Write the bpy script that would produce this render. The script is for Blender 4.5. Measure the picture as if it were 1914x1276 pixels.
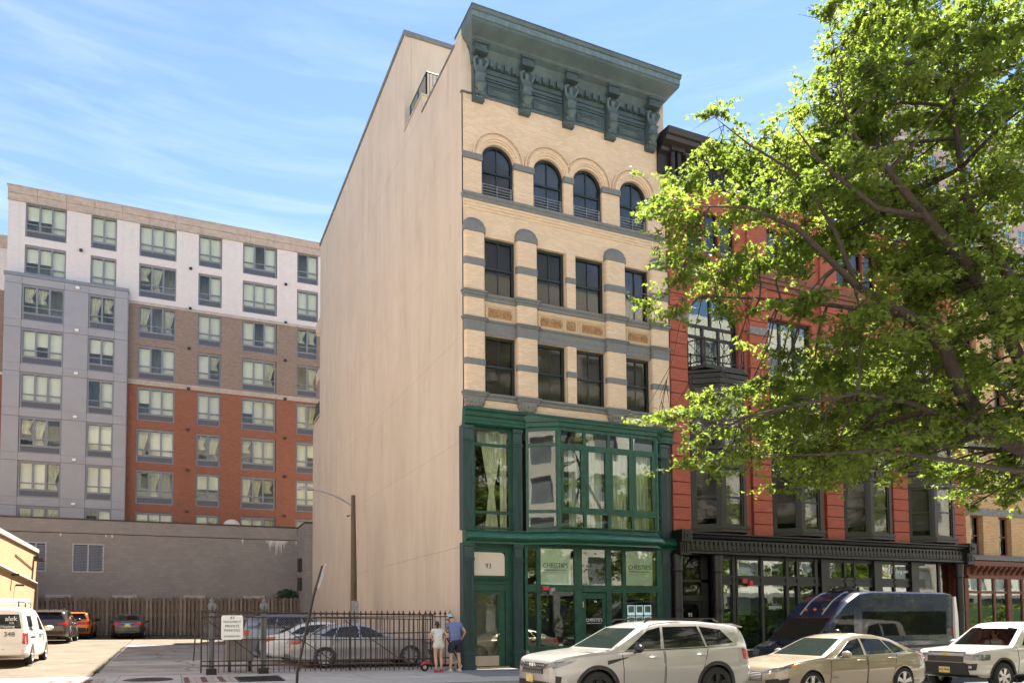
import bpy, math, random
import numpy as np
from mathutils import Vector, Matrix
from mathutils.bvhtree import BVHTree
for o in list(bpy.data.objects): bpy.data.objects.remove(o)
random.seed(7)
SC = bpy.context.scene
COL = SC.collection
R_ = math.radians
# ------------------------------------------------------------------ camera
cam = bpy.data.cameras.new('camera')
cam.sensor_fit = 'HORIZONTAL'; cam.sensor_width = 36.0
cam.lens = 1425.055 / 1914 * 36.0
cam.shift_y = (1084.6 - 638) / 1914
cam.clip_start = 0.1; cam.clip_end = 3000
camo = bpy.data.objects.new('camera', cam); COL.objects.link(camo)
_R = Vector((0.91262044, -0.4087267, -0.00814933)); _U = Vector((-0.01336905, -0.04976276, 0.99867159)); _F = Vector((0.40858928, 0.91129916, 0.0508788))
camo.matrix_world = Matrix(((_R.x, _U.x, -_F.x, 0), (_R.y, _U.y, -_F.y, 0), (_R.z, _U.z, -_F.z, 1.6), (0, 0, 0, 1)))
SC.camera = camo
# ------------------------------------------------------------------ world, sun, exposure
SUN_EL, SUN_AZ = R_(61.9), R_(49.7)          # azimuth measured from +Y (behind the facades) towards +X
w = bpy.data.worlds.new('World'); SC.world = w; w.use_nodes = True
nt = w.node_tree; nt.nodes.clear()
def wn(t, **k):
    n = nt.nodes.new(t)
    for a, b in k.items(): setattr(n, a, b)
    return n
out = wn('ShaderNodeOutputWorld'); bg = wn('ShaderNodeBackground')
sky = wn('ShaderNodeTexSky', sky_type='NISHITA', sun_disc=False)
sky.sun_elevation = SUN_EL; sky.sun_rotation = SUN_AZ; sky.air_density = 1.0; sky.dust_density = .0; sky.ozone_density = 2.2
tc = wn('ShaderNodeTexCoord'); mp = wn('ShaderNodeMapping')
mp.inputs['Scale'].default_value = (1.5, 1.5, 13.); mp.inputs['Rotation'].default_value = (R_(1), R_(2), R_(20))
nz = wn('ShaderNodeTexNoise'); nz.inputs['Scale'].default_value = 2.5; nz.inputs['Detail'].default_value = 7; nz.inputs['Roughness'].default_value = .56; nz.inputs['Distortion'].default_value = .5
rp = wn('ShaderNodeValToRGB'); rp.color_ramp.elements[0].position = .45; rp.color_ramp.elements[1].position = .82
rp.color_ramp.elements[0].color = (.02, .02, .02, 1); rp.color_ramp.elements[1].color = (.36, .36, .36, 1)
mx = wn('ShaderNodeMix', data_type='RGBA'); mx.inputs['B'].default_value = (9.5, 9.3, 9.1, 1)
L = nt.links.new
L(tc.outputs['Generated'], mp.inputs['Vector']); L(mp.outputs['Vector'], nz.inputs['Vector']); L(nz.outputs['Fac'], rp.inputs['Fac'])
sz = wn('ShaderNodeSeparateXYZ'); hz = wn('ShaderNodeMapRange'); hz.inputs['From Min'].default_value = .15; hz.inputs['From Max'].default_value = .62; hz.inputs['To Min'].default_value = 1.; hz.inputs['To Max'].default_value = .22
mu = wn('ShaderNodeMath', operation='MULTIPLY'); L(tc.outputs['Generated'], sz.inputs[0]); L(sz.outputs['Z'], hz.inputs['Value']); L(hz.outputs[0], mu.inputs[0]); L(rp.outputs['Color'], mu.inputs[1])
L(mu.outputs[0], mx.inputs['Factor']); L(sky.outputs['Color'], mx.inputs['A']); L(mx.outputs['Result'], bg.inputs['Color'])
bg.inputs['Strength'].default_value = .05
L(bg.outputs[0], out.inputs[0])
sl = bpy.data.lights.new('sun', 'SUN'); sl.energy = 5.0; sl.angle = R_(.5); sl.color = (1, .93, .82)
so = bpy.data.objects.new('sun', sl); COL.objects.link(so)
so.location = (30, 40, 60)
sd = Vector((math.sin(SUN_AZ) * math.cos(SUN_EL), math.cos(SUN_AZ) * math.cos(SUN_EL), math.sin(SUN_EL)))
so.rotation_euler = sd.to_track_quat('Z', 'Y').to_euler()
SC.view_settings.view_transform = 'Standard'; SC.view_settings.look = 'None'; SC.view_settings.gamma = 1; SC.view_settings.use_curve_mapping = False
SC.view_settings.exposure = 2.38
SC.cycles.max_bounces = 8; SC.cycles.diffuse_bounces = 4; SC.cycles.transparent_max_bounces = 16
SC.cycles.use_denoising = True
# ------------------------------------------------------------------ materials
M = {}
def _mat(name):
    m = bpy.data.materials.new(name); m.use_nodes = True
    return m, m.node_tree, m.node_tree.nodes['Principled BSDF']
def N(t, typ, **k):
    n = t.nodes.new(typ)
    for a, b in k.items():
        if a.startswith('i_'): n.inputs[a[2:].replace('_', ' ')].default_value = b
        else: setattr(n, a, b)
    return n
def coords(t, scale=(1, 1, 1)):
    c = N(t, 'ShaderNodeTexCoord'); mp = N(t, 'ShaderNodeMapping'); mp.inputs['Scale'].default_value = scale
    t.links.new(c.outputs['Object'], mp.inputs['Vector']); return mp.outputs['Vector']
def wallcoords(t):
    """u = x + y, v = z so that courses run level on walls facing either way"""
    c = N(t, 'ShaderNodeTexCoord'); s = N(t, 'ShaderNodeSeparateXYZ'); a = N(t, 'ShaderNodeMath', operation='ADD'); k = N(t, 'ShaderNodeCombineXYZ')
    t.links.new(c.outputs['Object'], s.inputs[0]); t.links.new(s.outputs[0], a.inputs[0]); t.links.new(s.outputs[1], a.inputs[1])
    t.links.new(a.outputs[0], k.inputs[0]); t.links.new(s.outputs[2], k.inputs[1]); return k.outputs[0]
def plain(name, col, rough=.6, var=.12, scale=3., metal=0., bump=0., bscale=40., coat=0., stretch=(1, 1, 1), spec=.5):
    m, t, p = _mat(name)
    v = coords(t, stretch); n = N(t, 'ShaderNodeTexNoise', i_Scale=scale, i_Detail=5., i_Roughness=.6); t.links.new(v, n.inputs['Vector'])
    r = N(t, 'ShaderNodeValToRGB'); r.color_ramp.elements[0].position = .3; r.color_ramp.elements[1].position = .7
    r.color_ramp.elements[0].color = (*[c * (1 - var) for c in col], 1); r.color_ramp.elements[1].color = (*[min(1, c * (1 + var)) for c in col], 1)
    t.links.new(n.outputs['Fac'], r.inputs['Fac']); t.links.new(r.outputs['Color'], p.inputs['Base Color'])
    p.inputs['Roughness'].default_value = rough; p.inputs['Metallic'].default_value = metal; p.inputs['Coat Weight'].default_value = coat
    p.inputs['Specular IOR Level'].default_value = spec
    if bump:
        b = N(t, 'ShaderNodeBump', i_Strength=bump, i_Distance=.02); n2 = N(t, 'ShaderNodeTexNoise', i_Scale=bscale, i_Detail=3.)
        t.links.new(v, n2.inputs['Vector']); t.links.new(n2.outputs['Fac'], b.inputs['Height']); t.links.new(b.outputs[0], p.inputs['Normal'])
    M[name] = m; return m
def brick(name, c1, c2, mortar, bw=.21, bh=.07, ms=.009, rough=.85, stain=.15, bump=.35):
    m, t, p = _mat(name); v = wallcoords(t)
    b = N(t, 'ShaderNodeTexBrick'); b.inputs['Scale'].default_value = 1.; b.inputs['Brick Width'].default_value = bw; b.inputs['Row Height'].default_value = bh
    b.inputs['Mortar Size'].default_value = ms; b.inputs['Color1'].default_value = (*c1, 1); b.inputs['Color2'].default_value = (*c2, 1); b.inputs['Mortar'].default_value = (*mortar, 1)
    b.inputs['Bias'].default_value = -.1; b.inputs['Mortar Smooth'].default_value = .2
    t.links.new(v, b.inputs['Vector'])
    n = N(t, 'ShaderNodeTexNoise', i_Scale=.7, i_Detail=6., i_Roughness=.65); t.links.new(v, n.inputs['Vector'])
    mr = N(t, 'ShaderNodeMapRange'); mr.inputs['To Min'].default_value = 1 - stain; mr.inputs['To Max'].default_value = 1 + stain
    t.links.new(n.outputs['Fac'], mr.inputs['Value'])
    mm = N(t, 'ShaderNodeMix', data_type='RGBA', blend_type='MULTIPLY'); mm.inputs['Factor'].default_value = 1
    t.links.new(b.outputs['Color'], mm.inputs['A']); t.links.new(mr.outputs[0], mm.inputs['B']); t.links.new(mm.outputs['Result'], p.inputs['Base Color'])
    bp = N(t, 'ShaderNodeBump', i_Strength=bump, i_Distance=.012); bp.invert = True
    t.links.new(b.outputs['Fac'], bp.inputs['Height']); t.links.new(bp.outputs[0], p.inputs['Normal'])
    p.inputs['Roughness'].default_value = rough; M[name] = m; return m
def glass(name, tint=(.75, .8, .78), refl=1.0, rough=.01):
    m, t, p = _mat(name); t.nodes.remove(p); o = t.nodes['Material Output']
    tr = N(t, 'ShaderNodeBsdfTransparent'); tr.inputs[0].default_value = (*tint, 1)
    gl = N(t, 'ShaderNodeBsdfGlossy', i_Roughness=rough); gl.inputs['Color'].default_value = (.95, .98, .97, 1)
    # faintly wavy old panes
    v = coords(t, (1, 1, .6)); n = N(t, 'ShaderNodeTexNoise', i_Scale=1.6, i_Detail=1.); t.links.new(v, n.inputs['Vector'])
    bp = N(t, 'ShaderNodeBump', i_Strength=.05, i_Distance=.03); t.links.new(n.outputs['Fac'], bp.inputs['Height']); t.links.new(bp.outputs[0], gl.inputs['Normal'])
    fr = N(t, 'ShaderNodeFresnel', i_IOR=1.6); ma = N(t, 'ShaderNodeMath', operation='MULTIPLY_ADD', use_clamp=True); ma.inputs[1].default_value = refl * 1.6; ma.inputs[2].default_value = .03 * refl
    t.links.new(fr.outputs[0], ma.inputs[0])
    x = N(t, 'ShaderNodeMixShader'); t.links.new(ma.outputs[0], x.inputs[0]); t.links.new(tr.outputs[0], x.inputs[1]); t.links.new(gl.outputs[0], x.inputs[2]); t.links.new(x.outputs[0], o.inputs['Surface'])
    M[name] = m; return m
def stucco(name):
    m, t, p = _mat(name); c = N(t, 'ShaderNodeTexCoord'); s = N(t, 'ShaderNodeSeparateXYZ'); t.links.new(c.outputs['Object'], s.inputs[0])
    k = N(t, 'ShaderNodeMapping'); k.inputs['Scale'].default_value = (1, .6, .16); t.links.new(c.outputs['Object'], k.inputs[0])
    n = N(t, 'ShaderNodeTexNoise', i_Scale=1.3, i_Detail=8., i_Roughness=.66, i_Distortion=.5); t.links.new(k.outputs[0], n.inputs['Vector'])
    r = N(t, 'ShaderNodeValToRGB'); e = r.color_ramp.elements
    e[0].position = .25; e[0].color = (.405, .345, .27, 1); e[1].position = .75; e[1].color = (.60, .525, .43, 1)
    q = r.color_ramp.elements.new(.5); q.color = (.52, .442, .345, 1)
    t.links.new(n.outputs['Fac'], r.inputs['Fac'])
    n2 = N(t, 'ShaderNodeTexNoise', i_Scale=.35, i_Detail=6., i_Roughness=.62); t.links.new(c.outputs['Object'], n2.inputs['Vector'])
    mr = N(t, 'ShaderNodeMapRange'); mr.inputs['From Min'].default_value = .3; mr.inputs['From Max'].default_value = .7; mr.inputs['To Min'].default_value = 0; mr.inputs['To Max'].default_value = .6
    t.links.new(n2.outputs['Fac'], mr.inputs['Value'])
    mm = N(t, 'ShaderNodeMix', data_type='RGBA'); mm.inputs['B'].default_value = (.58, .50, .405, 1); t.links.new(mr.outputs[0], mm.inputs['Factor']); t.links.new(r.outputs['Color'], mm.inputs['A'])
    k2 = N(t, 'ShaderNodeMapping'); k2.inputs['Scale'].default_value = (1, 1.5, .045); t.links.new(c.outputs['Object'], k2.inputs[0]); n5 = N(t, 'ShaderNodeTexNoise', i_Scale=1.6, i_Detail=6., i_Roughness=.6); t.links.new(k2.outputs[0], n5.inputs['Vector'])
    s5 = N(t, 'ShaderNodeMapRange'); s5.inputs['From Min'].default_value = .56; s5.inputs['From Max'].default_value = .70; s5.inputs['To Max'].default_value = .42; t.links.new(n5.outputs['Fac'], s5.inputs['Value'])
    n6 = N(t, 'ShaderNodeTexNoise', i_Scale=.28, i_Detail=3.); t.links.new(c.outputs['Object'], n6.inputs['Vector']); m6 = N(t, 'ShaderNodeMath', operation='MULTIPLY'); t.links.new(s5.outputs[0], m6.inputs[0]); s6 = N(t, 'ShaderNodeMapRange'); s6.inputs['From Min'].default_value = .42; s6.inputs['From Max'].default_value = .6; t.links.new(n6.outputs['Fac'], s6.inputs['Value']); t.links.new(s6.outputs[0], m6.inputs[1])
    m7 = N(t, 'ShaderNodeMix', data_type='RGBA'); m7.inputs['B'].default_value = (.33, .26, .19, 1); t.links.new(m6.outputs[0], m7.inputs['Factor']); t.links.new(mm.outputs['Result'], m7.inputs['A'])
    t.links.new(m7.outputs['Result'], p.inputs['Base Color']); p.inputs['Roughness'].default_value = .9
    n3 = N(t, 'ShaderNodeTexNoise', i_Scale=14., i_Detail=4.); t.links.new(c.outputs['Object'], n3.inputs['Vector'])
    b = N(t, 'ShaderNodeBump', i_Strength=.15, i_Distance=.02); t.links.new(n3.outputs['Fac'], b.inputs['Height']); t.links.new(b.outputs[0], p.inputs['Normal'])
    M[name] = m
def paint(name, col, flake=.0, rough=.28, coat=.9):
    m, t, p = _mat(name); p.inputs['Base Color'].default_value = (*col, 1); p.inputs['Metallic'].default_value = flake; p.inputs['Roughness'].default_value = rough
    p.inputs['Coat Weight'].default_value = coat; p.inputs['Coat Roughness'].default_value = .04
    v = coords(t); n = N(t, 'ShaderNodeTexNoise', i_Scale=2.5, i_Detail=6.); t.links.new(v, n.inputs['Vector'])
    mr = N(t, 'ShaderNodeMapRange'); mr.inputs['To Min'].default_value = rough * .8; mr.inputs['To Max'].default_value = rough * 1.35; t.links.new(n.outputs['Fac'], mr.inputs['Value']); t.links.new(mr.outputs[0], p.inputs['Roughness'])
    M[name] = m
def emit(name, col, e):
    m, t, p = _mat(name); p.inputs['Base Color'].default_value = (*col, 1); p.inputs['Emission Color'].default_value = (*col, 1); p.inputs['Emission Strength'].default_value = e; M[name] = m
def ground_mat(name, c1, c2, scale=.5, crack=.0, rough=.9, fine=60., dirt=(.2, .17, .13)):
    m, t, p = _mat(name); v = coords(t)
    n = N(t, 'ShaderNodeTexNoise', i_Scale=scale, i_Detail=8., i_Roughness=.65, i_Distortion=.3); t.links.new(v, n.inputs['Vector'])
    r = N(t, 'ShaderNodeValToRGB'); r.color_ramp.elements[0].position = .32; r.color_ramp.elements[1].position = .68; r.color_ramp.elements[0].color = (*c1, 1); r.color_ramp.elements[1].color = (*c2, 1)
    t.links.new(n.outputs['Fac'], r.inputs['Fac'])
    n2 = N(t, 'ShaderNodeTexNoise', i_Scale=fine, i_Detail=4.); t.links.new(v, n2.inputs['Vector'])
    mr = N(t, 'ShaderNodeMapRange'); mr.inputs['To Min'].default_value = .82; mr.inputs['To Max'].default_value = 1.18; t.links.new(n2.outputs['Fac'], mr.inputs['Value'])
    mm = N(t, 'ShaderNodeMix', data_type='RGBA', blend_type='MULTIPLY'); mm.inputs['Factor'].default_value = 1; t.links.new(r.outputs['Color'], mm.inputs['A']); t.links.new(mr.outputs[0], mm.inputs['B'])
    res = mm.outputs['Result']
    n4 = N(t, 'ShaderNodeTexNoise', i_Scale=scale * 2.6, i_Detail=5., i_Roughness=.55); t.links.new(v, n4.inputs['Vector']); sr = N(t, 'ShaderNodeMapRange'); sr.inputs['From Min'].default_value = .58; sr.inputs['From Max'].default_value = .72; sr.inputs['To Max'].default_value = .55; t.links.new(n4.outputs['Fac'], sr.inputs['Value'])
    ms_ = N(t, 'ShaderNodeMix', data_type='RGBA'); ms_.inputs['B'].default_value = (*[q * .62 for q in c1], 1); t.links.new(sr.outputs[0], ms_.inputs['Factor']); t.links.new(res, ms_.inputs['A']); res = ms_.outputs['Result']
    if crack:
        vo = N(t, 'ShaderNodeTexVoronoi', feature='DISTANCE_TO_EDGE'); vo.inputs['Scale'].default_value = crack; nn = N(t, 'ShaderNodeTexNoise', i_Scale=1.3, i_Detail=5.)
        ad = N(t, 'ShaderNodeMix', data_type='RGBA', blend_type='ADD'); ad.inputs['Factor'].default_value = .9; t.links.new(v, nn.inputs['Vector']); t.links.new(v, ad.inputs['A']); t.links.new(nn.outputs['Color'], ad.inputs['B']); t.links.new(ad.outputs['Result'], vo.inputs['Vector'])
        cr = N(t, 'ShaderNodeMapRange'); cr.inputs['From Max'].default_value = .018; cr.inputs['To Min'].default_value = .8; cr.inputs['To Max'].default_value = 0.; t.links.new(vo.outputs['Distance'], cr.inputs['Value'])
        m2 = N(t, 'ShaderNodeMix', data_type='RGBA'); m2.inputs['B'].default_value = (*dirt, 1); t.links.new(cr.outputs[0], m2.inputs['Factor']); t.links.new(res, m2.inputs['A']); res = m2.outputs['Result']
    t.links.new(res, p.inputs['Base Color']); p.inputs['Roughness'].default_value = rough
    b = N(t, 'ShaderNodeBump', i_Strength=.3, i_Distance=.01); t.links.new(n2.outputs['Fac'], b.inputs['Height']); t.links.new(b.outputs[0], p.inputs['Normal'])
    M[name] = m
brick('cream_brick', (.61, .46, .32), (.70, .55, .395), (.56, .44, .32), stain=.10)
brick('red_brick', (.30, .075, .043), (.37, .10, .06), (.30, .088, .06), bh=.062, ms=.006, stain=.2)
brick('tan_brick', (.52, .33, .165), (.62, .41, .22), (.36, .24, .14), bh=.072, bw=.23, stain=.08, bump=.6)
brick('white_brick', (.68, .625, .59), (.75, .695, .66), (.56, .50, .48), stain=.06)
brick('brown_brick', (.22, .155, .115), (.30, .215, .165), (.27, .22, .185), stain=.08)
brick('orange_brick', (.24, .092, .053), (.295, .12, .072), (.26, .10, .06), stain=.1)
brick('painted_block', (.235, .218, .205), (.265, .245, .23), (.205, .19, .18), bw=.4, bh=.2, ms=.008, stain=.2, bump=.3)
brick('peach_brick', (.40, .255, .135), (.47, .305, .165), (.35, .225, .125), bh=.075, ms=.006, stain=.12, bump=.2)
brick('tower_brick', (.42, .30, .255), (.48, .35, .30), (.42, .32, .28), stain=.05)
stucco('stucco')
plain('slate_trim', (.155, .165, .168), .7, .12, 6, bump=.1)
plain('patina', (.060, .092, .098), .5, .3, 2.2, metal=.15, bump=.15, bscale=9, stretch=(1, 1, .4))
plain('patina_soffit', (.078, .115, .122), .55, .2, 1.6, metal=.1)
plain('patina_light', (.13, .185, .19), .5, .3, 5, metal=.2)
plain('shop_green', (.006, .062, .038), .45, .4, 4, bump=.06, bscale=30)
plain('roll_green', (.006, .082, .050), .3, .35, 14, coat=.5, bump=.9, bscale=24)
plain('blue_green', (.022, .054, .056), .5, .35, 3, bump=.1, stretch=(3, 3, .4))
plain('iron_black', (.009, .0085, .009), .42, .2, 4, bump=.05)
plain('iron_brown', (.020, .017, .016), .45, .3, 4)
plain('dark_frame', (.010, .019, .020), .4, .15, 5)
plain('terracotta', (.36, .215, .105), .8, .3, 18, bump=.7, bscale=30)
plain('terracotta_pale', (.52, .40, .27), .8, .06, 6)
plain('stone_gray', (.19, .185, .18), .8, .3, 10, bump=.4, bscale=25)
plain('brownstone', (.17, .062, .043), .7, .2, 5)
plain('shade_cloth', (.15, .138, .13), .9, .1, 1.5, stretch=(1, 1, .3))
plain('room_dark', (.016, .015, .014), .9, .3, 1)  # near-black colour standing in for the unlit depth behind openings
plain('curtain', (.74, .72, .58), .9, .1, 2)
plain('blind_cream', (.80, .80, .68), .9, .05, 2)
plain('curtain_gray', (.42, .43, .41), .9, .3, 3, stretch=(6, 6, .3))
plain('poster_paper', (.72, .80, .70), .6, .03, 2)
plain('panel_cream', (.66, .58, .50), .6, .03, 2)
plain('kick_plate', (.50, .42, .33), .35, .1, 3, metal=.6)
plain('steel', (.55, .55, .55), .3, .1, 5, metal=.9)
plain('galvanised', (.34, .35, .37), .5, .25, 12, metal=.4)
plain('rust_iron', (.055, .036, .029), .75, .5, 8, bump=.2)
plain('white_paint', (.74, .73, .70), .5, .08, 3)
plain('ink', (.015, .02, .02), .6, .0)
plain('white_print', (.8, .8, .78), .6, .0)
plain('gold_print', (.55, .42, .12), .4, .0)
plain('gray_panel', (.305, .308, .318), .5, .05, 1.2)
plain('panel_joint', (.15, .15, .17), .7, .05)
plain('frame_gray', (.20, .215, .24), .5, .06, 4)
plain('spandrel', (.085, .09, .105), .5, .08, 4)
plain('cap_stone', (.42, .37, .32), .8, .15, 3)
plain('cap_beige', (.45, .36, .29), .75, .15, 3)
plain('metal_flash', (.13, .15, .16), .4, .2, 4, metal=.4)
plain('wood_board', (.185, .145, .11), .85, .4, 2.2, stretch=(14, 14, .9), bump=.25, bscale=10)
plain('wood_board_pale', (.27, .215, .165), .85, .35, 2.2, stretch=(14, 14, .9), bump=.25, bscale=10)
plain('wood_pole', (.12, .088, .055), .8, .4, 3, stretch=(8, 8, .5), bump=.3, bscale=12)
plain('asphalt', (.055, .055, .056), .9, .3, 2, bump=.5, bscale=90)
plain('tyre', (.012, .012, .012), .8, .2, 6)
plain('rubber_trim', (.016, .016, .017), .55, .15, 6)
plain('rim_black', (.03, .03, .031), .3, .2, 6, metal=.5)
plain('rim_silver', (.55, .55, .55), .3, .1, 5, metal=.85)
plain('chrome', (.75, .75, .75), .12, .02, 5, metal=1.)
plain('plate_yellow', (.66, .52, .20), .5, .1, 9)
plain('lamp_red', (.42, .016, .02), .18, .15, 6, coat=.8)
plain('lamp_clear', (.14, .15, .16), .12, .5, 22, metal=.3, coat=1.)
plain('lamp_amber', (.65, .20, .02), .25, .1, 6, coat=.6)
plain('sign_white', (.80, .79, .75), .45, .03, 3)
plain('skin', (.50, .285, .19), .55, .08, 9)
plain('hair', (.025, .015, .011), .5, .3, 20, stretch=(1, 1, .3))
plain('leaf_dark', (.03, .07, .02), .6, .2, 5)
plain('bark', (.030, .022, .017), .9, .45, 9, stretch=(1, 1, .3), bump=.5, bscale=22)
plain('fire_red', (.45, .045, .04), .4, .1, 5)
plain('box_brown', (.20, .175, .14), .7, .15, 4)
plain('tower_panel', (.5, .49, .47), .6, .08, 2)
glass('shop_glass', (.9, .94, .91), .55); glass('dark_glass', (.72, .72, .70), .14, .03); glass('apt_glass', (.95, .97, .95), .26)
# ------------------------------------------------------------------ mesh and object helpers
WORLD = {}                                           # world position of each parent
def link(o, parent=None):
    COL.objects.link(o)
    if parent is not None: o.parent = parent
    return o
def thing(name, label, cat, loc, rz=0., group=None):
    o = bpy.data.objects.new(name, None); link(o); o.location = loc; o.rotation_euler = (0, 0, rz); o.empty_display_size = .2
    o['label'] = label; o['category'] = cat
    if group: o['group'] = group
    WORLD[o.name] = Vector(loc); return o
def tag(o, label, cat, group=None):
    o['label'] = label; o['category'] = cat
    if group: o['group'] = group
    return o
class MB:
    def __init__(s): s.v = []; s.f = []; s.m = []
    def face(s, pts, mi=0):
        b = len(s.v); s.v += [tuple(p) for p in pts]; s.f.append(tuple(range(b, b + len(pts)))); s.m.append(mi)
    def raw(s, v, f, mi=0):
        b = len(s.v); s.v += [tuple(p) for p in v]; s.f += [tuple(b + i for i in q) for q in f]; s.m += [mi] * len(f)
    def box(s, x0, x1, y0, y1, z0, z1, mi=0):
        s.raw([(x0, y0, z0), (x1, y0, z0), (x1, y1, z0), (x0, y1, z0), (x0, y0, z1), (x1, y0, z1), (x1, y1, z1), (x0, y1, z1)],
              [(0, 3, 2, 1), (4, 5, 6, 7), (0, 1, 5, 4), (1, 2, 6, 5), (2, 3, 7, 6), (3, 0, 4, 7)], mi); return s
    def prism(s, pts, axis, a, b, mi=0):
        """polygon given in the plane across axis ('x': (y,z), 'y': (x,z), 'z': (x,y)) pushed from a to b"""
        g = {'x': lambda p, t: (t, p[0], p[1]), 'y': lambda p, t: (p[0], t, p[1]), 'z': lambda p, t: (p[0], p[1], t)}[axis]
        ar = sum(pts[i][0] * pts[(i + 1) % len(pts)][1] - pts[(i + 1) % len(pts)][0] * pts[i][1] for i in range(len(pts)))
        if (ar < 0) != (axis == 'y'): pts = pts[::-1]
        n = len(pts); v = [g(p, a) for p in pts] + [g(p, b) for p in pts]
        fl = [tuple(range(n))[::-1], tuple(range(n, 2 * n))] + [(i, (i + 1) % n, n + (i + 1) % n, n + i) for i in range(n)]
        if a > b: fl = [q[::-1] for q in fl]
        s.raw(v, fl, mi); return s
    def sweep(s, prof, path, mi=0, closed=True, caps=True):
        """profile of (outward, z) swept along a level path of (x, y); outward = right-hand side of travel"""
        n = len(prof); rings = []
        for i, p in enumerate(path):
            p = Vector(p); d0 = (p - Vector(path[i - 1])).normalized() if i else None; d1 = (Vector(path[i + 1]) - p).normalized() if i < len(path) - 1 else None
            d0 = d0 or d1; d1 = d1 or d0; t = (d0 + d1).normalized(); nn = Vector((t.y, -t.x)); k = 1 / max(.3, nn.dot(Vector((d1.y, -d1.x))))
            rings.append([(p.x + nn.x * o * k, p.y + nn.y * o * k, z) for o, z in prof])
        v = [q for r in rings for q in r]; fl = []
        for i in range(len(path) - 1):
            for j in range(n if closed else n - 1):
                a = i * n + j; b = i * n + (j + 1) % n; fl.append((a, b, b + n, a + n))
        if caps and closed: fl += [tuple(range(n))[::-1], tuple(range(len(v) - n, len(v)))]
        s.raw(v, fl, mi); return s
    def tube(s, p, q, r0, r1=None, n=8, mi=0, caps=True):
        return s.path([p, q], [r0, r0 if r1 is None else r1], n, mi, caps)
    def path(s, pts, rad, n=8, mi=0, caps=True):
        pts = [Vector(p) for p in pts]
        if not hasattr(rad, '__len__'): rad = [rad] * len(pts)
        v = []; fl = []; up = Vector((0, 0, 1)); u = None
        for i, p in enumerate(pts):
            d = (pts[min(i + 1, len(pts) - 1)] - pts[max(i - 1, 0)]).normalized()
            if u is None: u = d.cross(up) if abs(d.z) < .95 else d.cross(Vector((1, 0, 0)))
            u = (u - d * u.dot(d)).normalized(); w_ = d.cross(u)
            v += [p + (u * math.cos(2 * math.pi * k / n) + w_ * math.sin(2 * math.pi * k / n)) * rad[i] for k in range(n)]
        for i in range(len(pts) - 1):
            for k in range(n):
                a = i * n + k; b = i * n + (k + 1) % n; fl.append((a, b, b + n, a + n))
        if caps: fl += [tuple(range(n))[::-1], tuple(range(len(v) - n, len(v)))]
        s.raw(v, fl, mi); return s
    def lathe(s, prof, c, n=16, axis='z', mi=0, a0=0., a1=2 * math.pi):
        """profile of (radius, height) turned about axis through c"""
        full = abs(a1 - a0 - 2 * math.pi) < 1e-6; k = n if full else n + 1; v = []
        for r, h in prof:
            for i in range(k):
                t = a0 + (a1 - a0) * i / n; x, y = r * math.cos(t), r * math.sin(t)
                v.append({'z': (c[0] + x, c[1] + y, c[2] + h), 'y': (c[0] + x, c[1] + h, c[2] - y), 'x': (c[0] + h, c[1] + x, c[2] + y)}[axis])
        fl = []
        for j in range(len(prof) - 1):
            for i in range(n if full else n):
                i2 = (i + 1) % k
                if not full and i == k - 1: continue
                fl.append((j * k + i, j * k + i2, (j + 1) * k + i2, (j + 1) * k + i))
        if axis == 'y': pass
        s.raw(v, fl, mi); return s
    def ball(s, c, r, n=10, m=7, mi=0):
        r = r if hasattr(r, '__len__') else (r, r, r)
        v = []; fl = []
        for j in range(m + 1):
            p = math.pi * j / m - math.pi / 2
            for i in range(n):
                t = 2 * math.pi * i / n; v.append((c[0] + r[0] * math.cos(p) * math.cos(t), c[1] + r[1] * math.cos(p) * math.sin(t), c[2] + r[2] * math.sin(p)))
        for j in range(m):
            for i in range(n): fl.append((j * n + i, j * n + (i + 1) % n, (j + 1) * n + (i + 1) % n, (j + 1) * n + i))
        s.raw(v, fl, mi); return s
    def mesh(s, name, mats, org=(0, 0, 0), smooth=None):
        me = bpy.data.meshes.new(name); o = Vector(org)
        me.from_pydata([(p[0] - o.x, p[1] - o.y, p[2] - o.z) for p in s.v], [], s.f)
        for m in (mats if isinstance(mats, (list, tuple)) else [mats]): me.materials.append(M[m])
        if any(s.m): me.polygons.foreach_set('material_index', s.m)
        me.validate()
        if smooth is not None:
            me.polygons.foreach_set('use_smooth', [True] * len(me.polygons)); me.set_sharp_from_angle(angle=R_(smooth))
        me.update(); return me
    def build(s, name, mats, parent=None, at=None, smooth=None, kind=None, label=None, local=False):
        """verts in world coordinates (local=True: in the parent's own coordinates); origin at 'at' (world) or the parent's origin"""
        pw = Vector((0, 0, 0)) if (parent is None or local) else WORLD[parent.name]
        org = Vector(at) if at is not None else pw
        o = bpy.data.objects.new(name, s.mesh(name, mats, org, smooth)); link(o, parent); o.location = org - pw; WORLD[o.name] = org
        if kind: o['kind'] = kind
        if label: o['label'] = label
        return o
def inst(name, me, parent, loc, rot=(0, 0, 0), label=None):
    """object sharing a mesh, at parent-relative loc"""
    o = bpy.data.objects.new(name, me); link(o, parent); o.location = loc; o.rotation_euler = rot
    if label: o['label'] = label
    WORLD[o.name] = (WORLD.get(parent.name, Vector()) if parent is not None else Vector()) + Vector(loc); return o
def dup(o, parent=None, loc=None, rz=None):
    c = o.copy(); COL.objects.link(c)
    if parent is not None: c.parent = parent
    if loc is not None: c.location = loc
    if rz is not None: c.rotation_euler = (0, 0, rz)
    for ch in KIDS.get(o.name, []) or list(o.children): dup(ch, c)
    return c
KIDS = {}
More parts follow.
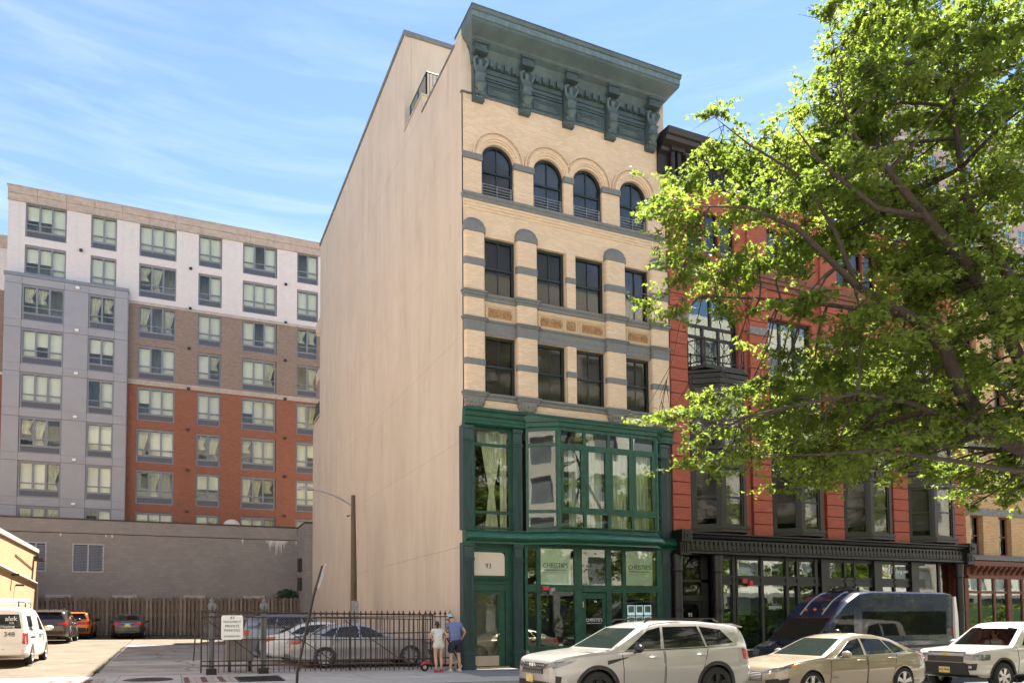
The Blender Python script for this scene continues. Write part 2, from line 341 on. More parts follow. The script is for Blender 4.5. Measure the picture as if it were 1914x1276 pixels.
def text(name, s, size, mat, parent, loc, rot=(math.pi / 2, 0, 0), align='CENTER', depth=.002, sx=1., bold=0., sy=1.):
    """lettering as a flat mesh part; loc relative to the parent"""
    cu = bpy.data.curves.new('tmp', 'FONT'); cu.body = s; cu.size = size; cu.align_x = align; cu.align_y = 'CENTER'; cu.extrude = depth; cu.offset = bold; cu.resolution_u = 4
    t = bpy.data.objects.new('tmp', cu); COL.objects.link(t); dg = bpy.context.evaluated_depsgraph_get()
    me = bpy.data.meshes.new_from_object(t.evaluated_get(dg)); me.name = name; bpy.data.objects.remove(t); bpy.data.curves.remove(cu)
    me.materials.clear(); me.materials.append(M[mat]); o = bpy.data.objects.new(name, me); link(o, parent)
    o.location = loc; o.rotation_euler = rot; o.scale = (sx, sy, 1); return o
def wall(mb, x0, x1, z0, z1, y, depth, openings, arches=(), mi=0):
    """front wall at y facing -Y with rectangular openings (x0,x1,z0,z1); arches = those whose top is a half circle springing at z1 (own list: x0,x1,z0,zs)"""
    ops = list(openings) + [(a, b, c, d + (b - a) / 2) for a, b, c, d in arches]
    xs = sorted({x0, x1, *[o[0] for o in ops], *[o[1] for o in ops]}); zs = sorted({z0, z1, *[o[2] for o in ops], *[o[3] for o in ops]})
    xs = [a for a in xs if x0 <= a <= x1]; zs = [a for a in zs if z0 <= a <= z1]
    ins = lambda a, c: any(o[0] - 1e-6 < a < o[1] + 1e-6 and o[2] - 1e-6 < c < o[3] + 1e-6 for o in ops)
    for i in range(len(xs) - 1):
        for j in range(len(zs) - 1):
            a, b, c, d = xs[i], xs[i + 1], zs[j], zs[j + 1]
            if not ins((a + b) / 2, (c + d) / 2): mb.face([(a, y, c), (b, y, c), (b, y, d), (a, y, d)], mi)
    for a, b, c, d in openings:
        mb.face([(a, y, c), (a, y + depth, c), (b, y + depth, c), (b, y, c)][::-1], mi); mb.face([(a, y, d), (a, y + depth, d), (b, y + depth, d), (b, y, d)], mi)
        mb.face([(a, y, c), (a, y + depth, c), (a, y + depth, d), (a, y, d)], mi); mb.face([(b, y, c), (b, y + depth, c), (b, y + depth, d), (b, y, d)][::-1], mi)
    for a, b, c, zs_ in arches:
        r = (b - a) / 2; cx = (a + b) / 2; n = 20; top = zs_ + r
        mb.face([(a, y, c), (a, y + depth, c), (b, y + depth, c), (b, y, c)][::-1], mi)
        mb.face([(a, y, c), (a, y + depth, c), (a, y + depth, zs_), (a, y, zs_)], mi); mb.face([(b, y, c), (b, y + depth, c), (b, y + depth, zs_), (b, y, zs_)][::-1], mi)
        pt = [(cx - r * math.cos(math.pi * k / n), zs_ + r * math.sin(math.pi * k / n)) for k in range(n + 1)]
        for k in range(n):
            (ax, az), (bx, bz) = pt[k], pt[k + 1]
            mb.face([(ax, y, az), (bx, y, bz), (bx, y, top), (ax, y, top)], mi)
            mb.face([(ax, y, az), (ax, y + depth, az), (bx, y + depth, bz), (bx, y, bz)], mi)
def ring(mb, cx, zs, r0, r1, y0, y1, mi=0, n=20):
    """half-round band standing proud from y1 (back) to y0 (front)"""
    pt = lambda r, k: (cx - r * math.cos(math.pi * k / n), zs + r * math.sin(math.pi * k / n))
    for k in range(n):
        a, b, c, d = pt(r0, k), pt(r0, k + 1), pt(r1, k + 1), pt(r1, k)
        mb.face([(a[0], y0, a[1]), (b[0], y0, b[1]), (c[0], y0, c[1]), (d[0], y0, d[1])][::-1], mi)
        mb.face([(d[0], y0, d[1]), (c[0], y0, c[1]), (c[0], y1, c[1]), (d[0], y1, d[1])], mi)
        mb.face([(a[0], y0, a[1]), (b[0], y0, b[1]), (b[0], y1, b[1]), (a[0], y1, a[1])][::-1], mi)
def grid_frame(mb, xs, zs, y0, y1, t, mi=0, edge=None):
    """frame bars on the lines xs and zs; inner bars t wide, outer edge bars 'edge' wide"""
    e = edge or t
    for i, x in enumerate(xs):
        a, b = (x, x + e) if i == 0 else (x - e, x) if i == len(xs) - 1 else (x - t / 2, x + t / 2)
        mb.box(a, b, y0, y1, zs[0], zs[-1], mi)
    for j, z in enumerate(zs):
        a, b = (z, z + e) if j == 0 else (z - e, z) if j == len(zs) - 1 else (z - t / 2, z + t / 2)
        mb.box(xs[0] + e, xs[-1] - e, y0 + .004, y1 - .004, a, b, mi)
def zs_street(x): return -.012 * (x - 8.7) if x < 8.7 else -.02 * (x - 8.7)
def zg(x, y): return zs_street(x) + .02 * max(0., y - 24)
# ------------------------------------------------------------------ cream brick building, no. 93
FY = 23.2
B = thing('corner_building', 'tall cream brick building with green cornice, arched top windows and green shopfront', 'building', (8.7, FY, 0))
W5 = [(9.4, 10.6), (11.34, 12.53), (12.91, 14.11), (14.85, 16.07)]
W4 = [(9.45, 10.63), (11.40, 12.55), (12.93, 14.15), (14.97, 16.08)]
ZS5 = 17.17
m = MB()
wall(m, 8.7, 16.85, 8.5, 19.29, FY, .24, [(a, b, 12.46, 14.48) for a, b in W4] + [(a, b, 9.10, 11.12) for a, b in W4], [(a, b, 15.84, ZS5 + .0) for a, b in W5])
m.build('brick_wall', 'cream_brick', B)
MB().box(8.688, 8.716, FY - .008, FY + .02, 8.56, 19.27).build('corner_joint', 'iron_brown', B)
# arch hoods
for a, b in W5:
    m = MB(); cx = (a + b) / 2; r = (b - a) / 2
    ring(m, cx, ZS5 + .06, r + .03, r + .10, FY - .035, FY); ring(m, cx, ZS5 + .06, r + .10, r + .20, FY - .065, FY); ring(m, cx, ZS5 + .06, r + .20, r + .24, FY - .03, FY)
    ring(m, cx, ZS5 + .06, r + .30, r + .345, FY - .085, FY)
    m.build('arch_hood', 'cream_brick', B)
for a, b in [(8.7, 9.4), (10.6, 11.34), (12.53, 12.91), (14.11, 14.85), (16.07, 16.85)]:
    MB().box(a - .015, b + .015, FY - .07, FY + .10, 17.05, 17.25).build('impost', 'slate_trim', B)
# long sill and corbelled courses below it
m = MB(); m.prism([(FY, 15.62), (FY - .10, 15.62), (FY - .10, 15.72), (FY - .15, 15.76), (FY - .15, 15.84), (FY + .12, 15.86)], 'x', 8.68, 16.87); m.build('sill_course', 'slate_trim', B)
m = MB()
for k, (o, z0, z1) in enumerate([(.075, 15.53, 15.62), (.05, 15.44, 15.527), (.025, 15.35, 15.437)]): m.box(8.71, 16.84, FY - o, FY, z0, z1)
m.build('corbel_course', 'cream_brick', B)
# piers with bands, domed caps and carved corbels
def rounded(x0, x1, d, r=.09, n=4, e=0.):
    p = [(x0 - e, FY)]
    for k in range(n + 1): t = math.pi / 2 * k / n; p.append((x0 - e + r - r * math.cos(t), FY - d - e + r - r * math.sin(t)))
    for k in range(n + 1): t = math.pi / 2 * k / n; p.append((x1 + e - r + r * math.sin(t), FY - d - e + r - r * math.cos(t)))
    return p + [(x1 + e, FY)]
for x0, x1 in [(8.72, 9.45), (10.63, 11.40), (14.15, 14.97), (16.08, 16.85)]:
    m = MB(); m.prism(rounded(x0, x1, .16), 'z', 8.9, 14.52); P = m.build('pier', 'cream_brick', B, smooth=40)
    for z0, z1, e in [(13.36, 13.61, .018), (10.0, 10.21, .018), (11.15, 11.43, .02), (14.50, 14.70, .03)]:
        MB().prism(rounded(x0, x1, .16, e=e), 'z', z0, z1).build('band', 'slate_trim', P, smooth=40)
    for z0, z1 in [(12.26, 12.50), (11.43, 11.60), (8.88, 9.10)]:
        m = MB(); h = z1 - z0
        for q, (e, a, b) in enumerate([(.025, 0, .4), (.06, .4, .72), (.095, .72, 1.)]): m.prism(rounded(x0, x1, .16, e=e), 'z', z0 + a * h, z0 + b * h)
        m.build('moulded_band', 'slate_trim', P, smooth=40)
    # half-domed cap
    m = MB(); cx = (x0 + x1) / 2; hw = (x1 - x0) / 2 + .02; n = 10; rows = []
    for j in range(6):
        t = math.pi / 2 * j / 5; k = math.cos(t); rows.append([(cx + hw * k * math.cos(math.pi * i / n), FY - .20 * (math.sin(math.pi * i / n) ** .5) * k, 14.70 + .33 * math.sin(t)) for i in range(n + 1)])
    m.raw([p for r in rows for p in r], [(j * (n + 1) + i, j * (n + 1) + i + 1, (j + 1) * (n + 1) + i + 1, (j + 1) * (n + 1) + i) for j in range(5) for i in range(n)])
    m.build('domed_cap', 'slate_trim', P, smooth=50)
    # carved bowl corbel
    m = MB(); prof = [(.02, 8.50), (.16, 8.53), (.27, 8.60), (.34, 8.70), (.37, 8.80), (.38, 8.88)]
    n = 12; v = []
    for r, z in prof:
        for i in range(n + 1): t = math.pi * i / n; v.append((cx + r * math.cos(t), FY - r * .62 * math.sin(t), z))
    m.raw(v, [(j * (n + 1) + i, j * (n + 1) + i + 1, (j + 1) * (n + 1) + i + 1, (j + 1) * (n + 1) + i) for j in range(len(prof) - 1) for i in range(n)])
    for q in range(-3, 4):
        t = math.pi / 2 + q * .36; m.ball((cx + .335 * math.cos(t), FY - .21 * math.sin(t) - .01, 8.775), (.05, .04, .065), 8, 5)
        m.ball((cx + .26 * math.cos(t + .18), FY - .165 * math.sin(t + .18) - .01, 8.64), (.045, .035, .05), 8, 5)
    m.build('carved_corbel', 'stone_gray', P, smooth=60)
for z in (9.10, 12.46):
    m = MB().box(12.56, 12.92, FY - .09, FY + .05, z, z + 2.02); c_ = m.build('mullion_pier', 'cream_brick', B)
    MB().box(12.55, 12.93, FY - .11, FY, z + .93, z + 1.13).build('band', 'slate_trim', c_)
# lintel / sill belts between piers
GAPS = [(9.45, 10.63), (11.40, 14.15), (14.97, 16.08)]
for a, b in GAPS:
    for z0, z1, d, nm in [(12.26, 12.48, .12, 'window_sill'), (8.90, 9.11, .12, 'window_sill'), (11.13, 11.44, .06, 'lintel'), (11.44, 11.60, .11, 'lintel')]:
        m = MB(); h = z1 - z0; m.prism([(FY + .15, z0), (FY - d * .5, z0), (FY - d * .5, z0 + h * .45), (FY - d, z0 + h * .7), (FY - d, z1), (FY + .15, z1 + .01)], 'x', a + .03, b - .03)
        m.build(nm, 'slate_trim', B)
    m = MB(); x0, x1 = a + .03, b - .03
    m.box(x0, x1, FY - .02, FY, 11.61, 12.255); P = m.build('panel_field', 'terracotta_pale', B)
    cells = [(9.6, 10.45), (15.12, 15.95)] if b - a < 2 else [(11.56, 12.36), (12.57, 12.94), (13.2, 13.99)]
    for c0, c1 in cells:
        if (c0 + c1) / 2 < a or (c0 + c1) / 2 > b: continue
        m = MB(); m.box(c0 - .1, c1 + .1, FY - .05, FY - .02, 12.10, 12.14); m.box(c0 - .1, c1 + .1, FY - .05, FY - .02, 11.63, 11.67)
        for xx in (c0 - .1, c1 + .06): m.box(xx, xx + .04, FY - .05, FY - .02, 11.672, 12.098)
        m.build('panel_border', 'terracotta_pale', P)
        m = MB(); m.box(c0, c1, FY - .028, FY - .02, 11.72, 12.05); cx = (c0 + c1) / 2; rng = random.Random(int(c0 * 100))
        if c1 - c0 < .5:     # lion mask
            m.ball((cx, FY - .05, 11.88), (.12, .05, .13), 10, 7); m.ball((cx, FY - .10, 11.85), (.05, .04, .045), 8, 5)
            for q in range(9): t = 2 * math.pi * q / 9; m.ball((cx + .135 * math.cos(t), FY - .04, 11.885 + .135 * math.sin(t)), (.045, .03, .045), 7, 4)
        else:
            m.lathe([(.0, -.03), (.09, -.03), (.115, 0.)], (cx, FY - .03, 11.885), 14, 'y'); m.ball((cx, FY - .06, 11.885), (.06, .03, .07), 8, 5)
            for sgn in (-1, 1):
                for q in range(3):
                    px = cx + sgn * (.17 + .105 * q); n = 12
                    m.path([(px + (.055 - .004 * k) * math.cos(1.0 * k * .75 + q) * sgn, FY - .045, 11.885 + (.085 - .006 * k) * math.sin(k * .75 + q)) for k in range(9)], [.022 - .0015 * k for k in range(9)], 5)
                    m.ball((px, FY - .05, 11.79 + .17 * (q % 2)), (.035, .025, .03), 7, 4); m.ball((px + .04, FY - .045, 11.86 + .07 * (q % 2)), (.025, .02, .045), 7, 4)
        m.build('carved_panel', 'terracotta', P, smooth=60)
# sash windows
def pane_mesh(w, h, nm='pane', mat='dark_glass'):
    return MB().box(0, w, 0, .006, 0, h).mesh(nm, mat)
def sash_window(x0, x1, z0, z1, y, root=B):
    w_, h = x1 - x0, z1 - z0; hm = h * .5
    m = MB(); grid_frame(m, [0, w_], [0, h], 0, .11, .09, edge=.085)
    m.box(.085, w_ - .085, .02, .075, hm - .035, hm + .035)
    for z_, q in ((.085, hm - .035), (hm + .035, h - .085)):
        dy = .045 if z_ > .1 else .0
        m.box(w_ / 2 - .016, w_ / 2 + .016, .012 + .03 * (z_ < .1), .055, z_, q)
    o = m.build('window', 'dark_frame', root, local=True, at=(0, 0, 0)); o.location = Vector((x0, y, z0)) - WORLD[root.name]; WORLD[o.name] = Vector((x0, y, z0)); KIDS[o.name] = []
    pm = pane_mesh(w_ / 2 - .101, hm - .12)
    for cx in (.085, w_ / 2 + .016):
        for cz in (.085, hm + .035): KIDS[o.name].append(inst('pane', pm, o, (cx, .062 - .0 * cz, cz)))
    sh = MB().box(.05, w_ - .05, .0, .01, 0, h - .06).mesh('roller_shade', 'shade_cloth'); KIDS[o.name].append(inst('roller_shade', sh, o, (0, .2, .03)))
    return o
for a, b in W4:
    for z in (9.10, 12.46): sash_window(a + (.02 if a != 12.93 else .0), b - .02, z, z + 2.02, FY + .12)
for a, b in W5:                                        # arched sashes
    w_ = b - a; r = w_ / 2; zt = ZS5 - 15.84
    m = MB(); e = .085
    m.box(0, e, 0, .11, 0, zt); m.box(w_ - e, w_, 0, .11, 0, zt); m.box(e, w_ - e, .004, .106, 0, e); m.box(e, w_ - e, .02, .075, .95, 1.02)
    m.box(r - .016, r + .016, .03, .056, .085, .95); m.box(r - .016, r + .016, .012, .055, 1.02, zt + r - .08)
    ring(m, r, zt, r - e, r, 0, .11)
    o = m.build('arched_window', 'dark_frame', B, at=(0, 0, 0)); o.location = Vector((a, FY + .12, 15.84)) - WORLD[B.name]; WORLD[o.name] = Vector((a, FY + .12, 15.84))
    for cx in (e, r + .016): inst('pane', pane_mesh(r - .016 - e, .865), o, (cx, .062, e))
    for s in (-1, 1):
        n = 10; pts = [(r + s * .016, 1.02), (r + s * (r - e), 1.02)] + [(r + s * (r - e) * math.cos(math.pi / 2 * k / n), zt + (r - e) * math.sin(math.pi / 2 * k / n)) for k in range(n)] + [(r + s * .016, zt + r - e)]
        mm = MB(); mm.prism(pts, 'y', .055, .061); inst('pane', mm.mesh('pane', 'dark_glass'), o, (0, 0, 0))
    mm = MB(); mm.prism([(.03, .03), (w_ - .03, .03)] + [(r + (r - .03) * math.cos(math.pi * k / 14), zt + (r - .03) * math.sin(math.pi * k / 14)) for k in range(15)], 'y', .2, .21)
    inst('roller_shade', mm.mesh('roller_shade', 'shade_cloth'), o, (0, 0, 0))
    g = MB()                                           # balconet rail
    for k in range(5): g.box(.06, w_ - .06, -.06, -.045, .10 + .1 * k, .112 + .1 * k)
    for xx in (.06, r - .01, w_ - .12, w_ - .075): g.box(xx, xx + .016, -.043, -.03, .02, .53)
    inst('window_rail', g.mesh('window_rail', 'galvanised'), o, (0, 0, 0))
MB().box(8.9, 16.7, FY + 1.0, FY + 1.02, 8.6, 19.2).build('inner_wall', 'room_dark', B)
# stucco flank: bands between recessed score lines
SW = 8.7
bands = [-.3, 4.0, 7.5, 11.0, 14.5, 17.8, 21.3]
m = MB(); m.box(SW + .03, SW + .3, FY + .01, 52.2, -.3, 14.9); m.box(SW + .03, SW + .3, FY + .01, 49.68, 14.9, 21.25); m.box(SW + .03, SW + .3, 30.02, 49.68, 21.25, 26.2); m.build('side_wall', 'stucco', B)
for i in range(6):
    z0, z1 = bands[i] + (.007 if i else 0), bands[i + 1]
    y1 = 52.2 if z1 < 14.9 else 49.7
    MB().box(SW - .01, SW + .03, FY + .412, y1, z0, z1).build('stucco_panel', 'stucco', B)
    MB().box(SW - .016, SW + .03, FY - .0, FY + .405, z0, z1).build('stucco_panel', 'stucco', B)
MB().box(SW - .01, SW + .03, 30.0, 49.7, 21.312, 26.25).build('stucco_panel', 'stucco', B)
MB().box(SW - .01, SW + .28, 27.58, 29.995, 21.312, 22.0).build('stucco_panel', 'stucco', B)
MB().box(SW - .016, SW + .45, FY + .0, FY + .62, 21.312, 21.50).build('stucco_panel', 'stucco', B)
m = MB(); m.box(SW - .05, SW + .33, FY + .62, 27.57, 21.30, 21.37); m.build('parapet_coping', 'slate_trim', B)
m = MB(); m.box(SW - .06, SW + .34, 27.52, 29.99, 22.0, 22.07); m.build('terrace_coping', 'cap_stone', B)
MB().box(SW + .29, 16.85, 30.0, 49.6, 21.25, 26.2).build('penthouse', 'stucco', B)
m = MB(); m.box(SW - .07, 16.9, 29.9, 49.8, 26.2, 26.38); m.build('penthouse_coping', 'slate_trim', B)
m = MB(); m.box(SW + .31, 16.8, FY + .3, 49.6, 19.9, 20.0); m.box(16.6, 16.85, FY + .01, 52, -.3, 21.2); m.box(SW + .31, 16.6, 49.4, 49.65, 14.9, 20.); m.box(SW + .31, 16.6, 51.9, 52.15, 0, 14.85); m.build('roof', 'stucco', B)
# terrace railing
rl = MB()
for x0, y0, x1, y1 in ((8.92, 27.72, 8.92, 29.9), (8.92, 27.72, 12.5, 27.72)):
    for z in (22.1, 23.12): rl.tube((x0, y0, z), (x1, y1, z), .03, n=6)
    n = int(math.hypot(x1 - x0, y1 - y0) / .13)
    for k in range(n + 1): t = k / n; rl.tube((x0 + (x1 - x0) * t, y0 + (y1 - y0) * t, 22.1), (x0 + (x1 - x0) * t, y0 + (y1 - y0) * t, 23.12), .014 if k % 8 else .035, n=5, caps=False)
rl.build('terrace_railing', 'patina', B)
MB().box(9.05, 12.6, 27.6, 30.0, 20.0, 21.95).build('terrace_floor', 'stucco', B)
# rear balconies
for z0, z1 in ((20.75, 21.45), (17.35, 18.1)):
    MB().box(SW - .005, SW + 2.2, 49.7, 51.3, z0, z1).build('balcony', 'stucco', B)
m = MB(); m.box(SW - .06, SW + .3, 49.6, 52.25, 14.9, 15.0); m.build('terrace_coping', 'cap_stone', B)
rl = MB()
for k in range(18): rl.box(SW + .1, SW + .13, 49.75 + .13 * k, 49.775 + .13 * k, 15.0, 16.05)
rl.box(SW + .09, SW + .14, 49.7, 52.1, 16.05, 16.1); rl.build('terrace_railing', 'patina', B)
# flashing line under cornice
m = MB(); m.box(8.66, 16.87, FY - .06, FY + .1, 19.29, 19.33); m.build('flashing', 'metal_flash', B)
for x0, x1 in ((8.705, 9.04), (16.46, 16.85)): MB().box(x0, x1, FY - .02, FY + .3, 19.33, 21.3).build('stucco_panel', 'stucco', B)
# ---- cornice
CY = FY - .06
m = MB(); m.box(9.04, 16.46, CY, CY + .2, 19.33, 20.95)
Cn = m.build('cornice', 'patina', B)
prof = [(.0, 20.30), (.07, 20.33), (.09, 20.42), (.14, 20.62), (.24, 20.80), (.40, 20.90), (.44, 20.93), (.44, 20.97), (.47, 20.99), (.86, 21.16), (.88, 21.18), (.88, 21.22), (.91, 21.24), (.91, 21.44), (.95, 21.46), (.98, 21.54), (.98, 21.58)]
def crn(o, z): t = min(1, o / .95); return (9.04 - .355 * t, CY - o, z), (16.46 + .5 * t, CY - o, z)
m = MB(); v = []
for o, z in prof: a, b = crn(o, z); v += [(a[0], FY + .05, z), a, b, (b[0], FY + .05, z)]
k = len(prof)
for j in range(k - 1):
    for i in range(3): m.face([v[j * 4 + i], v[j * 4 + i + 1], v[j * 4 + 4 + i + 1], v[j * 4 + 4 + i]], 1 if j < 5 else 0)
m.face([v[-4 + 1], v[-4 + 2], (16.95, FY + .62, 21.58), (8.68, FY + .62, 21.58)]); m.face([v[-4 + 1], (8.68, FY + .62, 21.58), (8.68, FY + .62, 21.50), (8.68, FY + .05, 21.50)])
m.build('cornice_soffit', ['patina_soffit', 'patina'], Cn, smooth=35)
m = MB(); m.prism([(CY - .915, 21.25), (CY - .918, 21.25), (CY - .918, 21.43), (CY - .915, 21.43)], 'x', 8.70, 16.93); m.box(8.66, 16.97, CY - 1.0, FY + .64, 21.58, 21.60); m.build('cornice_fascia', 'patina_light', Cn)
CX = [9.25, 10.98, 12.70, 14.43, 16.17]
for i in range(4):
    a, b = CX[i] + .24, CX[i + 1] - .24; mid = (a + b) / 2
    m = MB(); m.box(a, b, CY - .05, CY, 19.86, 19.92); m.box(a, b, CY - .085, CY, 19.925, 19.99); m.box(a, b, CY - .05, CY, 20.02, 20.07); m.box(a, b, CY - .04, CY, 20.12, 20.28); m.build('frieze_moulding', 'patina', Cn)
    m = MB(); x0, x1, z0, z1 = mid - .50, mid + .50, 19.40, 19.78
    m.box(x0, x1, CY - .03, CY, z0, z0 + .045); m.box(x0, x1, CY - .03, CY, z1 - .045, z1); m.box(x0, x0 + .045, CY - .03, CY, z0 + .046, z1 - .046); m.box(x1 - .045, x1, CY - .03, CY, z0 + .046, z1 - .046)
    q = [(x0 + .1, z0 + .09), (x1 - .1, z0 + .09), (x1 - .1, z1 - .09), (x0 + .1, z1 - .09)]; zc = (z0 + z1) / 2
    e0, e1 = (x0 + .26, CY - .06, zc), (x1 - .26, CY - .06, zc); qq = [(a_, CY - .002, b_) for a_, b_ in q]
    m.face([qq[0], qq[1], e1, e0]); m.face([qq[2], qq[3], e0, e1]); m.face([qq[1], qq[2], e1]); m.face([qq[3], qq[0], e0]); m.build('frieze_panel', 'patina', Cn)
    for k in range(4): x = a + .2 + (b - a - .4) * k / 3; MB().box(x - .07, x + .07, CY - .19, CY - .0, 20.29, 20.52).build('dentil', 'patina', Cn)
# figure consoles: a draped figure with raised arms on a scroll
def skin_mesh(joints, edges, name, mats, sub=2, root=0, smooth=180):
    """joints: (x,y,z,r); one skinned surface over connected edges"""
    me = bpy.data.meshes.new(name); me.from_pydata([j[:3] for j in joints], edges, []); ob = bpy.data.objects.new(name + '_tmp', me); COL.objects.link(ob)
    sk = ob.modifiers.new('s', 'SKIN'); sk.use_smooth_shade = True
    lay = me.skin_vertices[0].data
    for i, j in enumerate(joints):
        r = j[3]; lay[i].radius = r if hasattr(r, '__len__') else (r, r)
        lay[i].use_root = (i == root)
    if sub: sb = ob.modifiers.new('d', 'SUBSURF'); sb.levels = sub; sb.render_levels = sub
    dg = bpy.context.evaluated_depsgraph_get(); dg.update()
    r = bpy.data.meshes.new_from_object(ob.evaluated_get(dg)); r.name = name
    bpy.data.objects.remove(ob); bpy.data.meshes.remove(me)
    r.materials.clear()
    for k in (mats if isinstance(mats, (list, tuple)) else [mats]): r.materials.append(M[k])
    r.polygons.foreach_set('use_smooth', [True] * len(r.polygons)); r.update(); return r
J = [(0, -.02, .58, .175), (0, -.03, .75, .12), (.0, -.05, .95, .165), (0, -.05, 1.10, .06), (0, -.10, 1.27, .13),
     (-.17, -.03, 1.02, .06), (-.24, -.10, 1.22, .045), (-.10, -.10, 1.34, .04), (.17, -.03, 1.02, .06), (.28, -.12, 1.22, .045), (.11, -.10, 1.34, .04),
     (.02, -.02, .42, .20), (.03, -.01, .26, .14), (0, -.01, .14, .08)]
E_ = [(0, 1), (1, 2), (2, 3), (3, 4), (2, 5), (5, 6), (6, 7), (2, 8), (8, 9), (9, 10), (0, 11), (11, 12), (12, 13)]
fig = skin_mesh(J, E_, 'console_figure', 'patina_soffit')
scroll = MB(); scroll.box(-.2, .2, -.10, .1, -.05, 1.45); scroll.lathe([(.09, -.17), (.09, .17)], (0, -.10, .20), 12, 'x'); scroll.lathe([(0, -.17), (.09, -.17)], (0, -.10, .20), 12, 'x'); scroll.lathe([(.09, .17), (0, .17)], (0, -.10, .20), 12, 'x')
for k in range(3): scroll.ball((-.08 + .08 * k, -.11, .06 - .02 * (k == 1)), (.05, .05, .07), 8, 5)
scroll = scroll.mesh('console_block', 'patina', smooth=40)
ab = MB(); ab.box(-.24, .24, -.36, .05, 1.46, 1.54); ab.box(-.21, .21, -.33, .05, 1.545, 1.72); ab.box(-.26, .26, -.39, .05, 1.725, 1.80); ab = ab.mesh('console_cap', 'patina')
for x in CX:
    loc = Vector((x, CY - .02, 19.10)) - WORLD[Cn.name]
    for nm, me in (('console_figure', fig), ('console_block', scroll), ('console_cap', ab)):
        inst(nm, me, Cn, loc + Vector((0, -.16 if me is fig else -.02, .2 if me is scroll and 0 else 0)))
emit('lit_card', (.62, .76, .86), .16)
# ------------------------------------------------------------------ green shopfront of no. 93
SY = 23.0
def pilaster(x0, x1, z0, z1, base=False, side=True):
    m = MB(); y = SY + .04
    m.box(x0, x1, y, FY + .2, z0, z1); n = 6
    h0, h1 = z0 + (.62 if base else .03), z1 - .62
    for k in range(n):
        a = x0 + .035 + (x1 - x0 - .07) * (k + .15) / n; b = x0 + .035 + (x1 - x0 - .07) * (k + .85) / n; m.box(a, b, y - .018, y, h0, h1)
    P = m.build('pilaster', 'blue_green', B)
    m = MB(); m.box(x0 - .02, x1 + .02, y - .045, y, h1 + .02, h1 + .06); m.box(x0 - .03, x1 + .03, y - .06, y, h1 + .08, h1 + .11); m.box(x0 + .02, x1 - .02, y - .03, y, h1 + .13, z1 - .14); m.box(x0 - .02, x1 + .02, y - .05, y, z1 - .13, z1 - .02); m.build('capital', 'blue_green', P)
    if base:
        m = MB(); m.box(x0 - .04, x1 + .04, y - .08, FY, z0, z0 + .16); m.box(x0 - .02, x1 + .02, y - .05, FY, z0 + .162, z0 + .46); m.box(x0 - .05, x1 + .05, y - .09, FY, z0 + .462, z0 + .54); m.box(x0 - .03, x1 + .03, y - .06, FY, z0 + .542, z0 + .6); m.build('pilaster_base', 'blue_green', P)
for x0, x1 in ((8.62, 8.98), (10.41, 10.74), (16.32, 16.68)): pilaster(x0, x1, 4.54, 7.98); pilaster(x0, x1, -.14 if x0 > 16 else 0., 4.12, True)
for z0, z1 in ((4.55, 7.98), (0., 4.1)): MB().box(16.69, 16.84, SY + .1, FY + .2, z0 - (.2 if z0 < 1 else 0), z1).build('end_strip', 'iron_black', B)
# entablature and bay
BAY = [(8.68, SY), (10.86, SY), (11.80, 22.46), (15.72, 22.46), (16.30, SY), (16.85, SY)]
def path_in(d, a=0, b=None): return [(x, y + d) for x, y in BAY[a:b]]
m = MB(); m.prism([(FY + .1, 7.98), (SY + .02, 7.98), (SY - .06, 8.02), (SY - .06, 8.10), (SY - .01, 8.13), (SY - .01, 8.25), (SY - .05, 8.28), (SY - .08, 8.36), (SY - .08, 8.40), (SY - .14, 8.46), (SY - .14, 8.54), (FY, 8.58)], 'x', 8.67, 16.86); m.build('shop_cornice', 'shop_green', B)
bay = BAY[1:5]
m = MB(); m.sweep([(-.1, 7.97), (.02, 7.97), (.02, 8.03), (.06, 8.07), (.06, 8.20), (.10, 8.22), (.10, 8.27), (-.1, 8.27)], bay); m.build('bay_eave', 'shop_green', B)
m = MB(); top = [(10.7, SY - .05, 8.50), (16.45, SY - .05, 8.50)]; e = [(10.82, SY - .1, 8.27), (11.76, 22.36, 8.27), (15.76, 22.36, 8.27), (16.40, SY - .1, 8.27)]
m.face([e[0], e[1], top[0]]); m.face([e[1], e[2], top[1], top[0]]); m.face([e[2], e[3], top[1]]); m.build('bay_roof', 'shop_green', B)
m = MB(); m.sweep([(-.12, 4.52), (.06, 4.52), (.06, 4.58), (.03, 4.60), (.03, 4.66), (-.12, 4.66)], bay); m.build('bay_sill', 'shop_green', B)
pr = [(-.25, 4.10), (.03, 4.10), (.03, 4.14), (.02, 4.16)] + [(.02 + .17 * math.sin(math.pi * k / 8), 4.33 - .165 * math.cos(math.pi * k / 8)) for k in range(9)] + [(.02, 4.50), (.05, 4.51), (.05, 4.54), (-.25, 4.54)]
m = MB(); m.sweep(pr, [(8.66, SY), (10.86, SY), (11.80, 22.46), (15.72, 22.46), (16.25, SY), (16.86, SY)]); Rb = m.build('roll_moulding', 'roll_green', B, smooth=50)
m = MB(); m.face([(10.86, SY + .05, 4.11), (16.3, SY + .05, 4.11), (15.72, 22.5, 4.11), (11.8, 22.5, 4.11)]); m.build('bay_soffit', 'shop_green', B); m = MB(); m.face([(10.86, FY, 7.97), (16.3, FY, 7.97), (15.72, 22.5, 7.97), (11.8, 22.5, 7.97)]); m.build('bay_soffit', 'shop_green', B)
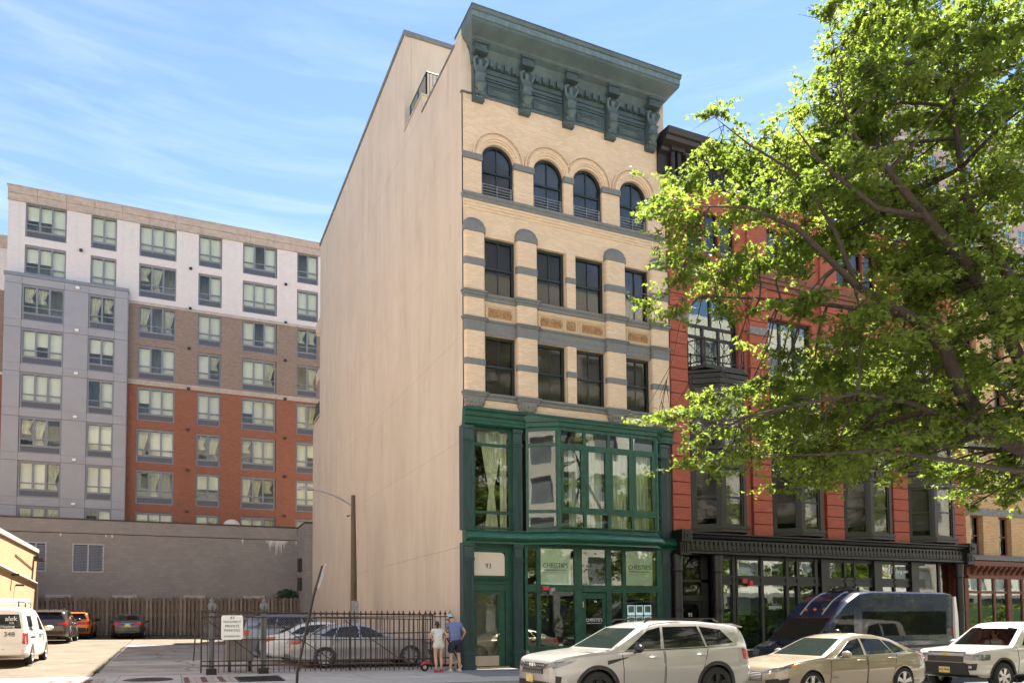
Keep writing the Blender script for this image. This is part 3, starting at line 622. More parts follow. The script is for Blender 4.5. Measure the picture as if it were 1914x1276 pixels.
# bay window: panes per face
def glazed(p, q, n, rows, parent, sash_row=None, endw=.10, name='bay_window', gl='shop_glass', mat='shop_green', mid=.10, th=.07):
    """a glazed screen from p to q (world x,y) with n columns and given row heights (list of (z0,z1))"""
    p, q = Vector(p), Vector(q); Lw = (q - p).length; ang = math.atan2(q.y - p.y, q.x - p.x)
    m = MB(); wcol = (Lw - 2 * endw - (n - 1) * mid) / n; xs = [endw + i * (wcol + mid) for i in range(n)]
    z0, z1 = rows[0][0] - th, rows[-1][1] + th
    m.box(0, endw, -.04, .06, z0, z1); m.box(Lw - endw, Lw, -.04, .06, z0, z1)
    for i in range(1, n): m.box(xs[i] - mid, xs[i], -.04, .06, z0, z1)
    zs = [z0] + [v for r in rows for v in r] + [z1]
    for i in range(n):
        for k in range(0, len(zs), 2): m.box(xs[i], xs[i] + wcol, -.03, .05, zs[k], zs[k + 1])
        if sash_row is not None:
            a, b = rows[sash_row]; f = .095
            m.box(xs[i] + .004, xs[i] + f, -.045, .03, a, b); m.box(xs[i] + wcol - f, xs[i] + wcol - .004, -.045, .03, a, b); m.box(xs[i] + f, xs[i] + wcol - f, -.04, .026, a, a + f); m.box(xs[i] + f, xs[i] + wcol - f, -.04, .026, b - f, b)
    o = bpy.data.objects.new(name, m.mesh(name, mat)); link(o, parent); o.location = Vector((p.x, p.y, 0)) - WORLD[parent.name]; o.rotation_euler.z = ang; WORLD[o.name] = Vector((p.x, p.y, 0))
    for i in range(n):
        for k, (a, b) in enumerate(rows):
            f = .095 if k == sash_row else 0
            inst('pane', pane_mesh(wcol - 2 * f, b - a - 2 * f, mat=gl), o, (xs[i] + f, .01, a + f))
    return o
rows = [(4.70, 5.15), (5.26, 7.40), (7.50, 7.93)]
glazed(bay[0], bay[1], 1, rows, B, endw=.09)
glazed(bay[1], bay[2], 4, rows, B, sash_row=1)
glazed(bay[2], bay[3], 1, rows, B, endw=.08)
for x, y in bay[1:3]: MB().lathe([(.075, 4.66), (.075, 7.97)], (x, y, 0), 8).build('bay_post', 'shop_green', B)
glazed((9.0, FY + .02), (10.42, FY + .02), 1, [(4.66, 5.10), (5.19, 7.36), (7.45, 7.90)], B, endw=.09, name='side_window')
# cloth behind the first-floor glass
def tied_curtain(x0, x1, zb, zt, zk, y, wk, name='curtain', mat='curtain', n=28):
    m = MB(); v = []; k = 16; cx = (x0 + x1) / 2
    for j in range(k + 1):
        z = zb + (zt - zb) * j / k; t = (z - zk) / ((zt - zk) if z > zk else (zk - zb)); f = abs(t) ** .85
        hw = wk / 2 + ((x1 - x0) / 2 * (1 if z > zk else .62) - wk / 2) * f
        for i in range(n + 1): u = -1 + 2 * i / n; v.append((cx + u * hw, y + .03 * math.sin(i * 1.75) * (.4 + .6 * f), z))
    m.raw(v, [(j * (n + 1) + i, j * (n + 1) + i + 1, (j + 1) * (n + 1) + i + 1, (j + 1) * (n + 1) + i) for j in range(k) for i in range(n)])
    return m.build(name, mat, B, smooth=70)
def pleats(x0, x1, z0, z1, y, name='curtain', mat='curtain', n=None):
    n = n or int((x1 - x0) / .03); m = MB(); v = []
    for j in (0, 1):
        for i in range(n + 1): v.append((x0 + (x1 - x0) * i / n, y + .03 * math.sin(i * 1.3 + .4 * math.sin(i * .7)), (z0, z1)[j]))
    m.raw(v, [(i, i + 1, n + 2 + i, n + 1 + i) for i in range(n)]); return m.build(name, mat, B, smooth=70)
tied_curtain(9.42, 10.18, 4.6, 7.55, 5.95, FY + .30, .16); pleats(10.12, 10.36, 4.6, 7.9, FY + .32)
pleats(9.3, 10.3, 7.42, 7.93, FY + .36, mat='curtain_gray')
for x0, x1, mt in ((12.3, 12.62, 'curtain_gray'), (12.95, 13.6, 'curtain_gray'), (13.95, 14.6, 'curtain_gray'), (14.9, 15.5, 'curtain_gray')): pleats(x0, x1, 4.6, 7.42, 22.66, mat=mt)
MB().box(8.95, 16.4, FY + .95, FY + 1.0, 4.6, 7.9).build('inner_wall', 'room_dark', B)
MB().box(8.95, 16.5, FY + .9, FY + .95, .0, 4.05).build('inner_wall', 'room_dark', B)
MB().box(8.95, 16.5, SY + .1, FY + .95, 4.12, 4.50).build('floor_slab', 'room_dark', B)
# entrance door with transom 93
EY = FY + .06
m = MB(); m.box(8.98, 9.07, EY - .02, EY + .15, 0, 4.1); m.box(10.18, 10.41, EY - .02, EY + .15, .0, 4.1); m.box(9.07, 10.18, EY, EY + .12, 3.84, 4.1); m.box(9.07, 10.18, EY, EY + .12, 2.56, 3.05); m.box(9.99, 10.18, EY + .04, EY + .12, 0.03, 2.56); m.build('door_surround', 'shop_green', B)
m = MB(); m.box(9.02, 10.30, EY - .10, EY - .02, 2.98, 3.03); m.box(9.04, 10.26, EY - .075, EY - .02, 2.80, 2.86)
for k in range(22): m.box(9.06 + .054 * k, 9.092 + .054 * k, EY - .085, EY - .02, 2.875, 2.97)
m.build('door_lintel', 'shop_green', B)
tp = MB(); tp.prism([(9.075, 3.06), (10.175, 3.06), (10.175, 3.70), (10.13, 3.79), (10.05, 3.83), (9.075, 3.83)], 'y', EY + .02, EY + .05); tp = tp.build('transom_panel', 'panel_cream', B)
text('house_number', '93', .24, 'ink', tp, Vector((9.585, EY + .016, 3.37)) - WORLD[tp.name], sx=.95)
m = MB(); m.box(9.08, 9.17, EY + .04, EY + .10, .07, 2.55); m.box(9.93, 9.985, EY + .04, EY + .10, .07, 2.55); m.box(9.17, 9.93, EY + .042, EY + .098, 2.46, 2.55); m.box(9.17, 9.93, EY + .042, EY + .098, .07, .44); Dr = m.build('entrance_door', 'shop_green', B)
MB().box(9.17, 9.93, EY + .06, EY + .07, .44, 2.46).build('pane', 'shop_glass', Dr); MB().box(9.10, 9.95, EY + .03, EY + .04, .09, .42).build('kick_plate', 'kick_plate', Dr)
m = MB(); m.tube((9.955, EY + .04, 1.13), (9.955, EY - .02, 1.13), .02); m.tube((9.955, EY - .01, 1.13), (9.86, EY - .01, 1.12), .012); m.lathe([(.03, -.02), (.03, 0)], (9.955, EY + .04, 1.3), 10, 'y'); m.build('door_handle', 'steel', Dr)
m = MB(); m.box(9.02, 10.3, EY - .1, EY + .12, 0, .06); m.build('door_step', 'kick_plate', B)
MB().box(9.05, 10.2, EY + .5, EY + .52, 0, 2.6).build('inner_wall', 'box_brown', B)
# shop windows at street level
KY = SY + .05
scr = glazed((10.80, KY), (16.30, KY), 1, [(4.06, 4.08)], B, name='shop_front', endw=.05, th=.02)
cols = [(10.90, 11.24), (11.38, 12.68), (12.98, 13.95), (14.15, 14.62), (14.76, 16.08)]
m = MB(); zb = -.15
edges = [10.80] + [c for ab_ in cols for c in ab_] + [16.30]
for k in range(0, len(edges), 2): m.box(edges[k], edges[k + 1], KY - .04, KY + .07, zb, 4.08)
for i, (a, b) in enumerate(cols):
    m.box(a, b, KY - .03, KY + .06, 2.53, 2.77); m.box(a, b, KY - .045, KY - .03, 2.72, 2.77); m.box(a, b, KY - .045, KY - .03, 2.53, 2.57)
    m.box(a, b, KY - .03, KY + .06, 4.02, 4.08)
    if i != 2: m.box(a, b, KY - .025, KY + .06, zb, .70); m.box(a + .06, b - .06, KY - .04, KY - .025, zb + .2, .58)
Sf = m.build('shop_window', 'shop_green', B)
for i, (a, b) in enumerate(cols):
    inst('pane', pane_mesh(b - a, 1.25, mat='shop_glass'), Sf, Vector((a, KY + .01, 2.77)) - WORLD[Sf.name])
    if i != 2: inst('pane', pane_mesh(b - a, 1.83, mat='shop_glass'), Sf, Vector((a, KY + .01, .70)) - WORLD[Sf.name])
a, b = cols[2]
m = MB(); m.box(a, a + .15, KY, KY + .05, zb + .1, 2.5); m.box(b - .15, b, KY, KY + .05, zb + .1, 2.5); m.box(a + .15, b - .15, KY + .002, KY + .048, 2.30, 2.5); m.box(a + .15, b - .15, KY + .002, KY + .048, zb + .1, .42); Sd = m.build('shop_door', 'shop_green', B)
MB().box(a + .15, b - .15, KY + .02, KY + .03, .42, 2.30).build('pane', 'shop_glass', Sd)
m = MB()
for z in (.5, 2.0): m.box(a + .015, a + .05, KY - .03, KY, z, z + .2)
m.tube((b - .09, KY - .06, .95), (b - .09, KY - .06, 1.35), .015); m.build('door_handle', 'steel', Sd)
text('shop_lettering', "CHRISTIE'S", .155, 'white_print', Sd, Vector(((a + b) / 2, KY + .012, 1.56)) - WORLD[Sd.name], sx=.9); text('shop_lettering', 'INTERNATIONAL REAL ESTATE', .045, 'white_print', Sd, Vector(((a + b) / 2, KY + .012, 1.45)) - WORLD[Sd.name], sx=.95)
text('house_number', '93', .10, 'white_print', Sd, Vector(((a + b) / 2 + .06, KY + .012, 2.20)) - WORLD[Sd.name])
for a, b in (cols[1], cols[4]):
    P = MB().box(a + .02, b - .12 if a < 13 else b - .16, KY + .018, KY + .021, 2.78, 4.0).build('window_poster', 'poster_paper', B); cx = (a + b) / 2 - .05
    text('poster_lettering', "CHRISTIE'S", .235, 'ink', P, Vector((cx, KY + .016, 3.42)) - WORLD[P.name], sx=.86); text('poster_lettering', 'INTERNATIONAL REAL ESTATE', .07, 'ink', P, Vector((cx, KY + .016, 3.27)) - WORLD[P.name], sx=.92)
    MB().box(cx - .5, cx + .5, KY + .0155, KY + .017, 3.185, 3.19).build('poster_rule', 'ink', P)
m1 = MB().box(0, .30, 0, .012, 0, .36).mesh('listing_card', 'lit_card'); m2 = MB().box(.03, .27, -.002, 0, .10, .33).mesh('listing_picture', 'curtain_gray')
for r in range(3):
    for c in range(3):
        q = inst('listing_card', m1, Sf, Vector((14.84 + .35 * c, KY + .025, 1.72 - .40 * r)) - WORLD[Sf.name]); inst('listing_picture', m2, q, (0, 0, 0))
m = MB(); m.box(11.42, 11.66, KY - .12, KY - .03, 2.58, 2.72); al = m.build('fire_alarm_bell', 'fire_red', B)
m = MB(); m.box(11.70, 11.86, KY - .14, KY - .03, 2.44, 2.66); m.lathe([(.05, -.2), (.05, -.14)], (11.78, KY, 2.5), 10, 'y'); al2 = m.build('strobe_light', 'galvanised', B)
m = MB()
for q in range(6): MB().ball((11.74 + .08 * (q % 2), KY - .145, 2.49 + .065 * (q // 2)), .018, 6, 4).build('keypad_button', 'fire_red', al2)
m = MB(); m.path([(11.82, KY - .08, 2.44), (11.84, KY - .07, 2.2), (11.83, KY - .06, 1.9)], .012, 5); m.path([(11.60, KY - .08, 2.5), (11.62, KY - .07, 2.15)], .012, 5); m.build('alarm_conduit', 'iron_black', B)
m = MB(); m.tube((10.78, 22.82, 0), (10.78, 22.82, .5), .045); m.ball((10.78, 22.82, .52), .06); o = m.build('standpipe', 'galvanised'); tag(o, 'short pale metal standpipe beside the green shop window', 'pipe')
# ------------------------------------------------------------------ ground
ground_mat('road_asphalt', (.06, .06, .06), (.095, .092, .088), .4, crack=.35, fine=120, dirt=(.02, .02, .02))
ground_mat('pale_concrete', (.42, .38, .335), (.54, .495, .44), .9, fine=60)
ground_mat('lot_concrete', (.070, .054, .036), (.125, .098, .068), .55, crack=.28, fine=45, dirt=(.06, .05, .035))  # concrete darkened in colour for the slabs that lie in the sun
ground_mat('lot_concrete_pale', (.38, .345, .30), (.48, .44, .39), .6, crack=.2, fine=45, dirt=(.09, .075, .06))  # same concrete painted paler to offset the building's shade
ground_mat('lot_concrete_dark', (.20, .182, .16), (.34, .31, .275), .7, crack=.3, fine=45, dirt=(.08, .07, .05))  # darker rows, colour also raised against the shade
ground_mat('lot_concrete_shade', (.27, .235, .19), (.42, .375, .315), .6, crack=.25, fine=45, dirt=(.09, .075, .06))  # middle tone, likewise lifted for slabs in shade
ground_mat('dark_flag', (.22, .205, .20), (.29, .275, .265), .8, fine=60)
ground_mat('kerb_stone', (.26, .25, .235), (.36, .345, .32), 1.4, fine=50)
ground_mat('earth', (.12, .11, .09), (.18, .165, .14), .05, fine=3)
m = MB(); m.face([(-700, -700, -2.2), (900, -700, -2.2), (900, 900, -2.2), (-700, 900, -2.2)]); m.build('ground', 'earth', kind='structure')
K = bpy.data.objects.new('kerb', None); link(K); K['kind'] = 'structure'; WORLD['kerb'] = Vector((0, 0, 0))
def sheet(name, mat, x0, x1, y0, y1, dz, nx, ny, thick=.0):
    m = MB(); P = lambda i, j: (x0 + (x1 - x0) * i / nx, y0 + (y1 - y0) * j / ny)
    for i in range(nx):
        for j in range(ny):
            q = [P(i, j), P(i + 1, j), P(i + 1, j + 1), P(i, j + 1)]; m.face([(x, y, zg(x, y) + dz) for x, y in q])
    return m.build(name, mat, kind='structure')
sheet('road', 'road_asphalt', -60, 90, 10.0, 18.32, -.13, 30, 4)
sheet('pavement_base', 'earth', -60, 90, 18.3, 24, -.06, 30, 2)
sheet('near_pavement', 'pale_concrete', -60, 90, -11.9, 10.0, .0, 30, 4)
for k in range(40):
    x = -30 + 2.4 * k; m = MB(); m.box(x, x + 2.388, 9.98, 10.16, zs_street(x) - .3, zs_street(x + 1.2) + .004); m.build('kerb_stone', 'kerb_stone', K)
sheet('lot_base', 'earth', -40, 8.7, 23.9, 56, -.05, 8, 8)
x = -30.
while x < 60:
    x1 = x + 2.4; m = MB(); a, b = zs_street(x), zs_street(x1 - .012); lo = -.11 if -4 < x < 2.4 else 0
    m.raw([(x, 18.30, a - .3), (x1 - .012, 18.30, b - .3), (x1 - .012, 18.48, b - .3), (x, 18.48, a - .3), (x, 18.32, a + lo), (x1 - .012, 18.32, b + lo), (x1 - .012, 18.48, b + lo), (x, 18.48, a + lo)],
          [(0, 1, 5, 4), (4, 5, 6, 7), (1, 2, 6, 5), (3, 0, 4, 7), (2, 3, 7, 6)]); m.build('kerb_stone', 'kerb_stone', K); x = x1
SWK = bpy.data.objects.new('pavement', None); link(SWK); SWK['kind'] = 'structure'; WORLD['pavement'] = Vector((0, 0, 0))
def slab(x0, x1, y0, y1, mat, parent=SWK, name='paving_slab', g=.008, dz=0., t=.06):
    m = MB(); q = [(x0 + g, y0 + g), (x1 - g, y0 + g), (x1 - g, y1 - g), (x0 + g, y1 - g)]
    m.raw([(x, y, zg(x, y) + dz - t) for x, y in q] + [(x, y, zg(x, y) + dz) for x, y in q], [(4, 5, 6, 7), (0, 1, 5, 4), (1, 2, 6, 5), (2, 3, 7, 6), (3, 0, 4, 7)]); return m.build(name, mat, parent)
rr = random.Random(3)
ys = [18.49, 20.05, 21.6, 23.18]
for i in range(38):
    x0 = -9 + 1.55 * i; x1 = x0 + 1.55
    for j in range(3):
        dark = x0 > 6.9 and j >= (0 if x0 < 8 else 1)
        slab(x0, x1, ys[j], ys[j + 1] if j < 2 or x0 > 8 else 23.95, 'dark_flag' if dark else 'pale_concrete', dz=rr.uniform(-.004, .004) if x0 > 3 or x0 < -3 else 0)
# brick bands, covers and grates in the driveway
for x0, n in ((.35, 9), (-2.75, 9)):
    for i in range(n):
        a = x0 + .14 * i; m = MB(); q = [(a, 20.7), (a + .12, 20.7), (a + .12, 22.55), (a, 22.55)]; m.prism([(p[0], p[1]) for p in q], 'z', 0, .012)
        o = m.build('paving_brick', 'cap_beige' if i % 3 else 'brownstone', SWK); o.location.z = zg(a, 21.5) + .004
m = MB(); q = [(1.62, 20.5), (2.72, 20.4), (2.78, 22.2), (1.62, 22.25)]; m.prism(q, 'z', 0, .02)
for i in range(12): m.box(1.68, 2.7, 20.62 + .13 * i, 20.68 + .13 * i, .02, .028)
o = m.build('grate_cover', 'iron_black'); o.location.z = zg(2.2, 21.3) + .004; tag(o, 'dark rectangular iron grate set in the pavement before the sliding gate', 'grate')
m = MB(); m.lathe([(0, .02), (.5, .02), (.56, .014), (.60, .0)], (-.5, 22.1, zg(-.5, 22.1) + .006), 32); 
for i in range(5): m.lathe([(.09 * i + .05, .02), (.09 * i + .06, .028), (.09 * i + .09, .028), (.09 * i + .1, .02)], (-.5, 22.1, zg(-.5, 22.1) + .006), 28)
o = m.build('manhole_cover', 'rust_iron', smooth=40); tag(o, 'round dark manhole cover in the driveway entrance', 'manhole cover')
# parking lot slabs either side of a weedy joint, coloured against sun and shade
LOT = bpy.data.objects.new('parking_lot', None); link(LOT); LOT['kind'] = 'structure'; WORLD['parking_lot'] = Vector((0, 0, 0))
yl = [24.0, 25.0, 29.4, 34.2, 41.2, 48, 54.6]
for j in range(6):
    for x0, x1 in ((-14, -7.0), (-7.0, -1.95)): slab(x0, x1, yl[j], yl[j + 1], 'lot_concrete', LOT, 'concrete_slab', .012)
yr = [24.0, 25.1, 28.1, 30.2, 35.6, 42.2, 48.5, 54.6]; mr_ = ['lot_concrete_pale', 'lot_concrete_shade', 'lot_concrete_pale', 'lot_concrete_dark', 'lot_concrete_dark', 'lot_concrete', 'lot_concrete']  # lifted colours on the shaded rows, dimmed one on the sunlit back rows
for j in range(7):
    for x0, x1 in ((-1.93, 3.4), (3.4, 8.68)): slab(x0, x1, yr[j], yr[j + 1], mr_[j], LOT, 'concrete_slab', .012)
gm = MB(); rg = random.Random(5)
for k in range(900):
    if k < 520:
        y = 25 + 16 * rg.random() ** 2.2; x = -1.94 + rg.gauss(0, .035); s = .05 + .06 * rg.random()
    else:
        x = rg.uniform(-7.2, 8.6); y = 54.2 + rg.gauss(0, .08); s = .1 + .22 * rg.random()
    z = zg(x, y); t = rg.random() * 6.28; dx, dy = math.cos(t) * s * .5, math.sin(t) * s * .5
    gm.face([(x - dy * .12, y + dx * .12, z), (x + dy * .12, y - dx * .12, z), (x + dx, y + dy, z + s)])
o = gm.build('weeds', 'leaf_dark'); o['kind'] = 'stuff'; o['label'] = 'weeds growing in the lot joint and along the fence foot'
# ------------------------------------------------------------------ red brick building
RB = thing('red_building', 'red brick building with rusticated piers, black bay windows and black shopfront cornice', 'building', (16.87, FY, -.16))
RX0, RX1 = 16.87, 33.02
OPN = [(17.80, 20.24), (21.70, 24.10), (25.50, 28.0), (29.36, 31.92)]
m = MB()
ops = [(a, b, 4.9, 10.6) for a, b in OPN] + [(a, b, 11.1, 13.65) for a, b in OPN[1:3]]
for a, b in OPN:
    w_ = (b - a - .3) / 3
    ops += [(a + .1 + (w_ + .05) * k, a + .1 + (w_ + .05) * k + w_, 15.65, 17.35) for k in range(3)]
wall(m, RX0, RX1, 4.7, 19.0, FY, .3, ops, [(a, b, 11.1, 14.1 - (b - a) / 2) for a, b in (OPN[0], OPN[3])])
m.box(RX0, RX0 + .3, FY + .31, 45, -1, 18.6); m.box(RX1 - .3, RX1, FY + .31, 45, -1, 18.6); m.box(RX0, RX1, FY + .31, 45, 18.6, 18.8); m.build('brick_wall', 'red_brick', RB)
MB().box(RX0 + .3, RX1 - .3, FY + 1.1, FY + 1.15, -.6, 18.5).build('inner_wall', 'room_dark', RB)
PI = [(16.88, 17.66), (20.68, 21.62), (24.52, 25.46), (28.38, 29.30), (32.24, 33.0)]
for a, b in PI:                                        # rusticated piers: raised block courses
    z = 4.75; k = 0
    while z < 14.6:
        z1 = z + .475
        m = MB(); e = .0; m.prism([(FY, z + .02), (FY - .13, z + .02), (FY - .15, z + .04), (FY - .15, z1 - .02), (FY - .13, z1 - .003), (FY, z1 - .003)], 'x', a + .008 * (k % 2), b - .006 * (k % 3))
        m.build('pier_block', 'red_brick', RB); z = z1; k += 1
    MB().box(a + .03, b - .03, FY - .12, FY, 15.35, 18.3).build('brick_pier', 'red_brick', RB)
    m = MB(); m.box(a - .04, b + .04, FY - .22, FY, 12.75, 13.05); m.build('rough_stone', 'stone_gray', RB)
for z0, z1, d in ((14.75, 14.95, .12), (14.95, 15.10, .2), (15.10, 15.3, .26)): MB().box(RX0 - .0, RX1, FY - d, FY - .001, z0 + .002, z1).build('string_course', 'brownstone', RB)
for a, b in (OPN[0], OPN[3]):
    m = MB(); cx = (a + b) / 2; r = (b - a) / 2; zs_ = 14.1 - r
    ring(m, cx, zs_, r + .02, r + .16, FY - .05, FY); ring(m, cx, zs_, r + .16, r + .34, FY - .10, FY); ring(m, cx, zs_, r + .34, r + .40, FY - .16, FY); m.build('arch_moulding', 'red_brick', RB)
# top cornice, dark brown metal
m = MB(); m.prism([(FY, 18.35), (FY - .12, 18.35), (FY - .12, 19.05), (FY - .3, 19.12), (FY - .34, 19.22), (FY - .62, 19.34), (FY - .66, 19.48), (FY - .74, 19.52), (FY - .8, 19.74), (FY + .1, 19.80)], 'x', RX0 - .35, RX1 + .3); Rc = m.build('roof_cornice', 'iron_brown', RB)
bk = MB(); bk.tube((-.14, -.16, -.95), (-.14, -.16, 0), .085, .10, 10); bk.tube((.14, -.16, -.95), (.14, -.16, 0), .085, .10, 10); bk.box(-.3, .3, -.34, 0, 0, .14); bk.box(-.27, .27, -.28, 0, -1.08, -.95); bk.box(-.22, .22, -.2, 0, -1.3, -1.08); bk = bk.mesh('cornice_bracket', 'iron_brown', smooth=40)
for x in (17.2, 21.1, 25.0, 28.85, 32.65): inst('cornice_bracket', bk, Rc, Vector((x, FY - .1, 19.12)) - WORLD[Rc.name])
dn = MB().box(0, .16, -.24, 0, 0, .16).mesh('dentil', 'iron_brown'); co = MB(); co.box(0, .42, -.03, 0, 0, .05); co.box(0, .42, -.03, 0, .33, .38); co.box(0, .05, -.03, 0, .052, .328); co.box(.37, .42, -.03, 0, .052, .328); co.box(.14, .28, -.05, 0, .12, .26); co = co.mesh('coffer', 'iron_brown')
x = 17.6
while x < 32.3:
    if not any(abs(x + .2 - c) < .45 for c in (21.1, 25.0, 28.85)):
        inst('dentil', dn, Rc, Vector((x, FY - .12, 19.0)) - WORLD[Rc.name]); inst('coffer', co, Rc, Vector((x - .1, FY - .12, 18.5)) - WORLD[Rc.name])
    x += .52
# oriels
def dh(mb, x0, x1, z0, z1, y):                          # double-hung bars
    mb.box(x0, x0 + .07, y, y + .08, z0, z1); mb.box(x1 - .07, x1, y, y + .08, z0, z1); mb.box(x0 + .07, x1 - .07, y, y + .08, z0, z0 + .08); mb.box(x0 + .07, x1 - .07, y, y + .08, z1 - .08, z1); mb.box(x0 + .07, x1 - .07, y + .01, y + .07, (z0 + z1) / 2 - .03, (z0 + z1) / 2 + .03)
for a, b in OPN:
    pth = [(a, FY), (a + .92, FY - .66), (b - .36, FY - .66), (b, FY)]
    Or = MB().sweep([(-.2, 4.80), (.05, 4.80), (.05, 5.0), (-.2, 5.0)], pth).build('bay_window', 'iron_black', RB)
    def band(z0, z1, o): MB().sweep([(-.2, z0), (o, z0), (o, z1), (-.2, z1)], pth).build('moulding', 'iron_black', Or)
    band(4.92, 5.02, .10); band(7.22, 7.32, .06); band(7.33, 7.72, .0); band(7.74, 7.86, .10); band(7.88, 8.0, .16); band(10.42, 10.62, .05); band(10.62, 10.78, .1); band(10.8, 10.9, .16)
    for z0, z1 in ((5.03, 7.22), (8.0, 10.42)):
        for i in range(3):
            p, q = Vector(pth[i]), Vector(pth[i + 1]); Lw = (q - p).length; m = MB(); m.box(0, .15, 0, .12, z0, z1); m.box(Lw - .15, Lw, 0, .12, z0, z1)
            if Lw > .8: dh(m, .15, Lw - .15, z0, z1, .03)
            o = bpy.data.objects.new('window', m.mesh('window', 'iron_black')); link(o, Or); o.location = Vector((p.x, p.y, 0)) - WORLD[Or.name]; o.rotation_euler.z = math.atan2(q.y - p.y, q.x - p.x)
            # glazing is set in the same opening
            g = MB().box(.13, Lw - .13, .07, .076, z0 + .04, z1 - .04); o2 = bpy.data.objects.new('pane', g.mesh('pane', 'dark_glass')); link(o2, Or); o2.location = o.location; o2.rotation_euler = o.rotation_euler
            s_ = MB().box(.13, Lw - .13, .20, .21, z0 + (.3 if i == 0 else 0), z1); o3 = bpy.data.objects.new('roller_shade', s_.mesh('roller_shade', 'shade_cloth')); link(o3, Or); o3.location = o.location; o3.rotation_euler = o.rotation_euler
    for i, (z0, z1) in enumerate(((7.38, 7.66),)):
        p, q = Vector(pth[1]), Vector(pth[2]); n = 5; Lw = (q - p).length / n
        for k in range(n): MB().box(p.x + Lw * k + .04, p.x + Lw * (k + 1) - .04, p.y - .03, p.y - .002, z0, z1).build('fascia_panel', 'iron_black', Or)
# balconies over the first bay
for a, b in (OPN[0], OPN[3]):
    pth = [(a - .02, FY), (a + .3, FY - .62), (b - .3, FY - .62), (b + .02, FY)]; m = MB(); m.prism(pth[::1], 'z', 10.95, 11.08); Bl = m.build('balcony', 'iron_black', RB)
    r = MB()
    for i in range(3):
        p, q = Vector(pth[i]), Vector(pth[i + 1]); n = max(1, round((q - p).length / .62))
        for z in (11.2, 12.05): r.tube((*p, z), (*q, z), .028, n=5)
        for k in range(n):
            c0, c1 = p + (q - p) * k / n, p + (q - p) * (k + 1) / n
            r.tube((*c0, 11.08), (*c0, 12.1), .03, n=5); r.tube((*c0, 11.2), (*c1, 12.05), .014, n=4); r.tube((*c0, 12.05), (*c1, 11.2), .014, n=4); cm = (c0 + c1) / 2; r.tube((*cm, 11.2), (*cm, 12.05), .012, n=4)
    r.build('balcony_railing', 'galvanised' if 0 else 'iron_brown', Bl)
# upper windows of the red building
for (a, b), arch in zip(OPN, (1, 0, 0, 1)):
    m = MB(); y = FY + .16; zt = 12.88 if arch else 13.65; w_ = b - a
    for k in range(4): xx = a + (w_ - .1) * k / 3; m.box(xx, xx + .1, y, y + .1, 11.1, zt)
    for z in (11.1, 12.35, zt - .1): m.box(a, b, y + .005, y + .09, z, z + .1)
    if arch:
        r = w_ / 2; ring(m, a + r, zt, r - .1, r, y, y + .1); m.box(a + r - .05, a + r + .05, y, y + .1, zt, zt + r - .05)
    Wn = m.build('window', 'iron_black', RB)
    g = MB(); g.box(a + .05, b - .05, y + .05, y + .056, 11.15, zt + .0)
    if arch: g.prism([(a + r + (r - .05) * math.cos(math.pi * k / 14), zt + (r - .05) * math.sin(math.pi * k / 14)) for k in range(15)], 'y', y + .05, y + .056)
    g.build('pane', 'shop_glass', Wn)
    MB().box(a + .05, a + w_ * .62, y + .25, y + .27, 12.4, zt).build('roller_shade', 'blind_cream', Wn)
for o_ in ops[6:]:
    a, b, c, d = o_; m = MB(); dh(m, a, b, c, d, FY + .12); Wn = m.build('window', 'iron_black', RB); MB().box(a + .05, b - .05, FY + .16, FY + .166, c + .05, d - .05).build('pane', 'dark_glass', Wn); MB().box(a + .05, b - .05, FY + .26, FY + .27, c + .6, d).build('roller_shade', 'shade_cloth', Wn)
# shopfront cornice
SCy = 22.72
m = MB(); m.prism([(FY - .02, 3.95), (SCy + .14, 3.95), (SCy, 3.98), (SCy, 4.06), (SCy + .05, 4.10), (SCy + .05, 4.50), (SCy - .06, 4.56), (SCy - .1, 4.64), (SCy - .2, 4.68), (SCy - .2, 4.72), (FY - .02, 4.80)], 'x', 17.22, 32.42); Sc = m.build('shop_cornice', 'iron_black', RB)
dn = MB(); dn.box(0, .115, -.05, 0, 0, .13); dn = dn.mesh('dentil', 'iron_black'); tr_ = MB(); tr_.prism([(0, 0), (.2, 0), (.17, -.1), (.1, -.13), (.03, -.1)], 'y', -.03, 0); tr_ = tr_.mesh('valance', 'iron_black')
x = 17.4
while x < 32.3: inst('dentil', dn, Sc, Vector((x, SCy + .05, 4.31)) - WORLD[Sc.name]); inst('valance', tr_, Sc, Vector((x, SCy + .05, 4.26)) - WORLD[Sc.name]); x += .212
for x in (16.84, 32.4):
    m = MB(); m.box(x - .02, x + .44, SCy - .24, FY - .02, 4.38, 4.82); m.box(x + .0, x + .42, SCy - .1, FY - .02, 3.9, 4.375)
    m.box(x + .08, x + .34, SCy - .27, SCy - .24, 4.46, 4.72); m.ball((x + .21, SCy - .28, 4.59), (.07, .04, .07), 8, 5)
    for q in range(3): m.box(x + .07 + .1 * q, x + .12 + .1 * q, SCy - .13, SCy - .1, 4.0, 4.32)
    m.box(x - .03, x + .45, SCy - .14, SCy - .1, 3.9, 3.97); m.build('cornice_block', 'iron_black', Sc)
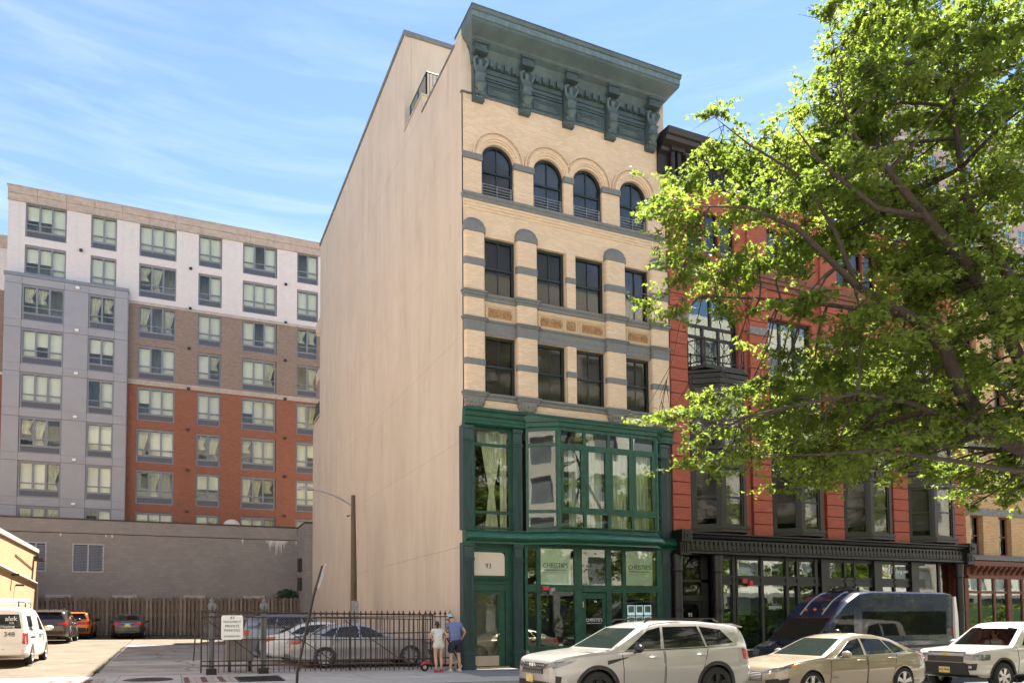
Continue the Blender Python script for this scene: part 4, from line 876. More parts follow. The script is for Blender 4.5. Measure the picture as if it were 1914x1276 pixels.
# columns, shop windows
def column(x):
    m = MB(); m.lathe([(.2, -.3), (.2, .2), (.17, .24), (.165, 1.85)], (x, SCy + .26, 0), 14); m.lathe([(.165, 1.95), (.16, 3.3), (.2, 3.34), (.2, 3.42), (.17, 3.5), (.22, 3.94)], (x, SCy + .26, 0), 14)
    o = m.build('iron_column', 'iron_brown', RB, smooth=40); MB().lathe([(.165, 1.85), (.195, 1.87), (.195, 1.93), (.165, 1.95)], (x, SCy + .26, 0), 14).build('column_ring', 'iron_brown', o, smooth=30)
for x in (16.97, 18.78, 32.3): column(x)
WY = SCy + .42
m = MB(); xs = [19.02, 19.18, 19.5, 19.82, 20.98, 21.05, 22.22, 22.42, 22.84, 22.9, 23.86, 24.1, 24.52, 25.45, 25.55, 25.95, 26.0, 27.05, 27.35, 27.5, 28.36, 28.42, 29.35, 29.85]
m.box(19.02, 30.3, WY, WY + .12, 3.82, 3.97); m.box(19.02, 30.3, WY - .02, WY + .1, 2.86, 2.98); m.box(19.02, 30.3, WY - .02, WY + .1, 3.12, 3.22); m.box(19.02, 30.3, WY + .01, WY + .09, 2.98, 3.12); m.box(19.02, 30.3, WY, WY + .1, -.6, .35)
for x in (19.02, 19.6, 19.78, 21.0, 22.28, 22.86, 23.82): m.box(x, x + (.14 if x != 19.78 else .08), WY - .03, WY + .12, -.4, 3.97)
for x in (24.1, 27.1, 29.35): m.box(x, x + .45, WY - .1, WY + .14, -.6, 3.97)
for x in (25.45, 26.0, 28.34): m.box(x, x + .09, WY - .02, WY + .12, -.5, 3.97)
Fr = m.build('shop_window', 'iron_black', RB)
for a, b in ((19.16, 19.6), (19.86, 21.0), (21.14, 22.28), (22.42, 22.86), (23.0, 23.82), (24.56, 25.45), (25.54, 26.0), (26.09, 27.1), (27.55, 28.34), (28.43, 29.35)):
    MB().box(a, b, WY + .05, WY + .056, 3.22, 3.82).build('pane', 'shop_glass', Fr); MB().box(a, b, WY + .05, WY + .056, .35, 2.86).build('pane', 'shop_glass', Fr)
# the columns' bay at left: recessed door 95; wide service door at right
m = MB(); m.box(17.15, 18.62, WY + .2, WY + .3, 2.95, 3.05); m.box(17.15, 18.62, WY + .18, WY + .3, 2.25, 2.45); m.box(17.15, 17.3, WY + .2, WY + .3, -.4, 3.95); m.box(18.3, 18.62, WY + .2, WY + .3, -.4, 3.95); m.box(17.3, 17.42, WY + .22, WY + .3, -.2, 2.25); m.box(18.18, 18.3, WY + .22, WY + .3, -.2, 2.25); Dd = m.build('shop_door', 'iron_black', RB)
MB().box(17.42, 18.18, WY + .25, WY + .256, .2, 2.25).build('pane', 'dark_glass', Dd); MB().box(17.3, 18.3, WY + .25, WY + .256, 2.45, 3.95).build('pane', 'dark_glass', Dd); MB().box(17.3, 18.3, WY + .4, WY + .42, -.2, 3.9).build('inner_wall', 'iron_brown', Dd)
text('house_number', '95', .2, 'white_print', Dd, Vector((17.80, WY + .24, 1.72)) - WORLD[Dd.name]); text('door_lettering', 'Montgomery', .17, 'fire_red', Dd, Vector((17.82, WY + .24, 1.38)) - WORLD[Dd.name], sx=.85)
m = MB(); m.box(29.85, 32.05, WY + .1, WY + .2, 2.4, 2.6); m.box(29.85, 30.0, WY + .1, WY + .2, -.6, 3.95); m.box(30.0, 32.05, WY + .14, WY + .2, -.6, 2.4); m.box(31.3, 31.42, WY + .1, WY + .2, 2.6, 3.95); m.box(30.3, 31.7, WY + .12, WY + .14, .3, 2.1); Sv = m.build('service_door', 'iron_brown', RB); MB().box(30.0, 32.05, WY + .15, WY + .156, 2.6, 3.95).build('pane', 'dark_glass', Sv)
# lettering on the black shopfront glass
text('shop_lettering', 'jiang nan', .22, 'white_print', Fr, Vector((28.9, WY + .03, 3.55)) - WORLD[Fr.name], sx=1.0)
bl = MB(); X0 = 27.65
strokes = [[(.32, .5), (.36, .44)], [(.30, .38), (.35, .33)], [(.29, .14), (.37, .26)], [(.42, .46), (.55, .46)], [(.485, .46), (.485, .2)], [(.40, .2), (.57, .2)], [(.63, .5), (.85, .5)], [(.74, .58), (.74, .44)], [(.64, .43), (.64, .14)], [(.64, .43), (.85, .43)], [(.85, .43), (.85, .14)], [(.69, .34), (.8, .34)], [(.745, .40), (.745, .16)], [(.67, .26), (.82, .26)]]
for st in strokes: bl.tube((X0 + st[0][0] * .95, WY + .03, 3.24 + st[0][1]), (X0 + st[1][0] * .95, WY + .03, 3.24 + st[1][1]), .016, n=4)
bl.build('shop_emblem', 'white_print', Fr)
bl = MB(); bl.path([(X0 + .06, WY + .03, 3.62), (X0 + .03, WY + .03, 3.5), (X0 + .10, WY + .03, 3.38), (X0 + .28, WY + .03, 3.33), (X0 + .42, WY + .03, 3.30)], [.02, .045, .05, .04, .012], 6); bl.build('shop_emblem', 'gold_print', Fr)
for i, s in enumerate(('RESIDENCE',)): text('shop_lettering', s, .13, 'white_print', Fr, Vector((21.75, WY + .03, 2.0)) - WORLD[Fr.name])
P = MB().box(19.95, 20.75, WY + .3, WY + .31, 1.7, 2.75).build('menu_board', 'poster_paper', Fr)
MB().box(19.05, 30, WY + .55, WY + .6, -.4, 3.9).build('inner_wall', 'room_dark', RB)
m = MB(); m.box(20.02, 20.24, WY - .14, WY - .02, 2.92, 3.10); m.build('fire_alarm_bell', 'fire_red', RB); m = MB(); m.box(20.32, 20.48, WY - .16, WY - .02, 2.82, 3.02); m.build('strobe_light', 'fire_red', RB)
# ------------------------------------------------------------------ tan brick building at right
TB = thing('tan_building', 'pale tan brick building with narrow sash windows above a brown shopfront', 'building', (33.04, FY, -.4))
TX1 = 47.
m = MB(); wx = [(33.52, 34.40), (35.50, 36.42), (38.0, 38.9), (39.9, 40.8), (42.4, 43.3), (44.6, 45.5)]
ops = []
for z0, z1 in ((4.40, 6.24), (7.45, 9.4), (10.6, 12.5), (13.7, 15.6)): ops += [(a, b, z0, z1) for a, b in wx]
wall(m, 33.04, TX1, 4.2, 17.5, FY, .34, ops); m.box(33.04, TX1, FY + .35, 45, 17.1, 17.3); m.box(TX1 - .3, TX1, FY + .35, 45, -1, 17.1); m.build('brick_wall', 'tan_brick', TB)
MB().box(33.1, TX1 - .3, FY + 1.2, FY + 1.25, -1, 17).build('inner_wall', 'room_dark', TB)
for z0, z1, d in ((6.25, 6.56, .04), (7.36, 7.45, .10), (9.42, 9.7, .04), (12.52, 12.8, .04), (10.5, 10.6, .1), (13.6, 13.7, .1)): MB().box(33.05, TX1, FY - d, FY - .001, z0, z1).build('stone_band', 'stone_gray', TB)
for a, b in wx:
    for k in range(2):
        m = MB()                                       # pierced brick lattice
        for i in range(5):
            for j in range(3): m.box(a + .12 + .14 * i + .07 * (j % 2), a + .19 + .14 * i + .07 * (j % 2), FY - .02, FY - .001, 6.76 + .11 * j, 6.83 + .11 * j)
        if k == 0: m.build('brick_lattice', 'brownstone', TB)['kind'] = 'stuff'
for a, b, c, d in ops:
    m = MB(); dh(m, a, b, c, d, FY + .22); m.box(b - .14, b - .07, FY + .20, FY + .22, c, d); Wn = m.build('window', 'brownstone', TB); MB().box(a + .05, b - .05, FY + .26, FY + .266, c + .05, d - .05).build('pane', 'dark_glass', Wn); MB().box(a + .05, b - .05, FY + .4, FY + .41, c + (d - c) * .4, d).build('roller_shade', 'curtain_gray', Wn)
m = MB(); m.prism([(FY, 4.08), (FY - .5, 4.12), (FY - .52, 4.2), (FY - .3, 4.36), (FY, 4.4)], 'x', 33.0, TX1); m.build('stone_sill', 'stone_gray', TB)
m = MB(); m.prism([(FY - .0, 3.3), (FY - .22, 3.3), (FY - .22, 3.44), (FY - .14, 3.46), (FY - .14, 3.8), (FY - .5, 3.86), (FY - .52, 4.07), (FY, 4.07)], 'x', 32.95, TX1); Tc = m.build('shop_cornice', 'brownstone', TB)
bk = MB(); bk.prism([(-.14, 0), (-.46, .32), (-.46, .40), (-.14, .40)], 'x', -.06, .06); bk = bk.mesh('cornice_bracket', 'brownstone')
x = 33.3
while x < TX1: inst('cornice_bracket', bk, Tc, Vector((x, FY, 3.46)) - WORLD[Tc.name]); x += .40
m = MB(); y = FY - .15
for x in (32.72, 35.72, 38.9, 42., 45.): m.box(x, x + .26, y - .03, y + .2, -.9, 3.3); m.box(x - .03, x + .29, y - .06, y, 2.9, 3.0); m.box(x - .03, x + .29, y - .06, y, 3.06, 3.1)
for x in (33.75, 34.75, 36.8, 37.8, 40, 41): m.box(x, x + .12, y, y + .1, -.9, 3.3)
m.box(32.98, TX1, y + .01, y + .09, 2.62, 2.74); m.box(33.75, TX1, y + .01, y + .1, -.9, .1); Ts = m.build('shop_window', 'brownstone', TB)
for a, b in ((33.0, 33.75), (33.87, 34.75), (34.87, 35.7), (36., 36.8), (36.92, 37.8)):
    for c, d in ((2.74, 3.3), (.1, 2.62)): MB().box(a, b, y + .05, y + .056, c, d).build('pane', 'shop_glass', Ts)
MB().box(33, TX1, FY + .5, FY + .55, -.6, 3.3).build('inner_wall', 'room_dark', TB)
pleats_x = MB(); pleats_x.box(35.1, 35.6, FY + .2, FY + .22, .1, 3.2); pleats_x.build('curtain', 'leaf_dark', TB)
# tower block far behind the tree
TW = thing('tower_block', 'pale pinkish brick tower block with rows of windows rising behind the tree', 'building', (90, 72, 0))
m = MB(); ops = []
for f in range(20):
    for k in range(9): ops.append((77.4 + 3.4 * k, 79.3 + 3.4 * k, 4 + 3.1 * f, 5.9 + 3.1 * f))
wall(m, 75.8, 110, -2, 66, 62, .2, ops); m.box(75.8, 76.1, 62.3, 84, -2, 65.8); m.box(75.8, 110, 62.3, 84, 65.4, 65.7); m.build('brick_wall', 'tower_brick', TW)
MB().box(76.2, 109.9, 62.9, 63, -2, 65).build('inner_wall', 'room_dark', TW)
fr = MB(); grid_frame(fr, [0, .95, 1.9], [0, .9, 1.9], 0, .08, .07); fr = fr.mesh('window', 'tower_panel'); pn = MB().box(.03, 1.87, .03, .04, .03, 1.87).mesh('pane', 'shop_glass'); bd = MB().box(.05, 1.85, .2, .21, .5, 1.87).mesh('blind', 'blind_cream')
for i, (a, b, c, d) in enumerate(ops):
    if i // 9 < 3: continue
    q = inst('window', fr, TW, Vector((a, 62.1, c)) - WORLD[TW.name]); inst('pane', pn, q, (0, 0, 0))
    if i % 3: inst('blind', bd, q, (0, 0, 0))
for k in range(10):
    for f in range(0, 21, 3): MB().box(75.8, 110, 61.95, 61.999, 3.3 + 3.1 * f, 3.6 + 3.1 * f).build('stone_band', 'tower_panel', TW) if k == 0 else None
# ------------------------------------------------------------------ apartment block behind the lot
AY = 60.
AP = thing('apartment_block', 'eight storey apartment block in white, brown and orange brick with a grey panelled bay', 'building', (0, AY, 0))
AX0, AX1 = -10.42, 19.
acol = [(-9.41, -6.95), (-5.46, -3.83), (-2.38, .08), (1.58, 3.22), (4.69, 7.2), (8.70, 10.33), (11.8, 14.2), (15.7, 17.3)]
atop = [30.48, 27.50, 24.49, 21.51, 18.50, 15.47, 12.50, 9.47]
zones = [(24.86, 30.45, 'white_brick', 0), (18.95, 24.44, 'brown_brick', 0), (2.0, 18.62, 'orange_brick', 0)]
for z0, z1, mt, _ in zones:
    m = MB(); ops = []
    for z in atop:
        if z0 < z - 2.4 and z < z1 + .1: ops += [(a, b, z - 2.45, min(z, z1 - .002)) for a, b in acol]
    wall(m, AX0, AX1, z0, z1, AY, .28, ops); m.build('brick_wall', mt, AP)
m = MB(); m.box(AX0, AX0 + .28, AY + .3, 80, 2, 31.2); m.build('brick_wall', 'white_brick', AP)
for z0, z1, mt in ((24.44, 24.66, 'cap_stone'), (24.66, 24.86, 'white_brick'), (18.62, 18.8, 'cap_stone'), (18.80, 18.95, 'cap_stone')): MB().box(AX0, AX1, AY - .05 - .03 * (z0 in (24.44, 18.80)), AY + .2, z0 + .002, z1).build('stone_band', mt, AP)
for k in range(17):                                    # parapet in stone panels
    a = AX0 - .04 + 1.74 * k
    for z0, z1, d in ((30.47, 30.92, .06), (30.93, 31.42, .10)): MB().box(a, a + 1.725, AY - d, AY + .3, z0, z1).build('parapet_panel', 'cap_beige', AP)
m = MB(); m.box(AX0 - .1, AX1, AY - .14, AY + .4, 31.42, 31.48); m.box(AX0 - .05, AX1, AY - .12, AY, 30.40, 30.455); m.build('parapet_coping', 'cap_stone', AP)
r = MB()
for z in (31.75,): r.tube((-9.3, AY + .5, z), (AX1, AY + .5, z), .025, n=5)
for k in range(16): r.tube((-9.3 + 1.8 * k, AY + .5, 31.4), (-9.3 + 1.8 * k, AY + .5, 31.75), .02, n=4)
r.build('roof_rail', 'galvanised', AP)
for xa in (-9.75, -6.4, -5.9, -3.45, -2.9, .5, 1.1, 3.6, 4.2, 7.6, 8.2): MB().box(xa, xa + .05, AY - .012, AY - .002, 24.9, 30.4).build('pilaster_strip', 'white_brick', AP)
# side wing at left, lower
m = MB(); m.box(-26, AX0 - .02, AY + 1.5, AY + 9, 2, 28.3); m.build('brick_wall', 'white_brick', AP); MB().box(-26, AX0 - .03, AY + 1.4, AY + 9, 27.6, 28.5).build('parapet_panel', 'cap_beige', AP)
MB().box(-26, AX0 - .04, AY + 1.44, AY + 1.499, 18.9, 24.6).build('brick_wall', 'brown_brick', AP); MB().box(-26, AX0 - .04, AY + 1.44, AY + 1.499, 2, 18.7).build('brick_wall', 'orange_brick', AP)
m = MB(); m.box(AX0 + .3, AX1, AY + 8, AY + 8.2, 2, 31); m.box(AX0 + .3, AX1, AY + .3, AY + 8, 31.0, 31.1); m.box(AX0 + .3, AX1, AY + 1.6, AY + 1.65, 2, 31); m.build('inner_wall', 'curtain_gray', AP)
# windows: grey frame, panes, blind or curtain behind, spandrel panel below
def apt_mesh(w_, n):
    fm = MB(); e = .10; xs = [e + (w_ - 2 * e) * k / n for k in range(n + 1)]; z1 = 2.45; zr = .95; zb = .50
    fm.box(0, e, 0, .14, 0, z1); fm.box(w_ - e, w_, 0, .14, 0, z1); fm.box(e, w_ - e, .004, .136, z1 - .16, z1); fm.box(e, w_ - e, .004, .136, 0, .08); fm.box(e, w_ - e, .004, .136, zb - .06, zb + .06); fm.box(e, w_ - e, .01, .12, zr - .035, zr + .035)
    for x in xs[1:-1]: fm.box(x - .06, x + .06, .002, .13, zb, z1 - .16)
    sp = MB().box(e, w_ - e, .03, .1, .08, zb - .06).mesh('spandrel_panel', 'spandrel')
    pw = (w_ - 2 * e) / n
    return fm.mesh('window', 'frame_gray'), sp, pane_mesh(pw - .04, z1 - .16 - zr, mat='apt_glass'), pane_mesh(pw - .04, zr - zb, mat='apt_glass'), xs, pw
AW = {3: apt_mesh(2.46, 3), 2: apt_mesh(1.63, 2)}
bl_m = {}
def soft(w_, z0, z1, kind, seed):
    m = MB(); n = 24; v = []; rg = random.Random(seed)
    for j in range(7):
        t = j / 6; z = z0 + (z1 - z0) * t
        for i in range(n + 1):
            u = i / n; amp = .012 if kind == 'blind' else .05
            pull = 1 if kind == 'blind' else (.55 + .45 * abs(t - .35) / .65)
            v.append((w_ * u * pull, amp * math.sin(u * (6 if kind == 'blind' else 40) + seed), z))
    m.raw(v, [(j * (n + 1) + i, j * (n + 1) + i + 1, (j + 1) * (n + 1) + i + 1, (j + 1) * (n + 1) + i) for j in range(6) for i in range(n)]); return m.mesh(kind, 'blind_cream' if kind == 'blind' else 'curtain', smooth=70)
soft_lib = {(k, n, s): soft((2.26 if n == 3 else 1.43) / n, .52 + (.8 if s == 1 else 0), 2.3, k, s) for k in ('blind', 'curtain') for n in (2, 3) for s in (0, 1, 2)}
ra = random.Random(21)
def apt_window(x, y, z, n, parent=AP):
    fm, sp, p1, p2, xs, pw = AW[n]
    q = inst('window', fm, parent, Vector((x, y, z)) - WORLD[parent.name]); inst('spandrel_panel', sp, q, (0, 0, 0))
    mode = ra.random()
    for k in range(n):
        inst('pane', p1, q, (xs[k] + .02, .06, .95)); inst('pane', p2, q, (xs[k] + .02, .06, .5))
        r = ra.random()
        if mode < .45 and r < .9 or r < .35: inst('blind', soft_lib[('blind', n, 0 if r < .6 else 1)], q, (xs[k], .26, 0))
        elif r < .8: inst('curtain', soft_lib[('curtain', n, ra.randint(0, 2))], q, (xs[k] + (.1 if k == n - 1 else 0), .3, 0))
for i, (a, b) in enumerate(acol):
    for j, z in enumerate(atop):
        if i < 2 and j > 1: continue
        apt_window(a, AY + .08, z - 2.45, 3 if b - a > 2 else 2)
vt = MB(); vt.box(0, .2, -.16, 0, 0, .16); vt = vt.mesh('vent_hood', 'iron_brown'); vg = MB(); vg.box(0, .22, -.16, 0, 0, .16); vg = vg.mesh('vent_hood', 'white_paint')
for z in atop[1:]:
    for x in (.9, 7.75) if z < 24 else (.95, 7.75, -6.15): inst('vent_hood', vt, AP, Vector((x, AY, z + .1)) - WORLD[AP.name])
# grey panelled bay
GY = 59.4; GX0, GX1 = -10.42, -3.03
m = MB(); ops = [(a, b, z - 2.45, z) for a, b in acol[:2] for z in atop[2:]]
wall(m, GX0, GX1, 2, 25.0, GY + .03, .25, ops); m.box(GX1 - .02, GX1, GY + .03, AY, 2, 25.0); m.build('bay_backing', 'panel_joint', AP)
xs = [GX0, -9.42, -6.94, -5.46, -3.83, GX1]
zz = sorted(set([25.0] + [z for t in atop[2:] for z in (t, t - .02 + .0, t - 2.45)] + [2.0]))
rows_ = [25.0]
for t in atop[2:]: rows_ += [t + .0, t - 2.45]
for i in range(5):
    for j in range(len(rows_) - 1):
        z1, z0 = rows_[j], rows_[j + 1]
        if i in (1, 3) and j % 2 == 1: continue
        if j % 2 == 1 and i in (0, 2, 4):
            MB().box(xs[i] + .012, xs[i + 1] - .012, GY, GY + .03, z0 + .0, z1 - .02).build('cladding_panel', 'gray_panel', AP)
        else: MB().box(xs[i] + .012, xs[i + 1] - .012, GY, GY + .03, z0 + .01, z1 - .012).build('cladding_panel', 'gray_panel', AP)
MB().box(GX1, GX1 + .03, GY, AY - .01, 2, 25.0).build('cladding_panel', 'gray_panel', AP)
m = MB(); m.box(GX0 - .05, GX1 + .06, GY - .05, AY - .01, 25.0, 25.22); m.build('bay_coping', 'frame_gray', AP)
for a, b in acol[:2]:
    for z in atop[2:]: apt_window(a + .01, GY + .06, z - 2.45, 3 if b - a > 2 else 2)
for z in atop[2:]: inst('vent_hood', vg, AP, Vector((-6.25, GY, z + .15)) - WORLD[AP.name])
# ------------------------------------------------------------------ grey wall of the garage behind the lot
WY_ = 55.5
GW = thing('garage_wall', 'long grey painted block wall of a garage with two louvred vents', 'wall', (0, WY_, 0))
m = MB(); ops = [(-8.28, -7.14, 4.82, 6.68), (-5.73, -3.95, 4.82, 6.66)]
wall(m, -22, 8.2, -.2, 7.3, WY_, .2, ops); m.box(-22, 8.2, WY_ - .05, WY_ + .2, 7.34, 8.18); m.box(8.2, 8.75, 52.23, WY_ + .2, -.2, 8.18); m.build('block_wall', 'painted_block', GW)
m = MB(); m.box(-22, 8.2, WY_ - .1, WY_ + .35, 8.18, 8.27); m.box(8.16, 8.8, 52.18, WY_ + .3, 8.18, 8.27); m.build('wall_coping', 'iron_brown', GW)
m = MB(); m.box(-22, 9, WY_ + .3, 59.3, 8.0, 8.1); m.box(-22, 9, WY_ + .25, WY_ + .3, 2, 8); m.build('flat_roof', 'stone_gray', GW)
sl_ = {w_: MB().raw([(0, 0, 0), (w_, 0, 0), (w_, .07, .085), (0, .07, .085), (0, .012, -.01), (w_, .012, -.01), (w_, .082, .075), (0, .082, .075)], [(0, 1, 2, 3), (4, 7, 6, 5), (0, 4, 5, 1), (3, 2, 6, 7)]) for w_ in (.82, .52)}
for a, b, c, d in ops:
    m = MB(); mid = (a + b) / 2; grid_frame(m, [a, mid, b], [c, d], WY_ - .03, WY_ + .06, .07); Lv = m.build('louvre_vent', 'galvanised', GW)
    hw = (b - a) / 2 - .105; k_ = MB(); k_.raw([(0, 0, 0), (hw, 0, 0), (hw, .07, .075), (0, .07, .075), (0, .012, -.01), (hw, .012, -.01), (hw, .082, .065), (0, .082, .065)], [(0, 1, 2, 3), (4, 7, 6, 5), (0, 4, 5, 1), (3, 2, 6, 7)]); k_ = k_.mesh('slat', 'galvanised')
    for x in (a + .07, mid + .035):
        z = c + .08
        while z < d - .12: inst('slat', k_, Lv, Vector((x, WY_ - .03, z)) - WORLD[Lv.name]); z += .098
    MB().box(a, b, WY_ + .15, WY_ + .16, c, d).build('vent_back', 'room_dark', Lv)
plain('bleach', (.62, .62, .60), .9, .2, 6, stretch=(8, 1, 1))
rs = random.Random(4); k = 0
for x, n, l in ((6.9, 16, 1.15), (4.5, 1, .35), (-3.85, 2, .3), (-6.4, 1, .2), (8.1, 2, .6)):
    for i in range(n):
        xx = x - .85 + 1.5 * i / 16 if n == 16 else x + .35 * i; w_ = rs.uniform(.025, .07); ll = l * rs.uniform(.25, 1) * (1.0 if n < 5 else (.4 + .6 * math.sin(math.pi * (i + .5) / n)))
        m = MB(); m.prism([(xx - w_, 7.27), (xx + w_, 7.27), (xx + w_ * .5, 7.27 - ll * .5), (xx + .006, 7.27 - ll), (xx - .006, 7.27 - ll), (xx - w_ * .6, 7.27 - ll * .45)], 'y', WY_ - .004, WY_ - .001); m.build('efflorescence_streak', 'bleach', GW)
for a, b in ((-7.13, -5.74), (-3.4, -2.0), (.79, 2.16), (4.55, 5.96)):
    m = MB(); m.prism([(WY_, 3.12), (WY_ - .25, 3.12), (WY_ - .3, 3.2), (WY_ - .3, 3.34), (WY_, 3.40)], 'x', a, b); m.build('window_hood', 'cap_stone', GW)
m = MB(); m.box(8.0, 8.19, 53.4, 54.2, 5.0, 5.9); m.box(8.0, 8.19, 53.4, 54.2, 3.7, 4.6); m.build('wall_grille', 'iron_brown', GW)
# roof clutter on the garage
m = MB(); m.ball((3.85, 56.5, 8.35), (.55, .5, .42), 12, 8); o = m.build('furled_parasol', 'panel_cream', smooth=60); o.location = (0, 0, 0); tag(o, 'pale folded garden parasol lying on the garage roof', 'parasol')
# ------------------------------------------------------------------ timber fence at the back of the lot
WF = thing('wooden_fence', 'weathered board on board timber fence across the back of the lot', 'fence', (-7.5, 54.4, zg(0, 54.4)))
pl = [MB().box(0, .135, 0, .022, -.12 - .02 * k, 2.46 + .03 * k).mesh('fence_board', 'wood_board' if k != 1 else 'wood_board_pale') for k in range(3)]
x = -7.45; i = 0; rf = random.Random(8)
while x < 9.1:
    q = inst('fence_board', pl[rf.randint(0, 2)], WF, (x + 7.5, -.055 if i % 2 == 0 else .13, rf.uniform(-.02, .02)), (0, rf.uniform(-.006, .006), 0)); x += .125; i += 1
for z in (.25, 1.25, 2.2): MB().box(-7.45, 9.1, 54.4 - .02, 54.4 + .06, zg(0, 54.4) + z, zg(0, 54.4) + z + .09).build('fence_rail', 'wood_board', WF)
# bush looking over the fence
bm = MB(); rb = random.Random(12)
for k in range(700):
    t, p, r = rb.random() * 6.28, rb.uniform(-.3, 1.5), rb.random() ** .4; x, y, z = 7.4 + 1.0 * r * math.cos(t) * math.cos(p), 54.95 + .3 * r * math.sin(t), 3.0 + .85 * r * math.sin(p)
    s = rb.uniform(.05, .1); a = rb.random() * 6.28; bm.face([(x - s * math.cos(a), y, z - s * math.sin(a)), (x + s * .4 * math.sin(a), y - s * .5, z - s * .4 * math.cos(a)), (x + s * math.cos(a), y, z + s * math.sin(a)), (x - s * .4 * math.sin(a), y + s * .3, z + s * .4 * math.cos(a))])
bs = thing('green_bush', 'green leafy bush rising above the timber fence by the beige flank wall', 'bush', (7.4, 54.95, 2.4)); o = bm.build('foliage', 'leaf_dark', bs); MB().path([(7.4, 54.95, .6), (7.35, 54.95, 2.), (7.4, 54.95, 3.2)], [.05, .04, .02], 6).build('stem', 'bark', bs)
# ------------------------------------------------------------------ low peach brick building at left
PX = -7.0
PB = thing('peach_building', 'low peach painted brick building with sloping gutter beside the sunlit lot', 'building', (PX, 40, 0))
m = MB(); m.box(PX - .3, PX, 20, 50.9, -.2, 5.62); m.box(PX - 12, PX - .3, 50.6, 50.9, -.2, 5.62); m.box(PX - 12, PX - .3, 20, 50.6, 5.3, 5.4); m.box(PX - 12, PX - .3, 20, 20.3, -.2, 5.6); m.build('brick_wall', 'peach_brick', PB)
m = MB(); m.box(PX - .36, PX + .08, 20, 51.0, 5.62, 5.84); m.build('wall_coping', 'cap_stone', PB)
m = MB(); m.path([(PX + .07, 20, 4.35), (PX + .07, 38, 4.22), (PX + .07, 50.4, 3.86)], .07, 6); m.tube((PX + .08, 50.55, .45), (PX + .08, 50.55, 3.95), .055, n=6); m.build('gutter', 'cap_stone', PB)
m = MB(); m.path([(PX + .03, 44, 5.0), (PX + .03, 49.2, 4.62), (PX + .03, 49.3, 5.0)], .02, 5); m.build('cable', 'iron_brown', PB)
m = MB(); m.box(PX, PX + .25, 49.55, 49.75, 5.25, 5.36); m.box(PX + .05, PX + .5, 49.4, 49.95, 5.08, 5.25); m.build('flood_lamp', 'iron_brown', PB)
m = MB(); m.box(PX, PX + .3, 43.3, 43.5, 3.9, 4.02); m.build('wall_lamp', 'iron_brown', PB); m = MB(); m.tube((PX, 44.2, 3.45), (PX + .15, 44.2, 3.5), .03); m.tube((PX + .05, 44.2, 3.5), (PX + .4, 44.1, 3.48), .05); m.build('security_camera', 'iron_brown', PB)
MB().box(PX - .25, PX - .24, 30, 31, 2.6, 3.1).build('wall_sign', 'fire_red', PB)
# ------------------------------------------------------------------ the opposite side of the street, seen in the glass
OB = thing('opposite_building', 'sunlit pale office building across the street mirrored in shop windows', 'building', (10, -12, 0))
m = MB(); ops = []
for f in range(7):
    for k in range(44): ops.append((-59 + 4.2 * k, -56.6 + 4.2 * k, 4.6 + 3.6 * f, 7.0 + 3.6 * f))
wall(m, -130, 60, 4.0, 31, 12.0, .3, [(-b, -a, c, d) for a, b, c, d in ops])
mm = MB(); mm.v = [(-v[0], -v[1], v[2]) for v in m.v]; mm.f = m.f; mm.m = m.m
plain('pale_stone', (.74, .70, .63), .85, .06, .6); plain('office_glass', (.23, .25, .26), .15, .3, .4); mm.build('stone_wall', 'pale_stone', OB)
MB().box(-60, 130, -12.9, -12.8, -1, 31).build('inner_wall', 'room_dark', OB)
m = MB(); m.box(-60, 130, -12.3, -12.0, 3.6, 4.0)
for k in range(32): m.box(-60 + 6 * k, -59.3 + 6 * k, -12.3, -12.0, -1, 3.6)
m.build('shop_pier', 'stone_gray', OB); MB().box(-60, 130, -12.35, -12.31, -1, 3.6).build('shop_glazing', 'dark_frame', OB)
pn = MB().box(0, 2.4, 0, .02, 0, 2.4).mesh('pane', 'office_glass')
for a, b, c, d in ops: inst('pane', pn, OB, Vector((a, -12.2, c)) - WORLD[OB.name])
# unseen building added to bounce warm sunlight onto the stucco flank
NB = thing('neighbour_building', 'pale brick building beyond the peach one, outside the frame at left', 'building', (-19.5, 30, 0))
m = MB(); ops2 = [(4.5 + 4 * k, 6.3 + 4 * k, 2.6 + 3.4 * f, 4.6 + 3.4 * f) for k in range(11) for f in range(6)]
wall(m, 2, 50, -1, 24, 0, .25, ops2); mm = MB(); mm.v = [(-19.5 - v[1], v[0], v[2]) for v in m.v]; mm.f = m.f; mm.m = m.m; mm.build('brick_wall', 'white_brick', NB); MB().box(-32, -20.1, 2, 50, -1, 23.9).build('inner_wall', 'room_dark', NB)
pn = MB().box(-.02, 0, 0, 1.8, 0, 2.0).mesh('pane', 'dark_glass')
for a, b, c, d in ops2: inst('pane', pn, NB, Vector((-19.68, a, c)) - WORLD[NB.name])
plain('post_gray', (.13, .135, .14), .6, .2, 8)
# ------------------------------------------------------------------ iron gate, fence, sign, lamp post
GYf = 23.5
def z0g(x): return zg(x, GYf)
IG = thing('sliding_gate', 'rusty black iron sliding gate of vertical pickets with chain link backing', 'gate', (.8, GYf, z0g(.8)))
def bar(parent, name, p, q, s=.03, mat='rust_iron'):
    m = MB(); p, q = Vector(p), Vector(q)
    if abs(p.y - q.y) < 1e-6 and abs(p.z - q.z) < 1e-6 and name == 'x': m.box(p.x, q.x, p.y - s / 2, p.y + s / 2, p.z - s / 2, p.z + s / 2)
    else: m.tube(p, q, s / 2, n=6)
    return m.build(name, mat, parent)
for z, s in ((1.87, .055), (1.73, .035), (1.08, .03), (.46, .035), (.33, .05)):
    bar(IG, 'gate_rail', (.80, GYf, z + .03), (7.75, GYf, z - .10), s)
for x in (.82, 7.72): bar(IG, 'gate_stile', (x, GYf, .16), (x, GYf, 1.95 if x < 1 else 1.80), .05)
bar(IG, 'gate_stile', (.62, GYf - .02, .5), (.70, GYf - .02, 1.95), .045)
